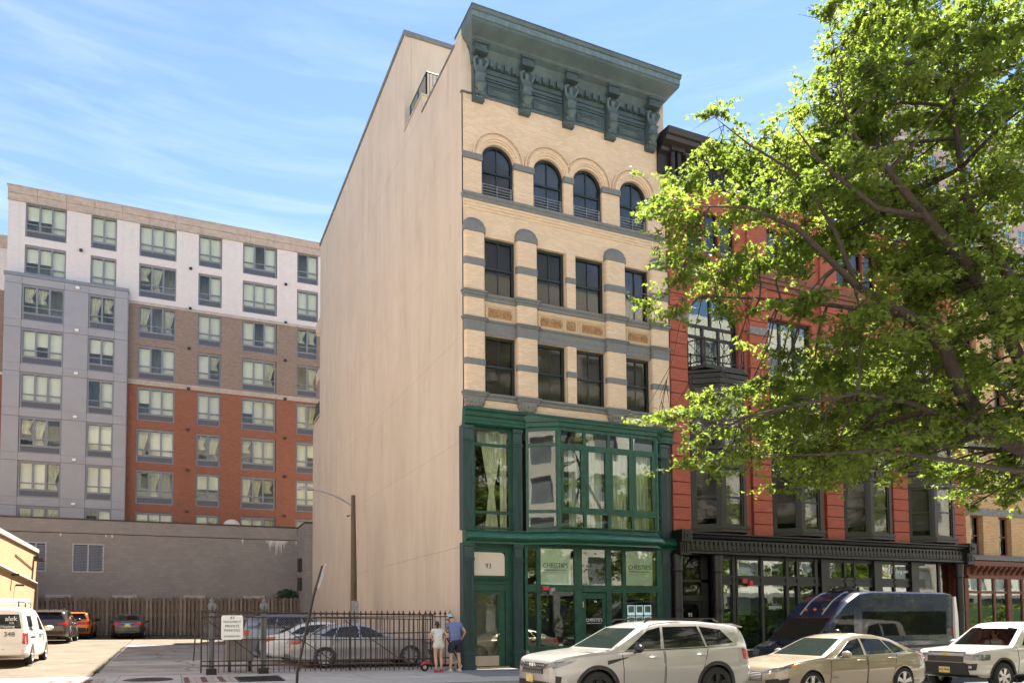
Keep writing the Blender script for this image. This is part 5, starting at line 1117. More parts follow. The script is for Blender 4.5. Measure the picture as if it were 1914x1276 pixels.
pk = MB().box(-.011, .011, -.011, .011, 0, 1.62).mesh('picket', 'rust_iron'); rk = random.Random(6)
for i in range(45):
    x = .98 + .152 * i; inst('picket', pk, IG, Vector((x, GYf - .02, .15 - .017 * (x - .8))) - WORLD[IG.name], (0, rk.uniform(-.012, .012), 0))
for a, b in (((.85, 1.75), (2.35, .55)), ((2.75, 1.65), (4.5, .42)), ((4.9, 1.62), (6.6, .42))): bar(IG, 'truss_rod', (a[0], GYf + .02, a[1]), (b[0], GYf + .02, b[1]), .03)
cl = MB(); y = GYf + .035
for sgn in (1, -1):
    n = 0; c = -2.0
    while c < 9.2:                                     # lines x - sgn*z = c clipped to the mesh rectangle
        pts = []
        for z in (.36, 1.72):
            pts.append((c + sgn * (z - (0 if sgn > 0 else 1.5)), z))
        (xa, za), (xb, zb_) = pts
        if xa > xb: xa, za, xb, zb_ = xb, zb_, xa, za
        lo, hi = .85, 7.7
        if xb > lo and xa < hi:
            k = (zb_ - za) / (xb - xa)
            if xa < lo: za += k * (lo - xa); xa = lo
            if xb > hi: zb_ -= k * (xb - hi); xb = hi
            d = .0022; cl.raw([(xa, y, za + d), (xa, y + d, za - d), (xb, y + d, zb_ - d), (xb, y, zb_ + d), (xa, y - d, za - d), (xb, y - d, zb_ - d)], [(0, 1, 2, 3), (4, 0, 3, 5), (1, 4, 5, 2)])
        c += .075
o = cl.build('chain_link', 'galvanised', IG); o['kind'] = 'stuff'
for x, nm in ((1.10, 'broad'), (2.53, 'second')):
    z = z0g(x); GP = thing('gate_post', f'stout grey gate post with round roller cap, {"at the free end of the sliding gate" if x < 2 else "just right of the white parking sign"}', 'post', (x, GYf + .12, z), group='gate posts')
    m = MB(); m.box(x - .075, x + .075, GYf + .05, GYf + .2, z, 1.92); m.build('post', 'post_gray', GP); m = MB(); m.box(x - .14, x + .14, GYf + .04, GYf + .24, z, z + .17); m.build('post_base', 'iron_black', GP)
    m = MB(); m.lathe([(.0, -.06), (.12, -.06), (.12, .06), (.0, .06)], (x, GYf + .1, 2.06), 18, 'y'); m.tube((x, GYf + .1, 2.12), (x, GYf + .1, 2.22), .055); m.ball((x, GYf + .1, 2.22), .065, 10, 6); m.build('roller_cap', 'post_gray', GP, smooth=40)
    m = MB(); m.box(x - .012, x + .012, GYf - .0, GYf + .035, 1.86, 2.06); m.build('roller_slot', 'iron_black', GP)
SG = thing('parking_sign', 'white private parking sign with black lettering wired to the iron gate', 'sign', (1.64, GYf - .06, 1.44))
m = MB(); m.prism([(1.345 + .04, 1.09), (1.935 - .04, 1.09), (1.935, 1.13), (1.935, 1.75), (1.895, 1.79), (1.385, 1.79), (1.345, 1.75), (1.345, 1.13)], 'y', GYf - .06, GYf - .05); pl_ = m.build('sign_plate', 'sign_white', SG)
for s, z, sz, sx in (('83', 1.715, .105, 1.1), ('MONTGOMERY ST', 1.60, .085, .66), ('PRIVATE', 1.475, .105, 1.0), ('PARKING', 1.355, .105, 1.0), ('FOR RESIDENTS ONLY', 1.185, .075, .60)): text('sign_lettering', s, sz, 'ink', SG, (0, -.004, z - 1.44), sx=sx)
OBX = thing('gate_motor_box', 'grey brown steel gate motor cabinet on two legs behind the gate', 'cabinet', (1.95, 24.7, zg(1.95, 24.7)))
m = MB(); m.box(1.57, 2.33, 24.5, 24.95, .40, 1.02); m.box(1.55, 2.35, 24.48, 24.97, 1.02, 1.06); m.build('cabinet', 'box_brown', OBX)
for x in (1.62, 2.2): MB().box(x, x + .08, 24.6, 24.85, .08, .40).build('leg', 'iron_black', OBX)
m = MB().box(1.64, 2.26, 24.485, 24.5, .48, .96).build('cabinet_door', 'box_brown', OBX)
IF = thing('iron_fence', 'black iron fence with spear finials between the gate and the green pilaster', 'fence', (4.2, 24.15, zg(4.2, 24.1)))
for z in (1.72, 1.2, .35): bar(IF, 'fence_rail', (4.05, 24.15, z), (8.64, 24.15, z - .0), .04)
pf = MB(); pf.box(-.012, .012, -.012, .012, 0, 1.66); pf.prism([(-.012, 1.66), (.012, 1.66), (.02, 1.70), (.055, 1.715), (.05, 1.75), (.018, 1.745), (.022, 1.78), (0, 1.85), (-.022, 1.78), (-.018, 1.745), (-.05, 1.75), (-.055, 1.715), (-.02, 1.70)], 'y', -.01, .01)
pf = pf.mesh('picket', 'rust_iron')
for i in range(26):
    x = 4.1 + .178 * i; inst('picket', pf, IF, Vector((x, 24.12, .09)) - WORLD[IF.name], (0, rk.uniform(-.015, .015), 0))
for x in (5.2, 7.62, 8.55): bar(IF, 'fence_post', (x, 24.18, .05), (x, 24.18, 1.78), .07)
# street lamp on a timber pole
LP = thing('street_lamp', 'timber lamp post with curved arm and cobra head lamp beside the beige flank wall', 'street lamp', (7.52, 34.2, zg(7.5, 34.2)))
m = MB(); m.path([(7.53, 34.2, .2), (7.52, 34.2, 4), (7.49, 34.2, 7.27)], [.165, .135, .095], 12); m.build('pole', 'wood_pole', LP, smooth=50)
m = MB(); m.box(7.40, 7.70, 33.98, 34.1, 1.3, 2.5); m.build('meter_box', 'galvanised', LP)
m = MB(); m.path([(7.42, 34.2, 6.80), (7.1, 34.2, 6.98), (6.6, 34.2, 7.22), (6.1, 34.2, 7.36), (5.7, 34.2, 7.42)], [.045, .042, .038, .034, .03], 8); m.build('arm', 'galvanised', LP, smooth=50)
m = MB(); m.path([(5.75, 34.2, 7.42), (5.6, 34.2, 7.44), (5.35, 34.2, 7.46), (5.1, 34.2, 7.43), (5.0, 34.2, 7.41)], [.04, .08, .115, .09, .02], 10); m.build('lamp_head', 'galvanised', LP, smooth=50)
m = MB(); m.ball((5.3, 34.2, 7.38), (.17, .09, .07), 10, 6); m.build('lamp_lens', 'panel_cream', LP, smooth=60)
m = MB(); m.box(7.2, 7.28, 34.1, 34.2, 6.28, 6.34); m.tube((7.24, 34.15, 6.3), (7.44, 34.2, 6.4), .012); m.build('camera', 'iron_black', LP)
# leaning sign post
LS = thing('leaning_sign_post', 'bent grey steel sign post leaning right with its sign seen edge on', 'sign post', (2.9, 19.35, .07))
m = MB(); m.path([(2.86, 19.35, -.1), (2.87, 19.35, .35), (2.95, 19.34, .75), (3.24, 19.32, 2.2), (3.46, 19.30, 2.98)], [.035, .035, .035, .034, .033], 8); m.build('post', 'iron_brown', LS, smooth=40)
m = MB(); e = Vector((.22, 0, .78)).normalized(); b0 = Vector((3.33, 19.02, 2.42)); v = []
for d in (-.012, .012):
    for yy, t in ((0, 0), (.46, 0), (.46, .62), (0, .62)): p = b0 + e * t + Vector((d, yy, 0)); v.append(p)
m.raw(v, [(0, 1, 2, 3), (7, 6, 5, 4), (0, 4, 5, 1), (1, 5, 6, 2), (2, 6, 7, 3), (3, 7, 4, 0)]); m.build('sign_plate', 'galvanised', LS)
# meter poles on the pavement at right
for x, y, ztop, lab in ((20.38, 19.2, 2.05, 'thin grey sign pole on the pavement before the black shopfront'), (31.2, 19.4, 2.6, 'thin grey sign pole before the brown shopfront')):
    m = MB(); m.tube((x, y, zs_street(x) - .02), (x, y, ztop), .05, n=8); o = m.build('sign_pole', 'galvanised', smooth=40); tag(o, lab, 'pole')
# ------------------------------------------------------------------ vehicles
for nm, c, fl, r in (('paint_pearl', (.36, .345, .33), .2, .3), ('paint_champagne', (.29, .24, .178), .4, .3), ('paint_navy', (.008, .017, .046), .0, .25), ('paint_white', (.44, .42, .39), 0, .32), ('paint_van', (.72, .70, .64), 0, .4), ('paint_gray', (.085, .075, .062), .5, .3), ('paint_orange', (.62, .19, .02), .1, .3), ('paint_dark', (.060, .052, .046), .4, .3), ('paint_silver', (.46, .45, .44), .5, .32), ('paint_snow', (.72, .72, .71), 0, .3), ('paint_steel', (.15, .18, .22), .5, .3)): paint(nm, c, fl, r)
def car_glass(nm, c, sp_=.36):
    m, t, p = _mat(nm); p.inputs['Base Color'].default_value = (*c, 1); p.inputs['Roughness'].default_value = .04; p.inputs['Specular IOR Level'].default_value = sp_; p.inputs['IOR'].default_value = 1.5 if sp_ > .3 else 1.28
    v = coords(t); n = N(t, 'ShaderNodeTexNoise', i_Scale=1.7, i_Detail=2.); t.links.new(v, n.inputs['Vector']); b = N(t, 'ShaderNodeBump', i_Strength=.08, i_Distance=.05); t.links.new(n.outputs['Fac'], b.inputs['Height']); t.links.new(b.outputs[0], p.inputs['Normal']); M[nm] = m
car_glass('car_glass', (.010, .012, .0115)); car_glass('wind_glass', (.014, .020, .017), .22)
def lerp(a, b, t): return a + (b - a) * t
def pw(tbl, x): return float(np.interp(x, [p[0] for p in tbl], [p[1] for p in tbl]))
def smooth_pw(tbl, x, h=.05): return (pw(tbl, x - h) + 2 * pw(tbl, x) + pw(tbl, x + h)) / 4
class Car:
    def __init__(s, name, label, cat, sp, loc, rz, group=None):
        s.sp = sp; s.root = thing(name, label, cat, loc, rz, group); s.body()
    def section(s, x):
        sp = s.sp; zt = smooth_pw(sp['top'], x, sp.get('h', .04)); w = smooth_pw(sp['plan'], x, .03); zl = smooth_pw(sp['low'], x); zb = min(smooth_pw(sp['belt'], x), zt - .03); H = sp['H']; hb = sp['hb']
        c = max(0., min(1., (zt - zb - .06) / (H - hb - .06))); wt = lerp(.93 * w, sp['roofw'] * w / .95, c); bz = zb - zl; crown = sp.get('crown', .03)
        p = [(0, zl), (.80 * w, zl), (.925 * w, zl + .035), (.975 * w, zl + .15 * bz), (.968 * w, zl + .24 * bz), (.985 * w, zl + .44 * bz), (w, zl + .66 * bz), (.985 * w, zl + .71 * bz), (.978 * w, zl + .84 * bz), (.962 * w, zl + .95 * bz), (.945 * w, zb)]
        top = zt - lerp(.012, .075, c); x0 = .925 * w
        for f in (.06, .33, .66, 1.): p.append((lerp(x0, wt, f ** 1.15), lerp(zb + .008, top, f)))
        p += [(wt * .955, lerp(top, zt, .48)), (wt * .86, lerp(top, zt, .74)), (wt * .5, zt - .12 * crown), (0, zt)]
        return p
    def body(s):
        sp = s.sp; L_ = sp['L']; xs = sorted(set([0., .012, .03, .06] + [round(v, 3) for v in np.linspace(.09, L_ - .09, sp.get('n', 84))] + [L_ - .06, L_ - .03, L_ - .012, L_] + [v + d for v, _ in sp['top'] for d in (-.02, .02) if .1 < v < L_ - .1]))
        v = []; f = []; secs = [s.section(x) for x in xs]; k = len(secs[0]); n = 2 * k - 2
        for x, p in zip(xs, secs):
            v += [(x, y, z) for y, z in p] + [(x, -y, z) for y, z in p[-2:0:-1]]
        for i in range(len(xs) - 1):
            for j in range(n): a = i * n + j; b = i * n + (j + 1) % n; f.append((a, a + n, b + n, b))
        for base, fl in ((0, False), ((len(xs) - 1) * n, True)):
            c = len(v); q = [v[base + j] for j in range(n)]; v.append((q[0][0], 0, sum(t[2] for t in q) / n))
            for j in range(n): a, b = base + j, base + (j + 1) % n; f.append((a, b, c) if not fl else (b, a, c))
        s.bvh = BVHTree.FromPolygons([Vector(t) for t in v], f)
        mb = MB(); mb.v = v; mb.f = f; mb.m = [0] * len(f); me = mb.mesh('body', sp['paint'])
        cut = MB()
        for ax in sp['axles']:
            for sgn in (-1, 1):
                r = sp['wr'] + sp.get('gap', .045); zc = sp['wr']; a = sgn * (sp['W'] / 2 - .30); b = sgn * (sp['W'] / 2 + .1); n2 = 28
                pts = [(ax + r * math.cos(2 * math.pi * q / n2), zc + r * math.sin(2 * math.pi * q / n2)) for q in range(n2)]
                cut.prism(pts, 'y', min(a, b), max(a, b))
        def tmp(mesh, fix):
            import bmesh
            bm = bmesh.new(); bm.from_mesh(mesh); bmesh.ops.recalc_face_normals(bm, faces=bm.faces); bm.to_mesh(mesh); bm.free(); o = bpy.data.objects.new('tmp', mesh); COL.objects.link(o); return o
        cm = cut.mesh('cut', 'rubber_trim'); ob, oc = tmp(me, 0), tmp(cm, 0)
        md = ob.modifiers.new('b', 'BOOLEAN'); md.operation = 'DIFFERENCE'; md.object = oc; md.solver = 'EXACT'; md.material_mode = 'TRANSFER'
        dg = bpy.context.evaluated_depsgraph_get(); r = bpy.data.meshes.new_from_object(ob.evaluated_get(dg)); r.name = 'body'
        bpy.data.objects.remove(ob); bpy.data.objects.remove(oc); bpy.data.meshes.remove(me); bpy.data.meshes.remove(cm)
        r.polygons.foreach_set('use_smooth', [True] * len(r.polygons)); r.set_sharp_from_angle(angle=R_(32)); s.mesh_body = r
        o = bpy.data.objects.new('body', r); link(o, s.root); s.bo = o
    # --- panels laid on the body
    def grid(s, name, mat, pts, off, parent=None, flip=False, skirt=.012, label=None):
        """pts[i][j] = (point on surface, outward direction)"""
        mb = MB(); n, k = len(pts), len(pts[0]); V = [[p + d * off for p, d in row] for row in pts]; I = [[p - d * skirt for p, d in row] for row in pts]
        mb.v = [tuple(q) for row in V for q in row]; mb.f = [(i * k + j, i * k + j + 1, (i + 1) * k + j + 1, (i + 1) * k + j) for i in range(n - 1) for j in range(k - 1)]; mb.m = [0] * len(mb.f)
        rim = [(i, 0) for i in range(n)] + [(n - 1, j) for j in range(1, k)] + [(i, k - 1) for i in range(n - 2, -1, -1)] + [(0, j) for j in range(k - 2, 0, -1)]
        for a, b in zip(rim, rim[1:] + rim[:1]): mb.face([V[a[0]][a[1]], V[b[0]][b[1]], I[b[0]][b[1]], I[a[0]][a[1]]])
        o = bpy.data.objects.new(name, mb.mesh(name, mat, smooth=40)); link(o, parent or s.root)
        if label: o['label'] = label
        return o
    def hit(s, o, d):
        h = s.bvh.ray_cast(Vector(o), Vector(d)); 
        return (h[0], h[1] if h[1].dot(Vector(d)) < 0 else -h[1]) if h[0] is not None else None
    def side(s, name, mat, bot, top, sgn=-1, off=.004, nx=14, nz=6, parent=None, **k):
        x0, x1 = bot[0][0], bot[-1][0]; rows = []
        for i in range(nx + 1):
            u = i / nx; xb = lerp(x0, x1, u); zb = pw(bot, xb); xt = lerp(top[0][0], top[-1][0], u); zt = pw(top, xt); row = []
            for j in range(nz + 1):
                t = j / nz; x, z = lerp(xb, xt, t), lerp(zb, zt, t); h = s.hit((x, sgn * 3, z), (0, -sgn, 0))
                row.append((h[0], Vector((0, sgn, 0))) if h else row[-1] if row else (Vector((x, sgn * .9, z)), Vector((0, sgn, 0))))
            rows.append(row)
        return s.grid(name, mat, rows, off, parent, **k)
    def end(s, name, mat, bot, top, front=True, off=.005, ny=14, nz=8, parent=None, **k):
        dx = -1 if front else 1; rows = []; X = -3 if front else s.sp['L'] + 3
        for i in range(ny + 1):
            u = i / ny; yb = lerp(bot[0][0], bot[-1][0], u); yt = lerp(top[0][0], top[-1][0], u); zb, zt = pw(bot, yb), pw(top, yt); row = []
            for j in range(nz + 1):
                t = j / nz; y, z = lerp(yb, yt, t), lerp(zb, zt, t); h = s.hit((X, y, z), (-dx, 0, 0)); row.append((h[0], Vector((dx, 0, 0))) if h else row[-1] if row else (Vector((0 if front else s.sp['L'], y, z)), Vector((dx, 0, 0))))
            rows.append(row)
        return s.grid(name, mat, rows, off, parent, **k)
    def both(s, fn):
        for sg in (-1, 1): fn(sg)
    def wheels(s, style, n=5, rim='rim_silver', lip=True):
        sp = s.sp; r = sp['wr']; rr_ = r * sp.get('rimk', .70); wd = .21
        ty = MB(); ty.lathe([(rr_, 0), (r * .86, -.008), (r * .96, .012), (r, .04), (r, wd - .04), (r * .96, wd - .01), (rr_, wd)], (0, 0, 0), 36, 'y'); ty = ty.mesh('tyre', 'tyre', smooth=40)
        rm = MB(); rm.lathe([(rr_, .0), (rr_ * .965, -.004), (rr_ * .94, .012), (rr_ * .92, .09), (.03, .10), (.0, .10)], (0, 0, 0), 32, 'y', mi=0)
        for k in range(n):
            for dlt in ((-.13, .13) if style == 'split' else (0,)):
                t = 2 * math.pi * k / n + dlt + .25; c, q = math.cos(t), math.sin(t); w0, w1 = (.030, .022) if style == 'split' else (.055, .04)
                P = lambda rad, off, dep: (rad * c - off * q, dep, rad * q + off * c)
                r0, r1 = rr_ * .14, rr_ * .95
                v = [P(r0, -w0, .012), P(r0, w0, .012), P(r1, w1, .004), P(r1, -w1, .004), P(r0, -w0, .06), P(r0, w0, .06), P(r1, w1, .05), P(r1, -w1, .05)]
                rm.raw(v, [(0, 3, 2, 1), (0, 1, 5, 4), (1, 2, 6, 5), (2, 3, 7, 6), (3, 0, 4, 7)])
        rm.lathe([(0, .0), (rr_ * .15, .003), (rr_ * .20, .02), (rr_ * .2, .08)], (0, 0, 0), 14, 'y')
        rm = rm.mesh('rim', rim, smooth=35); bk = MB().lathe([(0, .085), (rr_ * .93, .08)], (0, 0, 0), 20, 'y').mesh('brake_disc', 'rubber_trim')
        for ax in sp['axles']:
            for sg in (-1, 1):
                e = bpy.data.objects.new('wheel', ty); link(e, s.root); e.location = (ax, sg * (sp['W'] / 2 - .012), sp['wr']); e.rotation_euler = (0, 0, 0 if sg < 0 else math.pi)
                inst('rim', rm, e, (0, 0, 0)); inst('brake_disc', bk, e, (0, 0, 0))
    def arch_trim(s, mat, t=.06):
        sp = s.sp; 
        for ax in sp['axles']:
            for sg in (-1, 1):
                rows = []
                for i in range(25):
                    a = math.pi * (-.10 + 1.20 * i / 24); row = []
                    for rr_ in (sp['wr'] + sp.get('gap', .045) + .004, sp['wr'] + sp.get('gap', .045) + t * .5, sp['wr'] + sp.get('gap', .045) + t):
                        x, z = ax + rr_ * math.cos(a), sp['wr'] + rr_ * math.sin(a); h = s.hit((x, sg * 3, z), (0, -sg, 0)); row.append((h[0] if h and abs(h[0].y) > .5 else Vector((x, sg * (sp['W'] / 2 - .02), z)), Vector((0, sg, 0))))
                    rows.append(row)
                s.grid('arch_trim', mat, rows, .014, skirt=.01)
    def box(s, name, mat, x0, x1, y0, y1, z0, z1, parent=None):
        o = bpy.data.objects.new(name, MB().box(x0, x1, y0, y1, z0, z1).mesh(name, mat)); link(o, parent or s.root); return o
    def mirror(s, x, z, mat, w=.94):
        for sg in (-1, 1):
            m = MB(); m.ball((x, sg * (w + .13), z), (.085, .13, .085), 12, 8); m.tube((x + .02, sg * (w - .06), z - .07), (x, sg * (w + .06), z - .06), .03); o = bpy.data.objects.new('wing_mirror', m.mesh('wing_mirror', mat, smooth=60)); link(o, s.root)
    def door(s, bot, top, handle, mat, hm=None, sg=-1):
        o = s.side('door', mat, bot, top, sg, off=.003, skirt=.004, nz=10)
        for k_ in (0, -1): s.side('door_gap', 'rubber_trim', [(bot[k_][0] - .007, bot[k_][1]), (bot[k_][0] + .007, bot[k_][1])], [(top[k_][0] - .007, top[k_][1]), (top[k_][0] + .007, top[k_][1])], sg, off=.005, nx=1, nz=12, parent=o, skirt=.004)
        if handle:
            x, z = handle; h = s.hit((x, sg * 3, z), (0, -sg, 0)); y = h[0].y if h else sg * .9
            m = MB(); m.path([(x - .11, y + sg * .01, z), (x - .09, y + sg * .04, z + .003), (x + .09, y + sg * .04, z + .003), (x + .11, y + sg * .01, z)], .018, 8); q = bpy.data.objects.new('handle', m.mesh('handle', hm or mat, smooth=60)); link(q, o)
        return o
    def plate(s, x, z, front=True, txt='', sgn=0., mat='plate_yellow'):
        d = -1 if front else 1; o = s.box('number_plate', mat, min(x, x + d * .012), max(x, x + d * .012), sgn - .15, sgn + .15, z - .075, z + .075)
        if txt: text('plate_lettering', txt, .085, 'ink', o, (x + d * .015, sgn, z), (math.pi / 2, 0, -math.pi / 2 if front else math.pi / 2), sx=.85)
        return o
def yb(c): return [(-c, 0)]
# ---- pearl white sport utility at the kerb lane
def mirrored(p): return [(-y, z) for y, z in p[::-1]] if p[0][0] > 0 or p[0][0] == 0 else p
SUVSP = dict(L=4.81, W=1.90, H=1.70, hb=1.09, roofw=.70, wr=.372, rimk=.66, axles=(.94, 3.755), paint='paint_pearl', gap=.05,
    top=[(0, .70), (.03, .90), (.10, .985), (.3, 1.04), (.8, 1.10), (1.30, 1.145), (2.05, 1.575), (2.4, 1.665), (2.9, 1.70), (3.6, 1.685), (4.15, 1.63), (4.50, 1.57), (4.60, 1.44), (4.70, 1.13), (4.76, .98), (4.81, .80)],
    belt=[(0, .78), (.15, .93), (.6, 1.02), (1.3, 1.07), (2.4, 1.09), (4.0, 1.13), (4.6, 1.16), (4.81, .9)],
    low=[(0, .30), (.3, .22), (1, .24), (4, .24), (4.5, .27), (4.81, .38)], plan=[(0, .60), (.03, .70), (.12, .81), (.3, .895), (.65, .94), (1.2, .945), (3.9, .945), (4.4, .90), (4.68, .82), (4.81, .70)])
def build_suv(name, label, loc, rz, paintm, detail=True, sc=1.):
    sp = dict(SUVSP); sp['paint'] = paintm
    c = Car(name, label, 'car', sp, loc, rz)
    for sg in (-1, 1):
        c.side('side_window', 'car_glass', [(1.62, 1.135), (2.42, 1.145)], [(2.18, 1.50), (2.50, 1.57)], sg); c.side('side_window', 'car_glass', [(2.50, 1.145), (3.52, 1.165)], [(2.56, 1.57), (3.40, 1.575)], sg); c.side('side_window', 'car_glass', [(3.56, 1.17), (4.26, 1.23)], [(3.46, 1.57), (3.98, 1.50)], sg)
        c.side('window_trim', 'rim_black' if not detail else 'chrome', [(1.5, 1.10), (2.5, 1.115), (3.5, 1.135), (4.34, 1.195)], [(1.5, 1.118), (2.5, 1.133), (3.5, 1.152), (4.36, 1.212)], sg, off=.008, nz=2)
        c.door([(1.52, .36), (2.46, .36)], [(1.50, 1.09), (2.47, 1.10)], (2.22, .98), paintm, 'chrome', sg); c.door([(2.49, .36), (3.28, .36), ], [(2.50, 1.10), (3.56, 1.125)], (3.36, 1.0), paintm, 'chrome', sg)
        c.side('sill_cladding', 'rubber_trim', [(1.36, .25), (3.33, .25)], [(1.36, .345), (3.33, .345)], sg, off=.012)
        c.end('headlight', 'lamp_clear', [(sg * .40, .79), (sg * .80, .86)][::sg], [(sg * .40, .875), (sg * .84, .955)][::sg], True, off=.012, ny=8, nz=4); c.side('headlight', 'lamp_clear', [(.07, .81), (.42, .92)], [(.07, .90), (.52, .985)], sg, off=.008, nx=8, nz=3)
        c.side('tail_light', 'lamp_red', [(4.52, .88), (4.78, .86)], [(4.46, 1.10), (4.72, 1.06)], sg, off=.008, nx=6, nz=4)
        c.side('fog_vent', 'rubber_trim', [(.10, .42), (.16, .40)], [(.10, .68), (.20, .66)], sg, off=.012, nx=4, nz=4)
        c.side('fender_vent', 'rim_black', [(1.16, .86), (1.62, .985)], [(1.16, .94), (1.62, 1.0)], sg, off=.008, nx=6, nz=2)
        m = MB(); m.path([(2.2, sg * .62, 1.665), (2.3, sg * .63, 1.725), (3.9, sg * .63, 1.725), (4.05, sg * .62, 1.665)], .02, 6); o = bpy.data.objects.new('roof_rail', m.mesh('roof_rail', 'rim_black')); link(o, c.root)
    c.end('windscreen', 'wind_glass', [(-.76, 1.165), (.76, 1.165)], [(-.58, 1.55), (.58, 1.55)], True); c.end('rear_window', 'car_glass', [(-.70, 1.18), (.70, 1.18)], [(-.55, 1.50), (.55, 1.50)], False)
    c.end('grille', 'rim_black', [(-.46, .70), (.46, .70)], [(-.44, .90), (.44, .90)], True, off=.008); c.end('lower_grille', 'rubber_trim', [(-.62, .36), (.62, .36)], [(-.66, .56), (.66, .56)], True, off=.010); c.end('skid_plate', 'galvanised', [(-.5, .315), (.5, .315)], [(-.5, .35), (.5, .35)], True, off=.02, nz=2)
    c.side('roof_panel', 'rim_black', [(2.1, 1.60), (2.2, 1.60)], [(2.1, 1.61), (2.2, 1.61)], -1, off=.001, nx=2, nz=2)
    c.arch_trim('rubber_trim', .07); c.wheels('split', 5, 'rim_black'); c.mirror(1.78, 1.16, 'rim_black', .93)
    m = MB(); m.prism([(4.44, 1.55), (4.70, 1.53), (4.72, 1.55), (4.44, 1.62)], 'y', -.60, .60); o = bpy.data.objects.new('spoiler', m.mesh('spoiler', paintm)); link(o, c.root)
    m = MB(); m.prism([(3.9, 1.67), (4.15, 1.64), (4.16, 1.71)], 'y', -.02, .02); o = bpy.data.objects.new('antenna_fin', m.mesh('antenna_fin', 'rim_black')); link(o, c.root)
    return c
kx, ky = 6.50, 13.55
c = build_suv('parked_suv', 'pearl white sport utility car with black wheels before the green shopfront', (kx, ky, zs_street(8.7) - .14), 0, 'paint_pearl')
gr = [o for o in c.root.children if o.name.startswith('grille')][0]
hx = MB()
for i in range(10):
    for j in range(3):
        y = -.40 + .088 * i + .044 * (j % 2); z = .735 + .06 * j; h = c.hit((-3, y, z), (1, 0, 0))
        if h: X = h[0].x - .014; hx.v += [(X, y + .036 * math.cos(math.pi * k / 3), z + .030 * math.sin(math.pi * k / 3)) for k in range(6)] + [(X + .012, y + .018 * math.cos(math.pi * k / 3), z + .016 * math.sin(math.pi * k / 3)) for k in range(6)]; b = len(hx.v) - 12; q = [(b + k, b + (k + 1) % 6, b + 6 + (k + 1) % 6, b + 6 + k) for k in range(6)]; hx.f += q; hx.m += [0] * 6
o = bpy.data.objects.new('grille_mesh', hx.mesh('grille_mesh', 'galvanised')); link(o, gr); o['kind'] = 'stuff'
X = c.hit((-3, 0, .86), (1, 0, 0))[0].x - .022
em = MB()
for a, b in (((-.115, 0), (-.115, .06)), ((-.105, .025), (-.06, .06)), ((-.09, .03), (-.05, 0)), ((-.02, 0), (-.02, .06)), ((-.02, .06), (-.05, 0)), ((.015, 0), (.06, .06)), ((.06, .06), (.10, 0))): em.tube((X, -(-a[0]) * 1.1, .83 + a[1] * 1.1), (X, b[0] * 1.1, .83 + b[1] * 1.1), .008, n=4)
em.v = [(x, -y, z) for x, y, z in em.v]
o = bpy.data.objects.new('badge', em.mesh('badge', 'chrome')); link(o, gr)
c.plate(c.hit((-3, .1, .60), (1, 0, 0))[0].x - .012, .60, True, '', .10)
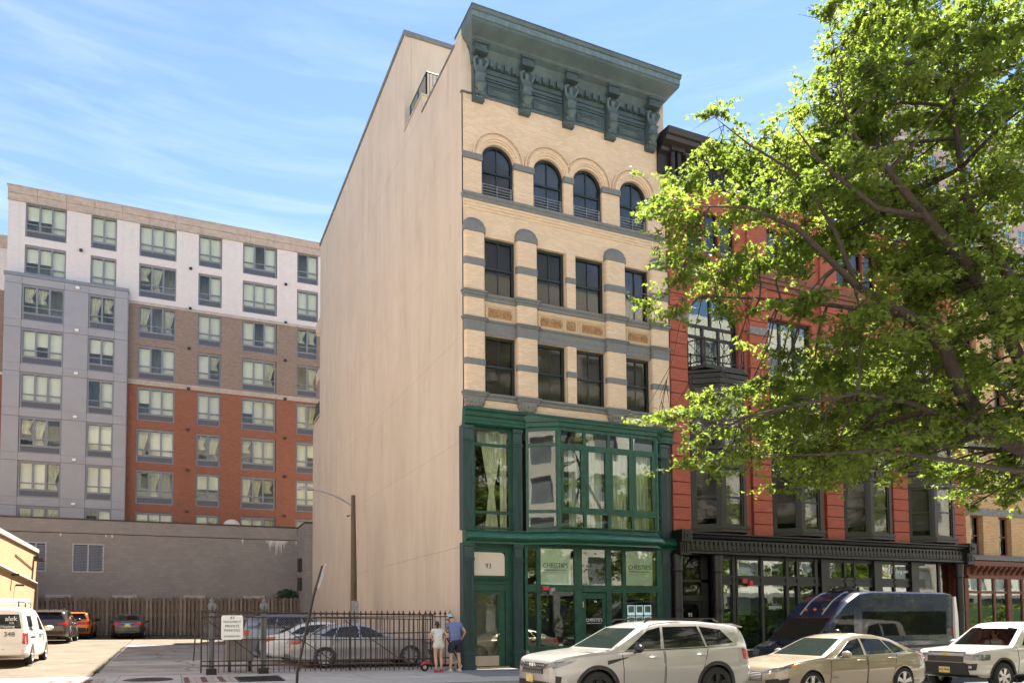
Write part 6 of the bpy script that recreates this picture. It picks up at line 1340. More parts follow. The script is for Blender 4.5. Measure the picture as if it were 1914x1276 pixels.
# ---- champagne saloon
SED = dict(L=4.87, W=1.85, H=1.47, hb=.95, roofw=.62, wr=.335, axles=(.98, 3.83), paint='paint_champagne', gap=.035, rimk=.72,
    top=[(0, .55), (.03, .70), (.12, .78), (.45, .86), (.95, .93), (1.38, .975), (2.22, 1.385), (2.55, 1.45), (2.9, 1.47), (3.25, 1.445), (3.65, 1.355), (4.28, 1.06), (4.55, 1.02), (4.78, .985), (4.84, .85), (4.87, .70)],
    belt=[(0, .62), (.15, .73), (.6, .85), (1.4, .93), (2.6, .955), (4.1, 1.0), (4.6, .97), (4.87, .8)], low=[(0, .25), (.3, .19), (1, .2), (4, .2), (4.5, .23), (4.87, .34)],
    plan=[(0, .56), (.03, .66), (.12, .78), (.3, .865), (.7, .915), (1.3, .92), (3.8, .92), (4.4, .87), (4.7, .79), (4.87, .66)])
def build_sedan(name, label, loc, rz, paintm, style='split', n=5, rim='rim_silver', cat='car', sx=1., front=True, tl='wide', wing=False):
    sp = dict(SED); sp['paint'] = paintm; c = Car(name, label, cat, sp, loc, rz)
    for sg in (-1, 1):
        c.side('side_window', 'car_glass', [(1.75, .975), (2.62, .99)], [(2.33, 1.30), (2.66, 1.36)], sg); c.side('side_window', 'car_glass', [(2.70, .99), (3.52, 1.01)], [(2.73, 1.36), (3.32, 1.33)], sg); c.side('side_window', 'car_glass', [(3.56, 1.012), (3.98, 1.05)], [(3.38, 1.315), (3.60, 1.27)], sg)
        c.side('window_trim', 'chrome', [(1.62, .952), (2.6, .967), (3.5, .987), (4.02, 1.02)], [(1.62, .966), (2.6, .981), (3.5, 1.001), (4.04, 1.035)], sg, off=.007, nz=2)
        c.door([(1.50, .30), (2.62, .30)], [(1.55, .945), (2.66, .96)], (2.45, .87), paintm, None, sg); c.door([(2.65, .30), (3.42, .30)], [(2.69, .96), (3.62, .985)], (3.45, .90), paintm, None, sg)
        c.end('headlight', 'lamp_clear', [(sg * .42, .64), (sg * .78, .70)][::sg], [(sg * .45, .70), (sg * .80, .79)][::sg], True, off=.010, ny=8, nz=3); c.side('headlight', 'lamp_clear', [(.08, .67), (.44, .76)], [(.08, .74), (.52, .82)], sg, off=.007, nx=8, nz=3); c.side('turn_lamp', 'lamp_amber', [(.42, .755), (.57, .79)], [(.48, .815), (.64, .84)], sg, off=.009, nx=5, nz=2)
        c.end('tail_light', 'lamp_red', [(sg * .36, .80), (sg * .78, .78)][::sg], [(sg * .36, .90), (sg * .74, .95)][::sg], False, off=.012, ny=8, nz=3); c.side('tail_light', 'lamp_red', [(4.52, .82), (4.78, .80)], [(4.46, .95), (4.76, .93)], sg, off=.008, nx=6, nz=3)
        c.end('fog_vent', 'rubber_trim', [(sg * .52, .36), (sg * .76, .38)][::sg], [(sg * .52, .50), (sg * .78, .54)][::sg], True, off=.010, ny=5, nz=4); c.side('fog_vent', 'rubber_trim', [(.10, .35), (.30, .36)], [(.12, .50), (.36, .55)], sg, off=.007, nx=5, nz=4)
    c.end('windscreen', 'wind_glass', [(-.74, .99), (.74, .99)], [(-.53, 1.36), (.53, 1.36)], True); c.end('rear_window', 'car_glass', [(-.68, 1.07), (.68, 1.07)], [(-.50, 1.36), (.50, 1.36)], False)
    G_ = c.end('grille', 'rim_black', [(-.40, .46), (.40, .46)], [(-.40, .66), (.40, .66)], True, off=.008); c.end('lower_grille', 'rubber_trim', [(-.5, .28), (.5, .28)], [(-.5, .36), (.5, .36)], True, off=.008, nz=2)
    for k in range(6): c.end('grille_bar', 'chrome', [(-.40, .47 + .033 * k), (.40, .47 + .033 * k)], [(-.40, .483 + .033 * k), (.40, .483 + .033 * k)], True, off=.02, nz=1, parent=G_)
    c.end('boot_trim', 'chrome', [(-.35, .885), (.35, .885)], [(-.35, .91), (.35, .91)], False, off=.012, nz=1); c.end('rear_bumper', 'rubber_trim', [(-.60, .36), (.60, .36)], [(-.62, .44), (.62, .44)], False, off=.008, nz=2)
    c.wheels(style, n, rim); c.mirror(1.86, 1.02, paintm, .91)
    return c
c = build_sedan('parked_saloon', 'champagne gold saloon car in the lane between the white car and pickup', (11.85, 13.5, zs_street(14.4) - .14), 0, 'paint_champagne')
text('badge', 'HYBRID', .06, 'chrome', c.root, (1.62, -.925, .52), (math.pi / 2, 0, 0))
# ---- white pickup truck
PU = dict(L=5.4, W=1.90, H=1.79, hb=1.16, roofw=.70, wr=.385, axles=(.93, 4.2), paint='paint_white', gap=.075, rimk=.62, crown=.02,
    top=[(0, .72), (.03, .98), (.10, 1.06), (.3, 1.095), (.9, 1.13), (1.38, 1.155), (2.02, 1.63), (2.3, 1.76), (2.7, 1.79), (3.5, 1.77), (3.72, 1.70), (3.84, 1.30), (3.9, 1.17), (4.5, 1.17), (5.3, 1.17), (5.4, 1.1)],
    belt=[(0, .80), (.12, 1.0), (.6, 1.06), (1.38, 1.10), (2.4, 1.14), (3.8, 1.15), (5.4, 1.13)], low=[(0, .45), (.25, .36), (1, .36), (4.5, .38), (5.4, .5)],
    plan=[(0, .70), (.03, .79), (.1, .86), (.25, .915), (.6, .945), (5.2, .945), (5.4, .93)], h=.03)
c = Car('pickup_truck', 'white pickup truck with black bumper behind the champagne saloon', 'pickup truck', PU, (18.45, 13.6, zs_street(19.5) - .14), 0)
for sg in (-1, 1):
    c.side('side_window', 'car_glass', [(1.80, 1.18), (2.66, 1.19)], [(2.18, 1.60), (2.68, 1.68)], sg); c.side('side_window', 'car_glass', [(2.74, 1.19), (3.52, 1.20)], [(2.76, 1.68), (3.48, 1.66)], sg)
    c.door([(1.52, .45), (2.68, .45)], [(1.54, 1.13), (2.70, 1.145)], (2.5, 1.03), 'paint_white', None, sg); c.door([(2.71, .45), (3.40, .45)], [(2.73, 1.145), (3.62, 1.15)], (3.4, 1.04), 'paint_white', None, sg)
    c.end('headlight', 'lamp_clear', [(sg * .50, .84), (sg * .82, .83)][::sg], [(sg * .50, .98), (sg * .84, .98)][::sg], True, off=.014, ny=8, nz=4); c.side('headlight', 'lamp_clear', [(.04, .83), (.42, .84)], [(.04, .985), (.46, .985)], sg, off=.009, nx=8, nz=4)
    c.end('fog_lamp', 'rubber_trim', [(sg * .54, .58), (sg * .80, .59)][::sg], [(sg * .54, .74), (sg * .83, .76)][::sg], True, off=.014, ny=5, nz=4)
    c.side('sill_cladding', 'rubber_trim', [(1.42, .38), (3.7, .38)], [(1.42, .44), (3.7, .44)], sg, off=.008)
    h = c.hit((-3, sg * .68, .66), (1, 0, 0))[0].x; m = MB(); m.lathe([(0, -.012), (.045, -.012), (.05, 0)], (h - .02, sg * .68, .66), 12, 'x'); o = bpy.data.objects.new('fog_bulb', m.mesh('fog_bulb', 'chrome')); link(o, c.root)
c.end('grille', 'rim_black', [(-.50, .78), (.50, .78)], [(-.50, .93), (.50, .93)], True, off=.012); c.end('grille_bar', 'paint_white', [(-.50, .94), (.50, .94)], [(-.50, 1.0), (.50, 1.0)], True, off=.02, nz=2); c.end('grille', 'rim_black', [(-.52, 1.01), (.52, 1.01)], [(-.52, 1.05), (.52, 1.05)], True, off=.012, nz=2)
c.end('bumper', 'rubber_trim', [(-.66, .46), (.66, .46)], [(-.56, .765), (.56, .765)], True, off=.03); c.end('skid_plate', 'rubber_trim', [(-.8, .40), (.8, .40)], [(-.8, .46), (.8, .46)], True, off=.03, nz=2)
h = c.hit((-3, 0, .97), (1, 0, 0))[0].x - .03; m = MB(); m.prism([(-.14, .955), (-.045, .955), (-.045, .935), (.045, .935), (.055, .955), (.14, .955), (.125, .99), (.05, .99), (.05, 1.01), (-.05, 1.01), (-.055, .99), (-.125, .99)], 'x', h - .012, h); o = bpy.data.objects.new('badge', m.mesh('badge', 'gold_print')); link(o, c.root)
c.plate(c.hit((-3, 0, .60), (1, 0, 0))[0].x - .035, .575, True, 'V13 PNH')
c.arch_trim('rubber_trim', .05); c.wheels('split', 6, 'rim_silver'); c.mirror(1.92, 1.22, 'paint_white', .98)
c.end('rear_window', 'car_glass', [(-.6, 1.25), (.6, 1.25)], [(-.5, 1.62), (.5, 1.62)], False)
# see-through windscreen with the driver behind it
def open_screen(c, bot, top, xr):
    import bmesh
    bm = bmesh.new(); bm.from_mesh(c.mesh_body); z0, z1 = bot[0][1], top[0][1]; kill = []
    for f in bm.faces:
        p = f.calc_center_median()
        if xr[0] < p.x < xr[1] and z0 < p.z < z1 and f.normal.x < -.2 and abs(p.y) < lerp(bot[1][0], top[1][0], (p.z - z0) / (z1 - z0)): kill.append(f)
    bmesh.ops.delete(bm, geom=kill, context='FACES'); bm.to_mesh(c.mesh_body); bm.free()
open_screen(c, [(-.74, 1.19), (.74, 1.19)], [(-.60, 1.62), (.60, 1.62)], (1.3, 2.3))
glass('screen_glass', (.85, .9, .87), .35)
c.end('windscreen', 'screen_glass', [(-.80, 1.165), (.80, 1.165)], [(-.64, 1.65), (.64, 1.65)], True, skirt=.0)
fr = MB()
c.box('dashboard', 'rubber_trim', 1.55, 2.05, -.78, .78, 1.0, 1.17); c.box('seat', 'rubber_trim', 2.75, 2.95, -.62, -.1, .8, 1.45); c.box('seat', 'rubber_trim', 2.75, 2.95, .1, .62, .8, 1.45)
PICKUP = c
# ---- navy passenger van
TV = dict(L=6.7, W=2.06, H=2.72, hb=1.30, roofw=.90, wr=.36, axles=(1.02, 4.75), paint='paint_navy', gap=.045, rimk=.62, crown=.05,
    top=[(0, .70), (.03, .98), (.12, 1.08), (.45, 1.17), (.82, 1.27), (1.62, 2.02), (2.05, 2.42), (2.5, 2.66), (3.0, 2.72), (6.2, 2.70), (6.55, 2.66), (6.63, 2.5), (6.68, 1.2), (6.7, .9)],
    belt=[(0, .85), (.15, 1.02), (.8, 1.22), (1.6, 1.30), (6.5, 1.32), (6.7, 1.2)], low=[(0, .32), (.3, .26), (6.3, .28), (6.7, .4)], plan=[(0, .66), (.03, .76), (.12, .87), (.35, .965), (.8, 1.02), (1.4, 1.03), (6.3, 1.03), (6.6, .99), (6.7, .94)], h=.06)
c = Car('passenger_van', 'dark navy high roof passenger van parked before the black shopfront', 'van', TV, (15.75, 17.05, zs_street(19) - .14), 0)
for sg in (-1, 1):
    c.side('side_window', 'car_glass', [(1.28, 1.36), (2.28, 1.38)], [(1.82, 1.98), (2.28, 2.0)], sg)
    c.side('side_window', 'car_glass', [(2.62, 1.38), (6.2, 1.38)], [(2.62, 2.10), (6.2, 2.10)], sg, nx=20); c.side('trim_strip', 'rubber_trim', [(2.5, 1.0), (6.5, 1.02)], [(2.5, 1.08), (6.5, 1.10)], sg, off=.01)
    c.door([(1.15, .5), (2.4, .5)], [(1.15, 1.28), (2.4, 1.30)], (2.2, 1.15), 'paint_navy', 'rim_black', sg); c.side('roof_groove', 'paint_navy', [(2.6, 2.22), (6.4, 2.24)], [(2.6, 2.30), (6.4, 2.32)], sg, off=.012, nz=2)
    c.side('tail_light', 'lamp_red', [(6.52, 1.0), (6.66, 1.0)], [(6.50, 1.6), (6.62, 1.6)], sg, off=.008, nx=4); c.end('headlight', 'lamp_clear', [(sg * .50, .86), (sg * .86, .92)][::sg], [(sg * .50, 1.0), (sg * .84, 1.12)][::sg], True, off=.012, ny=6, nz=4)
    m = MB()
    pts = []
    for i in range(9):
        x = 1.62 + 1.05 * i / 8; h = c.bvh.ray_cast(Vector((x, sg * .42, 5)), Vector((0, 0, -1))); pts.append(h[0] + Vector((-.01, 0, .01)))
    m.path(pts, .02, 5); o = bpy.data.objects.new('roof_bar', m.mesh('roof_bar', 'steel', smooth=60)); link(o, c.root)
c.end('windscreen', 'wind_glass', [(-.86, 1.30), (.86, 1.30)], [(-.80, 1.92), (.80, 1.92)], True); c.end('rear_window', 'car_glass', [(-.75, 1.4), (.75, 1.4)], [(-.72, 2.1), (.72, 2.1)], False)
for y in (-.36, -.0, .36):
    h = c.bvh.ray_cast(Vector((-3, y, 2.16)), Vector((1, 0, 0)))[0]; m = MB(); m.ball((h.x + .01, y, 2.17), (.06, .05, .04), 10, 6); o = bpy.data.objects.new('roof_marker_lamp', m.mesh('roof_marker_lamp', 'lamp_amber', smooth=60)); link(o, c.root)
m = MB(); m.ball((3.1, .1, 2.75), (.42, .33, .10), 14, 7); m.box(2.75, 3.45, -.2, .4, 2.70, 2.76); o = bpy.data.objects.new('roof_vent', m.mesh('roof_vent', 'rim_black', smooth=50)); link(o, c.root)
c.end('grille', 'rim_black', [(-.5, .72), (.5, .72)], [(-.46, 1.0), (.46, 1.0)], True, off=.01); c.wheels('split', 6, 'rim_silver'); c.mirror(1.35, 1.52, 'rim_black', 1.06)
m = MB(); m.prism([(6.55, .75), (6.72, .78), (6.70, 1.9), (6.62, 2.55), (6.55, 2.55)], 'y', -1.0, -.93); o = bpy.data.objects.new('rear_pillar', m.mesh('rear_pillar', 'paint_snow')); link(o, c.root)
# ---- vehicles in the lot
LZ = lambda x, y: zg(x, y)
NV = dict(L=4.73, W=1.73, H=1.86, hb=1.08, roofw=.72, wr=.315, axles=(.86, 3.79), paint='paint_van', gap=.04, rimk=.62, crown=.03,
    top=[(0, .55), (.03, .75), (.12, .86), (.5, 1.0), (.95, 1.12), (1.75, 1.68), (2.1, 1.80), (2.6, 1.86), (4.3, 1.85), (4.58, 1.80), (4.66, 1.5), (4.70, 1.0), (4.73, .7)],
    belt=[(0, .66), (.15, .80), (.9, 1.03), (2, 1.08), (4.6, 1.10), (4.73, .9)], low=[(0, .26), (.3, .2), (4.3, .22), (4.73, .34)], plan=[(0, .55), (.03, .64), (.12, .75), (.4, .83), (.8, .86), (4.3, .86), (4.6, .83), (4.73, .80)])
c = Car('delivery_van', 'small white work van with shop lettering on its rear windows at the left edge', 'van', NV, (-4.87, 32.55, LZ(-4.9, 30.3)), R_(-90))
for sg in (-1, 1):
    c.side('side_window', 'car_glass', [(1.25, 1.08), (2.15, 1.10)], [(1.78, 1.52), (2.15, 1.56)], sg); c.side('side_window', 'car_glass', [(3.35, 1.08), (4.25, 1.10)], [(3.35, 1.56), (4.20, 1.56)], sg)
    c.door([(1.05, .35), (2.25, .35)], [(1.1, 1.05), (2.25, 1.06)], (2.05, .95), 'paint_van', 'rim_black', sg); c.door([(2.29, .35), (3.3, .35)], [(2.29, 1.06), (3.3, 1.07)], (2.45, .95), 'paint_van', 'rim_black', sg)
    c.side('slide_rail', 'rim_black', [(3.32, .86), (4.2, .86)], [(3.32, .90), (4.2, .90)], sg, off=.008, nz=1)
    c.side('tail_light', 'lamp_red', [(4.56, .68), (4.70, .68)], [(4.53, 1.02), (4.69, 1.02)], sg, off=.012, nx=4); c.end('tail_light', 'lamp_red', [(sg * .70, .68), (sg * .79, .68)][::sg], [(sg * .70, 1.02), (sg * .77, 1.02)][::sg], False, off=.012, ny=3)
c.end('windscreen', 'wind_glass', [(-.68, 1.13), (.68, 1.13)], [(-.56, 1.66), (.56, 1.66)], True)
rw = c.end('rear_window', 'car_glass', [(-.66, 1.16), (.66, 1.16)], [(-.58, 1.60), (.58, 1.60)], False)
XR = 4.73
for s_, y, z, sz in (('alek', -.38, 1.46, .20), ('ice', -.40, 1.34, .11), ('Heating', -.30, 1.22, .12)): text('rear_lettering', s_, sz, 'white_print', rw, (c.hit((8, y, z), (-1, 0, 0))[0].x + .02, -y, z), (math.pi / 2, 0, math.pi / 2))
for s_, y, z, sz in (('348', -.35, .98, .20), ('System', -.35, .50, .12)): text('rear_lettering', s_, sz, 'ink', c.root, (c.hit((8, y, z), (-1, 0, 0))[0].x + .015, -y, z), (math.pi / 2, 0, math.pi / 2))
for s_, x, z, sz in (('CALL', 3.78, 1.47, .14), ('US', 3.78, 1.32, .12), ('NOW', 3.78, 1.17, .13)): text('side_lettering', s_, sz, 'white_print', c.root, (x, .84, z), (math.pi / 2 - .12, 0, math.pi))
text('side_lettering', '-348', .16, 'galvanised', c.root, (3.75, .872, .98), (math.pi / 2, 0, math.pi), sx=.8)
c.plate(4.735, .72, False, '1-81B', -.35); c.end('rear_bumper', 'paint_van', [(-.8, .36), (.8, .36)], [(-.8, .52), (.8, .52)], False, off=.05, nz=3)
c.wheels('plain', 8, 'rim_silver'); c.mirror(1.45, 1.16, 'paint_van', .88)
for y in (-.5, .5):
    m = MB(); m.tube((1.9, y, 2.0), (4.3, y, 2.0), .02)
    for x in (2.0, 3.0, 4.2): m.tube((x, y, 1.8), (x, y, 2.0), .018)
    o = bpy.data.objects.new('roof_rack', m.mesh('roof_rack', 'rim_black')); link(o, c.root)
m = MB()
for z in (1.98, 2.06, 2.14): m.tube((2.4, .55, z), (2.4, -.55, z), .014)
for k in range(9): m.tube((2.4, -.55 + .1375 * k, 1.96), (2.4, -.55 + .1375 * k, 2.15), .01, n=4)
m.tube((2.4, .55, 1.9), (4.2, .55, 2.12), .015); o = bpy.data.objects.new('rack_basket', m.mesh('rack_basket', 'white_paint')); link(o, c.root)
def rear_plate(c, z, sg=0.): c.plate(c.hit((9, sg, z), (-1, 0, 0))[0].x + .012, z, False, '', sg)
c = build_suv('parked_suv', 'brown grey sport utility car parked beyond the white van in the lot', (-5.55, 48.75, LZ(-5.5, 46.5)), R_(-90), 'paint_gray', False); rear_plate(c, .80)
c.end('tail_light', 'lamp_red', [(.45, .92), (.80, .90)], [(.45, 1.0), (.78, 1.04)], False, off=.012); c.end('tail_light', 'lamp_red', [(-.80, .90), (-.45, .92)], [(-.78, 1.04), (-.45, 1.0)], False, off=.012); c.end('rear_bumper', 'rubber_trim', [(-.78, .42), (.78, .42)], [(-.8, .6), (.8, .6)], False, off=.01)
c = build_suv('parked_car', 'bright orange car parked by the timber fence past the brown grey car', (-5.0, 53.95, LZ(-5, 52)), R_(-90), 'paint_orange', False); c.root.scale = (.93, .95, .93); c.end('tail_light', 'lamp_red', [(-.80, .86), (.80, .86)], [(-.78, 1.0), (.78, 1.0)], False, off=.012); c.end('rear_bumper', 'rubber_trim', [(-.78, .38), (.78, .38)], [(-.8, .66), (.8, .66)], False, off=.01)
c = build_sedan('parked_saloon', 'dark brown saloon car with red tail lights backed against the timber fence', (-2.25, 54.0, LZ(-2.2, 51.5)), R_(-90), 'paint_dark'); c.root.scale = (.92, .95, 1.); rear_plate(c, .78)
c = build_sedan('parked_saloon', 'silver saloon car parked directly behind the iron gate', (8.42, 25.95, LZ(6, 25.9)), R_(180), 'paint_silver', 'plain', 9); c.end('rear_bumper', 'paint_silver', [(-.7, .46), (.7, .46)], [(-.72, .56), (.72, .56)], False, off=.02)
c = build_sedan('parked_saloon', 'white saloon car parked beyond the silver one behind the gate', (7.85, 28.5, LZ(5.5, 28.5)), R_(180), 'paint_snow', 'split', 5)
c = build_suv('parked_suv', 'blue grey sport utility car parked farthest behind the iron gate', (7.3, 31.9, LZ(5, 31.9)), R_(180), 'paint_steel', False)
# ------------------------------------------------------------------ people and the scooter
plain('tee_blue', (.155, .19, .38), .85, .12, 14); plain('navy_cloth', (.018, .022, .045), .85, .15, 12); plain('tee_white', (.66, .64, .60), .85, .06, 14); plain('shorts_white', (.60, .57, .52), .8, .15, 25)
plain('cap_blue', (.27, .50, .56), .7, .08, 8); plain('shoe_pale', (.60, .60, .50), .6, .12, 20); plain('shoe_red', (.45, .04, .07), .6, .15, 20); plain('skin_woman', (.55, .33, .23), .5, .06, 9)
def hand(J, E, wrist, tip_dir, side, r=.011):
    """palm, four fingers of different length with a bend, and a thumb leaving the side of the palm"""
    wv = Vector(J[wrist][:3]); d = Vector(tip_dir).normalized(); s_ = Vector(side).normalized(); nrm = d.cross(s_)
    p = wv + d * .055; J.append((*p, (.036, .02))); pi = len(J) - 1; E.append((wrist, pi))
    for k, ln in enumerate((.062, .075, .070, .055)):
        a = p + d * .045 + s_ * (-.030 + .020 * k); b = a + d * ln * .5 + nrm * .006; c = b + d * ln * .45 + nrm * .022
        i0 = len(J); J += [(*a, r), (*b, r * .92), (*c, r * .75)]; E += [(pi, i0), (i0, i0 + 1), (i0 + 1, i0 + 2)]
    a = wv + d * .04 - s_ * .042; b = a + d * .035 - s_ * .012 + nrm * .015; i0 = len(J); J += [(*a, r * 1.1), (*b, r * .85)]; E += [(pi, i0), (i0, i0 + 1)]
def person(name, label, loc, J, E, hands, parts, skin, rz=0.):
    root = thing(name, label, 'person', loc, rz)
    J = list(J); E = list(E)
    for hh in hands: hand(J, E, *hh)
    me = skin_mesh(J, E, 'body', skin, sub=2); o = bpy.data.objects.new('body', me); link(o, root)
    for nm, mt, jj, ee in parts:
        jj = [(*q[:3], tuple(v * 1.17 for v in q[3]) if hasattr(q[3], '__len__') else q[3] * 1.17) for q in jj]; o = bpy.data.objects.new(nm, skin_mesh(jj, ee, nm, mt, sub=2)); link(o, root)
    return root
def chain(*p): return list(p), [(i, i + 1) for i in range(len(p) - 1)]
def head_parts(root, c, r, hairmat, fwd, cap=None, long=False, pony=None):
    f = Vector(fwd).normalized(); up = Vector((0, 0, 1)); side = f.cross(up).normalized(); c = Vector(c)
    m = MB(); n = 14; rows = []
    for j in range(9):                                  # hair shell, open at the face
        t = math.pi * (.5 - .62 * j / 8); row = []
        for i in range(n + 1):
            a = math.pi * (.22 + 1.56 * i / n); dv = f * math.cos(a) * math.cos(t) + side * math.sin(a) * math.cos(t) + up * math.sin(t); row.append(c + Vector((dv.x * r[0], dv.y * r[1], dv.z * r[2])) * 1.10)
        rows.append(row)
    m.raw([p for q in rows for p in q], [(j * (n + 1) + i, j * (n + 1) + i + 1, (j + 1) * (n + 1) + i + 1, (j + 1) * (n + 1) + i) for j in range(8) for i in range(n)])
    if pony: m.path([c - f * r[1] * 1.0 + up * .02, c - f * (r[1] + .06) - up * .02, c - f * (r[1] + .07) - up * .14, c - f * (r[1] + .03) - up * .24], [.03, .045, .04, .012], 8)
    o = bpy.data.objects.new('hair', m.mesh('hair', hairmat, smooth=60)); link(o, root)
    m = MB()
    for s_ in (-1, 1): m.ball(c + side * s_ * r[0] * 1.0 - up * .01, (.018, .028, .034), 8, 6)
    m.ball(c + f * r[1] * 1.02 - up * .015, (.016, .026, .028), 8, 6); o = bpy.data.objects.new('ears_and_nose', m.mesh('ears_and_nose', 'skin', smooth=60)); link(o, root)
    m = MB()
    for s_ in (-1, 1): m.ball(c + f * r[1] * .90 + side * s_ * .034 + up * .015, (.013, .013, .010), 8, 6)
    o = bpy.data.objects.new('eye', m.mesh('eye', 'ink', smooth=60)); link(o, root)
    o = bpy.data.objects.new('mouth', MB().ball(c + f * r[1] * .93 - up * .055, (.024, .012, .007), 8, 6).mesh('mouth', 'fire_red', smooth=60)); link(o, root)
    if cap:
        m = MB(); rows = []
        for j in range(6):
            t = math.pi * .5 * (1 - j / 5) * 1.0 + .10; rows.append([c + up * .02 + Vector((math.cos(2 * math.pi * i / 16) * math.cos(t) * r[0], math.sin(2 * math.pi * i / 16) * math.cos(t) * r[1], max(0, math.sin(t)) * r[2])) * 1.17 for i in range(17)])
        m.raw([p for q in rows for p in q], [(j * 17 + i, j * 17 + i + 1, (j + 1) * 17 + i + 1, (j + 1) * 17 + i) for j in range(5) for i in range(16)])
        b = c + f * r[1] * 1.1 + up * .03; pts = []
        for i in range(9): a = math.pi * (i / 8 - .5); pts.append(b + side * math.sin(a) * .085 + f * math.cos(a) * .085 - up * .02 * math.cos(a))
        q = len(m.v); m.v += [tuple(p) for p in pts] + [tuple(p - up * .012) for p in pts]; m.f += [tuple(range(q, q + 9)), tuple(range(q + 17, q + 8, -1))] + [(q + i, q + i + 1, q + 10 + i, q + 9 + i) for i in range(8)]; m.m += [0] * 10
        o = bpy.data.objects.new('cap', m.mesh('cap', cap, smooth=50)); link(o, root)
def shoe(root, x, y, mat, s=1.):
    m = MB(); prof = [(-.09, .0, .038), (-.10, .05, .04), (-.06, .10, .042), (.02, .095, .046), (.10, .065, .05), (.165, .035, .042), (.185, .0, .02)]
    n = 10; v = []
    for yy, h, w_ in prof:
        for i in range(n): t = 2 * math.pi * i / n; v.append((x + w_ * math.cos(t) * s, y + yy * s + .0, max(0, .0 + h * .5 * (1 + math.sin(t)) * s + (.0 if h else .02))))
    m.raw(v, [(j * n + i, j * n + (i + 1) % n, (j + 1) * n + (i + 1) % n, (j + 1) * n + i) for j in range(len(prof) - 1) for i in range(n)] + [tuple(range(n)), tuple(range(len(v) - n, len(v)))])
    m.box(x - .045 * s, x + .045 * s, y - .1 * s, y + .17 * s, 0, .022); o = bpy.data.objects.new('shoe', m.mesh('shoe', mat, smooth=50)); link(o, root)
# man: back to the street, leaning over, right hand on his hip
MJ = [(0, 0, .96, .12), (0, .03, 1.14, .10), (-.01, .08, 1.34, .115), (-.02, .13, 1.48, .055), (-.045, .19, 1.565, .055), (-.06, .235, 1.635, (.082, .098)), (-.065, .25, 1.705, .070),
      (.185, .08, 1.43, .058), (.335, .0, 1.20, .043), (.245, .07, 1.0, .031), (-.20, .10, 1.43, .058), (-.275, .20, 1.19, .043), (-.25, .42, 1.08, .031),
      (.10, 0, .90, .088), (.115, .035, .50, .060), (.125, -.03, .30, .055), (.13, -.01, .085, .038), (-.10, 0, .90, .088), (-.13, .035, .50, .060), (-.15, -.03, .30, .055), (-.16, -.01, .085, .038)]
ME = [(0, 1), (1, 2), (2, 3), (3, 4), (4, 5), (5, 6), (2, 7), (7, 8), (8, 9), (2, 10), (10, 11), (11, 12), (0, 13), (13, 14), (14, 15), (15, 16), (0, 17), (17, 18), (18, 19), (19, 20)]
sh = ([(0, 0, .87, (.175, .125)), (0, .02, 1.10, (.168, .13)), (-.01, .07, 1.30, (.18, .14)), (-.012, .095, 1.40, (.165, .125)), (-.02, .115, 1.46, (.10, .085)), (.175, .075, 1.425, .082), (.262, .04, 1.30, .078), (-.19, .09, 1.425, .082), (-.245, .15, 1.29, .078)], [(0, 1), (1, 2), (2, 3), (3, 4), (3, 5), (5, 6), (3, 7), (7, 8)])
st = ([(0, .005, 1.04, (.15, .12)), (0, 0, .94, (.18, .135)), (.10, 0, .86, .118), (.115, .03, .68, .105), (.12, .032, .55, .098), (-.10, 0, .86, .118), (-.125, .03, .68, .105), (-.135, .032, .55, .098)], [(0, 1), (1, 2), (2, 3), (3, 4), (1, 5), (5, 6), (6, 7)])
MX, MY = 8.02, 22.2
man = person('person', 'man in light blue cap, blue tee and navy shorts stooping by the green pilaster', (MX, MY, zg(MX, MY) + .02), MJ, ME, [(9, (-.6, .3, -.75), (0, 1, .2)), (12, (.5, .8, -.35), (.8, -.5, 0))], [('shirt', 'tee_blue', *sh), ('shorts', 'navy_cloth', *st)], 'skin')
head_parts(man, (-.06, .235, 1.64), (.08, .098, .115), 'hair', (-.35, .85, -.45), cap='cap_blue'); shoe(man, .13, 0, 'shoe_pale', 1.0); shoe(man, -.16, 0, 'shoe_pale', 1.0)
WJ = [(0, 0, .88, .105), (0, .03, 1.02, .08), (0, .08, 1.18, .09), (.01, .12, 1.29, .045), (.01, .16, 1.345, .045), (.015, .19, 1.41, (.072, .088)), (.015, .20, 1.475, .06),
      (-.15, .08, 1.26, .043), (-.275, -.02, 1.10, .033), (-.16, .03, .965, .025), (.155, .08, 1.26, .043), (.29, -.02, 1.10, .033), (.17, .05, .965, .025),
      (-.085, 0, .82, .082), (-.085, .03, .46, .052), (-.08, -.02, .28, .048), (-.075, 0, .08, .032), (.085, 0, .82, .082), (.085, .03, .46, .052), (.085, -.02, .28, .048), (.085, 0, .08, .032)]
ws = ([(0, 0, .84, (.135, .105)), (0, .025, 1.02, (.125, .1)), (0, .075, 1.18, (.142, .108)), (.01, .11, 1.28, (.08, .065)), (-.145, .075, 1.255, .062), (-.20, .04, 1.18, .058), (.15, .075, 1.255, .062), (.205, .04, 1.18, .058)], [(0, 1), (1, 2), (2, 3), (2, 4), (4, 5), (2, 6), (6, 7)])
wt = ([(0, .01, .97, (.125, .10)), (0, 0, .86, (.15, .125)), (-.085, 0, .79, .11), (-.086, .01, .68, .10), (.085, 0, .79, .11), (.086, .01, .68, .10)], [(0, 1), (1, 2), (2, 3), (1, 4), (4, 5)])
WX, WYp = 7.46, 22.15
wom = person('person', 'woman with dark ponytail in white tee, white shorts and red shoes, hands on hips', (WX, WYp, zg(WX, WYp) + .02), WJ, ME, [(9, (.5, .5, -.6), (.3, -.6, -.5), .009), (12, (-.5, .5, -.6), (-.3, -.6, -.5), .009)], [('shirt', 'tee_white', *ws), ('shorts', 'shorts_white', *wt)], 'skin_woman')
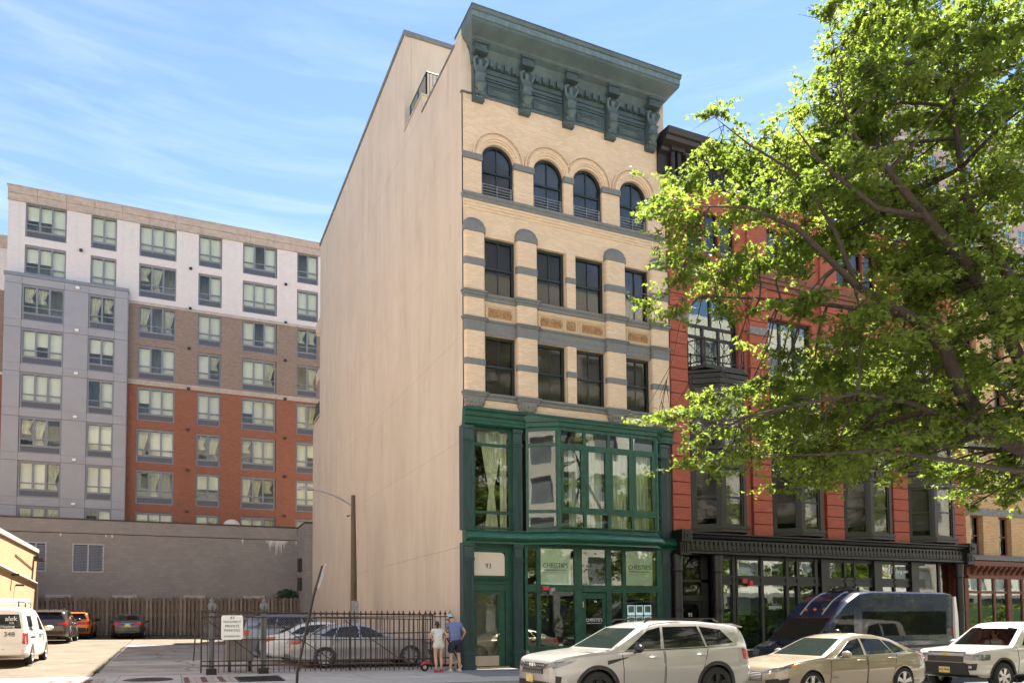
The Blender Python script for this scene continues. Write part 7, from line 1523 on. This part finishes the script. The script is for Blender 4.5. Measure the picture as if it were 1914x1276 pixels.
head_parts(wom, (.015, .19, 1.415), (.072, .09, .105), 'hair', (.15, .85, -.5), pony=True); shoe(wom, -.075, 0, 'shoe_red', .85); shoe(wom, .085, 0, 'shoe_red', .85)
SCT = thing('kick_scooter', 'electric kick scooter with black deck and red mudguard standing before the couple', 'scooter', (7.8, 22.72, zg(7.8, 22.7) + .01))
for x, y in ((7.18, 22.66), (8.42, 22.84)):
    m = MB(); m.lathe([(.06, -.03), (.10, -.035), (.125, -.02), (.13, 0), (.125, .02), (.10, .035), (.06, .03)], (x, y, zg(x, y) + .14), 20, 'y'); o = m.build('wheel', 'tyre', SCT, smooth=40); m = MB(); m.lathe([(0, -.03), (.06, -.032), (.065, .0), (.06, .032), (0, .03)], (x, y, zg(x, y) + .14), 14, 'y'); m.build('rim', 'rim_silver', o)
d = Vector((1.24, .18, 0)).normalized(); s_ = Vector((-d.y, d.x, 0)); P = lambda t, o, z: tuple(Vector((7.18, 22.66, 0)) + d * t + s_ * o + Vector((0, 0, z)))
m = MB(); m.raw([P(.16, -.08, .17), P(1.0, -.08, .15), P(1.0, .08, .15), P(.16, .08, .17), P(.16, -.08, .24), P(1.0, -.08, .22), P(1.0, .08, .22), P(.16, .08, .24)], [(0, 3, 2, 1), (4, 5, 6, 7), (0, 1, 5, 4), (1, 2, 6, 5), (2, 3, 7, 6), (3, 0, 4, 7)]); m.build('deck', 'iron_black', SCT); m = MB(); m.path([P(-.12, 0, .22), P(-.02, 0, .30), P(.12, 0, .28), P(.25, 0, .25)], [.02, .05, .05, .03], 8); m.build('mudguard', 'fire_red', SCT)
m = MB(); m.path([P(1.24, 0, .14), P(1.17, 0, .35), P(.80, .02, 1.02)], [.035, .03, .025], 8); m.build('stem', 'iron_black', SCT); m = MB(); m.tube(P(.80, -.24, 1.03), P(.80, .24, 1.03), .02); m.build('handlebar', 'iron_black', SCT); m = MB(); m.tube(P(.95, 0, .2), P(1.2, 0, .3), .04); m.build('steering_head', 'galvanised', SCT)
# driver behind the pickup's windscreen
DJ = [(0, 0, .0, .14), (0, 0, .22, .14), (-.02, 0, .42, .15), (-.04, 0, .53, .06), (-.06, 0, .60, .055), (-.08, 0, .69, (.10, .085)), (-.08, 0, .77, .075), (-.05, -.19, .44, .055), (-.22, -.27, .28, .045), (-.45, -.17, .36, .033), (-.05, .19, .44, .055), (-.22, .27, .28, .045), (-.45, .17, .36, .033)]
DE = [(0, 1), (1, 2), (2, 3), (3, 4), (4, 5), (5, 6), (2, 7), (7, 8), (8, 9), (2, 10), (10, 11), (11, 12)]
dsh = ([(0, 0, -.02, .16), (0, 0, .22, .16), (-.02, 0, .41, .17), (-.035, 0, .51, .09), (-.05, -.19, .43, .075), (-.16, -.24, .34, .066), (-.05, .19, .43, .075), (-.16, .24, .34, .066)], [(0, 1), (1, 2), (2, 3), (2, 4), (4, 5), (2, 6), (6, 7)])
dz = zs_street(19.5) - .14
drv = person('person', 'driver in a pale shirt at the wheel behind the pickup windscreen', (18.45 + 2.62, 13.6 + .36, dz + .78), DJ, DE, [(9, (-1, .1, .1), (0, .2, -1)), (12, (-1, -.1, .1), (0, -.2, -1))], [('shirt', 'tee_white', *dsh)], 'skin')
head_parts(drv, (-.08, 0, .70), (.098, .08, .115), 'hair', (-1, 0, 0))
m = MB()
for i in range(24):
    a, b = 2 * math.pi * i / 24, 2 * math.pi * (i + 1) / 24; m.tube((2.10 + .06 * math.sin(a), .36 + .18 * math.cos(a), 1.16 + .17 * math.sin(a)), (2.10 + .06 * math.sin(b), .36 + .18 * math.cos(b), 1.16 + .17 * math.sin(b)), .014, n=5, caps=False)
o = bpy.data.objects.new('steering_wheel', m.mesh('steering_wheel', 'rubber_trim')); link(o, PICKUP.root)
# ------------------------------------------------------------------ street tree: limbs (x,y,z,radius) and leaf clumps (x,y,z,radius)
LIMBS = [[(17.1, 9.01, 1.58, 0.3), (17.03, 8.94, 3.39, 0.27), (16.82, 8.99, 4.24, 0.24), (16.19, 9.25, 4.66, 0.2), (15.49, 9.55, 4.9, 0.17), (14.16, 9.35, 5.1, 0.15), (13.09, 9.15, 5.74, 0.13), (12.82, 9.23, 6.48, 0.11), (12.14, 9.4, 7.03, 0.085), (11.01, 9.55, 7.44, 0.06), (9.89, 9.78, 8.38, 0.045), (8.98, 9.95, 8.63, 0.03), (7.94, 10.21, 8.56, 0.015)], [(16.82, 8.99, 4.24, 0.2), (16.39, 9.33, 5.58, 0.17), (15.67, 9.59, 6.56, 0.13), (14.71, 9.41, 7.33, 0.12), (13.39, 9.16, 8.15, 0.1), (12.47, 9.26, 8.87, 0.085), (11.67, 9.36, 9.58, 0.06), (10.97, 9.42, 10.04, 0.04), (10.45, 9.39, 10.94, 0.02)], [(16.39, 9.33, 5.58, 0.15), (16.54, 9.61, 7.24, 0.13), (15.98, 9.87, 8.38, 0.11), (15.19, 9.87, 9.13, 0.09), (14.31, 9.74, 9.88, 0.07), (14.0, 9.73, 11.66, 0.05), (14.08, 9.61, 13.14, 0.03), (13.97, 9.38, 14.24, 0.02)], [(15.49, 9.55, 4.9, 0.12), (12.77, 8.9, 5.01, 0.09), (11.54, 8.99, 5.26, 0.07), (10.54, 9.22, 5.37, 0.055), (9.4, 9.52, 5.1, 0.04), (8.3, 9.82, 4.83, 0.025), (7.44, 10.09, 4.77, 0.012)], [(16.19, 9.25, 4.66, 0.14), (14.21, 8.91, 4.26, 0.1), (11.67, 8.34, 4.14, 0.07), (10.37, 8.59, 4.26, 0.05), (9.28, 8.97, 4.17, 0.03), (8.35, 9.39, 4.17, 0.02)], [(12.14, 9.4, 7.03, 0.07), (11.57, 10.18, 7.38, 0.05), (10.52, 10.86, 7.63, 0.035), (9.41, 11.35, 7.69, 0.022), (8.62, 11.71, 7.64, 0.01)], [(11.01, 9.55, 7.44, 0.045), (10.8, 9.8, 8.53, 0.035), (10.41, 10.14, 9.61, 0.025), (9.52, 10.51, 10.21, 0.018), (8.89, 10.76, 10.75, 0.01)], [(12.47, 9.26, 8.87, 0.06), (11.0, 9.05, 8.59, 0.04), (9.92, 9.18, 9.16, 0.03), (9.34, 9.29, 9.81, 0.015)], [(16.54, 9.61, 7.24, 0.12), (18.31, 9.48, 9.1, 0.1), (19.48, 9.36, 11.7, 0.07), (19.77, 9.07, 14.56, 0.04)], [(16.82, 8.99, 4.24, 0.18), (18.43, 8.51, 5.81, 0.14), (20.23, 8.15, 7.72, 0.1), (21.22, 7.59, 9.73, 0.05)], [(17.03, 8.94, 3.39, 0.16), (18.81, 10.61, 4.4, 0.12), (20.07, 12.13, 6.37, 0.09), (18.32, 12.69, 8.54, 0.06), (16.85, 13.77, 10.69, 0.03)], [(16.82, 8.99, 4.24, 0.16), (14.96, 7.39, 4.59, 0.12), (13.26, 6.77, 5.8, 0.09), (12.2, 6.71, 7.42, 0.05)]]
CLUMPS = [(8.12, 10.87, 8.93, 0.46), (9.59, 11.52, 11.45, 0.38), (9.88, 12.37, 10.71, 0.51), (9.68, 11.5, 10.84, 0.42), (10.64, 11.75, 11.0, 0.65), (10.14, 10.16, 10.21, 0.41), (8.36, 10.62, 8.47, 0.45), (9.04, 10.43, 8.81, 0.59), (8.09, 10.67, 7.53, 0.41), (8.9, 12.15, 8.73, 0.3), (9.65, 11.71, 8.24, 0.58), (10.59, 11.47, 8.53, 0.66), (8.21, 11.04, 7.17, 0.33), (9.02, 10.82, 7.16, 0.17), (9.6, 10.63, 7.23, 0.29), (11.74, 11.93, 9.17, 0.68), (11.79, 12.4, 10.46, 0.7), (13.54, 13.19, 11.77, 0.76), (9.89, 9.7, 7.07, 0.46), (7.92, 10.97, 5.08, 0.21), (10.17, 13.22, 6.09, 0.46), (9.66, 11.64, 5.83, 0.48), (10.88, 12.19, 6.35, 0.51), (10.41, 10.79, 6.09, 0.46), (9.35, 11.84, 5.01, 0.42), (9.98, 11.73, 5.26, 0.5), (10.3, 11.26, 5.33, 0.57), (9.54, 12.27, 4.72, 0.21), (9.18, 10.26, 4.37, 0.35), (10.21, 12.34, 4.92, 0.33), (11.85, 12.08, 5.91, 0.62), (10.33, 10.36, 4.63, 0.47), (11.77, 11.34, 4.25, 0.28), (12.8, 12.7, 4.72, 0.26), (11.76, 10.91, 6.35, 0.63), (10.71, 10.09, 5.19, 0.58), (10.76, 9.91, 4.48, 0.48), (12.79, 11.25, 4.47, 0.29), (10.55, 9.05, 4.28, 0.41), (15.54, 12.44, 5.25, 0.58), (15.74, 11.77, 5.01, 0.51), (15.86, 11.1, 4.77, 0.49), (16.63, 11.78, 4.52, 0.27), (15.97, 10.58, 4.46, 0.46), (14.96, 9.61, 3.85, 0.23), (16.36, 10.22, 4.31, 0.45), (13.3, 10.97, 4.4, 0.2), (11.17, 12.81, 7.56, 0.19), (11.27, 12.12, 7.22, 0.22), (10.95, 9.96, 12.81, 0.4), (14.46, 12.47, 15.42, 0.58), (13.29, 11.98, 14.19, 0.31), (14.37, 11.66, 15.23, 0.6), (15.12, 11.59, 14.79, 0.73), (11.6, 10.68, 11.92, 0.32), (14.29, 12.52, 14.29, 0.5), (13.44, 12.81, 13.91, 0.27), (13.76, 11.49, 13.56, 0.59), (12.87, 12.4, 12.86, 0.31), (13.3, 12.2, 12.66, 0.48), (12.18, 10.44, 11.45, 0.58), (14.34, 11.44, 12.96, 0.65), (11.56, 8.59, 10.73, 0.5), (13.35, 9.43, 12.87, 0.62), (12.1, 10.92, 10.78, 0.59), (10.46, 8.78, 9.25, 0.53), (12.99, 9.92, 8.56, 0.72), (14.52, 10.99, 9.9, 0.68), (13.1, 11.53, 9.83, 0.7), (13.69, 8.59, 12.4, 0.5), (14.17, 13.27, 7.3, 0.8), (12.67, 12.27, 4.95, 0.82), (13.77, 9.48, 7.98, 0.48), (12.45, 12.06, 9.77, 0.51), (12.83, 11.16, 12.44, 0.48), (13.95, 10.54, 10.27, 0.74), (13.47, 9.96, 7.88, 0.6), (17.48, 11.91, 11.58, 0.65), (17.18, 10.11, 4.74, 0.77), (16.02, 10.6, 12.16, 0.57), (14.21, 11.63, 15.1, 0.78), (16.01, 12.7, 6.91, 0.69), (13.18, 7.86, 5.26, 0.38), (13.23, 11.65, 5.63, 0.64), (17.6, 10.17, 11.39, 0.53), (13.24, 9.29, 6.29, 0.5), (11.59, 10.71, 10.9, 0.74), (12.51, 8.0, 11.37, 0.45), (12.58, 9.03, 9.11, 0.46), (14.26, 9.24, 12.71, 0.64), (10.33, 9.42, 9.04, 0.45), (11.74, 10.02, 4.55, 0.65), (15.13, 12.64, 6.35, 0.61), (13.77, 10.96, 6.1, 0.68), (12.23, 11.46, 4.68, 0.53), (15.17, 12.94, 7.77, 0.67), (13.3, 10.84, 14.17, 0.5), (16.99, 11.95, 14.12, 0.78), (14.06, 11.16, 10.48, 0.81), (15.52, 11.66, 9.67, 0.83), (13.32, 8.13, 5.6, 0.45), (16.52, 9.65, 13.0, 0.8), (17.27, 10.58, 9.19, 0.65), (13.27, 7.68, 10.34, 0.57), (14.99, 12.82, 7.1, 0.76), (11.29, 9.25, 11.38, 0.6), (14.29, 9.91, 11.65, 0.75), (11.27, 9.45, 9.05, 0.42), (12.43, 10.94, 10.88, 0.64), (12.76, 11.52, 11.36, 0.78), (13.47, 7.87, 6.9, 0.57), (16.71, 11.7, 15.12, 0.55), (11.45, 11.21, 5.36, 0.67), (16.17, 9.27, 14.47, 0.67), (14.42, 10.9, 7.46, 0.58), (15.36, 8.66, 13.18, 0.6), (13.87, 9.26, 5.22, 0.64), (15.81, 10.68, 6.91, 0.8), (13.61, 11.01, 7.86, 0.77), (14.36, 8.77, 9.66, 0.66), (16.91, 10.45, 9.41, 0.72), (13.28, 9.16, 12.83, 0.62), (13.27, 7.78, 4.97, 0.57), (12.17, 9.67, 6.67, 0.59), (11.35, 8.81, 5.38, 0.4), (13.08, 8.36, 12.62, 0.57), (15.17, 11.26, 13.3, 0.75), (13.37, 9.99, 8.13, 0.73), (14.7, 12.22, 16.42, 0.64), (16.12, 10.78, 13.57, 0.56), (13.13, 7.97, 6.86, 0.5), (18.64, 11.23, 13.08, 0.8), (14.68, 12.79, 11.73, 0.84), (13.33, 8.13, 5.07, 0.49), (16.51, 11.65, 12.91, 0.58), (15.16, 9.49, 7.28, 0.75), (12.78, 10.56, 12.8, 0.6), (15.2, 12.6, 14.39, 0.7), (13.12, 9.12, 8.84, 0.51), (15.71, 10.0, 4.75, 0.61), (18.19, 10.92, 16.23, 0.8), (15.46, 10.98, 12.31, 0.78), (13.52, 10.09, 14.18, 0.72), (15.01, 12.67, 15.28, 0.56), (16.29, 11.28, 11.12, 0.74), (15.28, 10.6, 6.67, 0.8), (12.6, 8.4, 10.97, 0.52), (13.04, 11.42, 12.34, 0.6), (14.61, 9.8, 9.22, 0.65), (13.41, 8.68, 9.61, 0.64), (13.08, 7.74, 11.63, 0.63), (15.08, 9.82, 13.39, 0.61), (12.51, 8.84, 4.9, 0.5), (14.01, 10.18, 5.67, 0.7), (17.0, 10.03, 10.44, 0.71), (12.42, 10.89, 7.25, 0.71), (13.31, 9.26, 6.86, 0.48), (16.35, 10.09, 4.83, 0.8), (12.78, 10.6, 5.34, 0.72), (14.6, 11.57, 15.04, 0.67), (14.39, 10.51, 6.94, 0.63), (14.07, 13.65, 7.41, 0.57), (15.51, 12.71, 7.56, 0.59), (13.44, 12.08, 10.11, 0.76), (14.0, 8.79, 7.05, 0.69), (11.93, 9.05, 4.55, 0.42), (14.57, 12.58, 10.46, 0.64), (16.64, 11.04, 8.87, 0.7), (16.27, 10.15, 9.3, 0.59), (12.74, 10.2, 5.87, 0.71), (11.57, 10.17, 5.67, 0.71), (15.06, 11.08, 9.34, 0.56), (14.47, 10.54, 9.73, 0.67), (12.27, 11.97, 4.99, 0.65), (14.22, 11.26, 6.8, 0.68), (13.12, 12.36, 9.92, 0.65), (14.21, 8.5, 4.87, 0.48), (12.47, 9.26, 12.19, 0.54), (18.27, 11.72, 6.25, 0.73), (15.14, 12.25, 14.41, 0.76), (18.13, 10.64, 14.94, 0.82), (10.51, 9.09, 6.63, 0.47), (11.09, 8.93, 7.24, 0.41), (13.66, 8.86, 12.32, 0.57), (12.41, 10.42, 12.29, 0.61), (14.29, 10.92, 11.24, 0.62), (11.93, 8.6, 11.26, 0.45), (14.8, 10.32, 8.28, 0.64), (13.05, 8.12, 7.32, 0.62), (10.76, 9.3, 6.29, 0.61), (16.83, 10.08, 12.05, 0.6), (16.16, 9.53, 12.58, 0.8), (16.46, 9.85, 13.8, 0.56), (14.24, 9.31, 11.47, 0.47), (15.34, 9.56, 10.27, 0.71), (10.89, 9.86, 9.57, 0.61), (13.96, 9.59, 5.21, 0.73), (16.76, 3.21, 5.85, 0.65), (19.1, 4.43, 13.84, 0.69), (21.32, 7.17, 9.25, 0.64), (19.37, 7.16, 5.95, 0.83), (17.53, 6.33, 7.45, 0.86), (20.8, 11.23, 13.34, 0.88), (16.29, 5.17, 6.35, 0.88), (10.53, 6.6, 15.81, 0.97), (20.24, 7.02, 9.16, 0.75), (11.66, 7.94, 16.11, 0.86), (18.09, 6.51, 11.29, 0.92), (19.91, 10.83, 13.48, 0.96), (22.04, 11.97, 6.65, 0.9), (14.56, 6.33, 7.54, 0.91), (15.13, 3.12, 9.72, 0.93), (13.57, 3.97, 14.27, 0.93), (22.58, 5.05, 12.36, 0.81), (15.35, 3.54, 9.85, 0.77), (21.09, 10.73, 6.32, 0.86), (17.61, 5.92, 5.72, 0.78), (10.87, 6.09, 5.42, 0.64), (15.83, 4.3, 7.58, 0.67), (12.86, 9.79, 15.21, 0.97), (23.24, 7.36, 9.43, 0.81), (12.78, 8.93, 16.39, 0.86), (14.08, 7.24, 6.8, 0.73), (12.12, 4.21, 8.06, 0.81), (19.94, 3.77, 14.45, 0.63), (11.93, 9.88, 15.99, 0.83), (19.72, 6.22, 14.08, 0.77), (19.95, 7.76, 14.5, 0.68), (19.16, 5.85, 8.57, 0.63), (19.84, 4.6, 5.14, 0.75), (15.98, 5.76, 11.49, 0.78), (24.45, 9.74, 14.19, 0.68), (13.78, 6.72, 9.32, 0.82), (14.92, 6.07, 7.3, 0.89)]
def leaf_mat(nm, c0, c1, tr):
    m, t, p = _mat(nm); t.nodes.remove(p); out_ = t.nodes['Material Output']; v = coords(t)
    n = N(t, 'ShaderNodeTexNoise', i_Scale=1.1, i_Detail=3.); n2 = N(t, 'ShaderNodeTexWhiteNoise'); g = N(t, 'ShaderNodeNewGeometry')
    t.links.new(v, n.inputs['Vector'])
    try: t.links.new(g.outputs['Random Per Island'], n2.inputs['Vector'])
    except Exception: pass
    ad = N(t, 'ShaderNodeMath', operation='MULTIPLY_ADD'); ad.inputs[1].default_value = .55; t.links.new(n2.outputs['Value'], ad.inputs[0]); sb = N(t, 'ShaderNodeMath', operation='SUBTRACT'); sb.inputs[1].default_value = .27; t.links.new(n.outputs['Fac'], sb.inputs[0]); t.links.new(sb.outputs[0], ad.inputs[2])
    r = N(t, 'ShaderNodeValToRGB'); r.color_ramp.elements[0].position = .1; r.color_ramp.elements[1].position = .85; r.color_ramp.elements[0].color = (*c0, 1); r.color_ramp.elements[1].color = (*c1, 1); t.links.new(ad.outputs[0], r.inputs['Fac'])
    d = N(t, 'ShaderNodeBsdfPrincipled'); d.inputs['Roughness'].default_value = .6; d.inputs['Specular IOR Level'].default_value = .2; t.links.new(r.outputs['Color'], d.inputs['Base Color'])
    tl = N(t, 'ShaderNodeBsdfTranslucent'); mm = N(t, 'ShaderNodeMix', data_type='RGBA', blend_type='MULTIPLY'); mm.inputs['Factor'].default_value = 1; mm.inputs['B'].default_value = (*tr, 1); t.links.new(r.outputs['Color'], mm.inputs['A']); t.links.new(mm.outputs['Result'], tl.inputs[0])
    x = N(t, 'ShaderNodeMixShader'); x.inputs[0].default_value = .6; t.links.new(d.outputs[0], x.inputs[1]); t.links.new(tl.outputs[0], x.inputs[2]); t.links.new(x.outputs[0], out_.inputs['Surface']); M[nm] = m
leaf_mat('tree_leaf', (.050, .086, .018), (.122, .155, .033), (2.35, 2.3, 1.5))
STAR = np.array([(0, 0), (.10, .10), (.42, .04), (.22, .26), (.50, .50), (.20, .48), (.16, .66), (0, 1.0), (-.16, .66), (-.20, .48), (-.50, .50), (-.22, .26), (-.42, .04), (-.10, .10)])
def leaf_cloud(clumps, per, size, seed, spray=None):
    """numpy leaves: many lobed faces spread in flattened sprays through every clump"""
    g = np.random.default_rng(seed); P = []; 
    for x, y, z, r in clumps:
        n = max(20, int(per * (r / .7) ** 2)); k = max(5, int(7 * r / .7))
        k = k * 2; tw = g.normal(size=(k, 3)) * np.array([.78, .78, .36]) * r
        q = tw[g.integers(0, k, n)] * g.uniform(.25, 1.2, (n, 1)) + g.normal(size=(n, 3)) * np.array([.13, .13, .085]) * r + (x, y, z - .05 * r)
        P.append(q)
    P = np.concatenate(P); n = len(P)
    u = g.normal(size=(n, 3)); u[:, 2] = u[:, 2] * .35 - .45; u /= np.linalg.norm(u, axis=1)[:, None]       # leaf axis, drooping
    nr = g.normal(size=(n, 3)) * .55 + (0, 0, 1); nr -= u * (nr * u).sum(1)[:, None]; nr /= np.linalg.norm(nr, axis=1)[:, None]; s = np.cross(u, nr)
    L_ = size * g.uniform(.5, 1.35, n); k = len(STAR)
    V = P[:, None, :] + L_[:, None, None] * (STAR[None, :, 0, None] * s[:, None, :] * 1.05 + STAR[None, :, 1, None] * u[:, None, :] + (np.abs(STAR[None, :, 0, None]) * .28) * nr[:, None, :])
    return V.reshape(-1, 3), n, k, P, u, nr, s, L_
def leaf_mesh(name, V, n, k, mat):
    me = bpy.data.meshes.new(name); me.vertices.add(len(V)); me.vertices.foreach_set('co', V.astype(np.float32).ravel()); me.loops.add(n * k); me.loops.foreach_set('vertex_index', np.arange(n * k, dtype=np.int32)); me.polygons.add(n); me.polygons.foreach_set('loop_start', np.arange(0, n * k, k, dtype=np.int32)); me.polygons.foreach_set('loop_total', np.full(n, k, dtype=np.int32)); me.update(calc_edges=True); me.materials.append(M[mat]); return me
def build_tree(name, label, loc, limbs, clumps, per, size, seed, twigs=True, group=None, single=0):
    T = thing(name, label, 'tree', loc, 0, group); o0 = Vector(loc); rg_ = random.Random(seed)
    tr = MB(); pts = limbs[0]
    tr.path([p[:3] for p in pts], [p[3] for p in pts], 12); tr.build('trunk', 'bark', T, smooth=60)
    for l in limbs[1:]: m = MB(); m.path([p[:3] for p in l], [p[3] for p in l], 9); m.build('limb', 'bark', T, smooth=60)
    if twigs:
        allp = []
        for l in limbs:
            for a, b in zip(l[:-1], l[1:]):
                for t in (0, .33, .66): allp.append((Vector(a[:3]).lerp(Vector(b[:3]), t), lerp(a[3], b[3], t)))
        m = MB()
        for x, y, z, r in clumps:
            c = Vector((x, y, z)); b, br = min(allp, key=lambda q: (q[0] - c).length + q[1] * 3)
            dist = (c - b).length; r0 = min(br * .8, .014 + .016 * dist); mid = b.lerp(c, .5) + Vector((rg_.uniform(-.15, .15), rg_.uniform(-.15, .15), rg_.uniform(.0, .25))) * min(1, dist * .4)
            m.path([b, b.lerp(mid, .55) + Vector((rg_.uniform(-.06, .06), 0, rg_.uniform(-.05, .08))), mid, c], [r0, r0 * .8, r0 * .6, .007], 5, caps=False)
            for k in range(7):
                e = c + Vector((rg_.gauss(0, .65), rg_.gauss(0, .65), rg_.gauss(0, .42))) * r; s0 = mid.lerp(c, rg_.uniform(.2, 1)); m.path([s0, s0.lerp(e, .5) + Vector((0, 0, .06 * r)), e], [.009, .006, .003], 4, caps=False)
        o = m.build('twigs', 'bark', T, smooth=60); o['kind'] = 'stuff'
    V, n, k, P, u, nr, s, L_ = leaf_cloud(clumps, per, size, seed)
    V = V - np.array(loc); keep = np.ones(n, bool)
    if single:
        cp = np.array([0, 0, 1.6]); d = np.linalg.norm(P - cp, axis=1); f = np.array([.40858928, .91129916, .0508788]); R3 = np.array([.9126, -.4087, -.008]); dp = (P - cp) @ f; px = (P - cp) @ R3 / dp
        big = L_ / d * (np.abs((nr * (P - cp)).sum(1)) / d + .3); big[(px > .62) | (px < .18) | (dp < 1)] = 0; pick = np.argsort(-big)[:single]; keep[pick] = False
        one = (STAR[:, 0, None] * np.array([1.05, 0, 0]) + STAR[:, 1, None] * np.array([0, 1., 0]) + np.abs(STAR[:, 0, None]) * .28 * np.array([0, 0, 1.])); lm = leaf_mesh('leaf', one, 1, k, 'tree_leaf')
        for i in pick:
            o = bpy.data.objects.new('leaf', lm); link(o, T); mt = Matrix(((s[i][0], u[i][0], nr[i][0], 0), (s[i][1], u[i][1], nr[i][1], 0), (s[i][2], u[i][2], nr[i][2], 0), (0, 0, 0, 1))); o.matrix_local = Matrix.Translation(Vector(P[i]) - o0) @ mt @ Matrix.Scale(float(L_[i]), 4)
    Vk = V.reshape(n, k, 3)[keep].reshape(-1, 3); o = bpy.data.objects.new('foliage', leaf_mesh('foliage', Vk, int(keep.sum()), k, 'tree_leaf')); link(o, T); o['kind'] = 'stuff'
    return T
rj = random.Random(17); CLUMPS += [(x + rj.uniform(-.35, .35), y + rj.uniform(-.9, .9), z + rj.uniform(-.25, .3), r * .85) for x, y, z, r in CLUMPS[:80:2]]
LIMBS = [l[:-1] + [(*l[-1][:3], .004)] for l in LIMBS]
for i_, k_ in ((3, .62), (4, .5), (5, .8), (11, .7)): LIMBS[i_] = [(a, b, c, r * k_) for a, b, c, r in LIMBS[i_]]
LIMBS[0] = [(17.2, 9.0, -.2, .42), (17.15, 9.0, .3, .34)] + LIMBS[0]
build_tree('street_tree', 'large leafy street tree with lobed bright green leaves and dark limbs', (17.15, 9.0, -.17), LIMBS, CLUMPS, 850, .096, 5, single=300)
# trees of the near pavement, out of the frame but mirrored in the shop glass
def simple_tree(x, y, h, seed):
    g = random.Random(seed); lim = [[(x, y, -.3, .3), (x, y, 2.2, .22), (x + .2, y, 4.5, .16), (x, y + .2, h * .8, .05)]]
    for k in range(7): a = k * .9 + seed; lim.append([(x, y, 2.4 + .5 * k, .12), (x + 1.4 * math.cos(a), y + 1.4 * math.sin(a), 3.6 + .7 * k, .07), (x + 3. * math.cos(a), y + 3. * math.sin(a), 4.6 + .8 * k, .02)])
    cl_ = []
    for k in range(46): a, r = g.uniform(0, 6.28), g.uniform(.3, 1) ** .6; zz = g.uniform(2.9, h); w_ = 4.2 * math.sin(min(1, (zz - 2.0) / (h - 1.2)) * math.pi) ** .5; cl_.append((x + w_ * r * math.cos(a), y + w_ * r * math.sin(a), zz, g.uniform(.9, 1.4)))
    return lim, cl_
for i, (x, y, h, lab) in enumerate(((29.5, 6.0, 11., 'leafy tree across the street mirrored in the black shopfront glass'), (43., 5.5, 12., 'leafy tree mirrored in the brown shopfront glass at the far right'), (22.5, -4.5, 11.5, 'leafy tree farther back mirrored in the green shopfront glass'), (35., -5, 12.5, 'tall leafy tree mirrored in the black bay windows'), (-13.5, 4.5, 10.5, 'leafy tree on the near pavement out of frame at left'))):
    lim, cl_ = simple_tree(x, y, h, 31 + i); build_tree('pavement_tree', lab, (x, y, zs_street(x)), lim, cl_, 90, .26, 50 + i, twigs=False)
# park hedge on the near side, dark in the glass of the van and shopfronts
hc = []; rh = random.Random(9)
for k in range(150): hc.append((rh.uniform(24, 84), rh.uniform(1.6, 3.0), rh.uniform(.3, 3.1) - .02 * 30, rh.uniform(.8, 1.1)))
V, n, k, *_ = leaf_cloud(hc, 70, .26, 77); H = thing('park_hedge', 'tall dark hedge along the near pavement, mirrored in the parked van', 'hedge', (54, 2.3, -.9)); o = bpy.data.objects.new('foliage', leaf_mesh('foliage', V - np.array((54, 2.3, -.9)), n, k, 'tree_leaf')); link(o, H); o['kind'] = 'stuff'
MB().box(24, 84, 1.9, 2.7, -1.5, 2.2).build('hedge_core', 'leaf_dark', H)
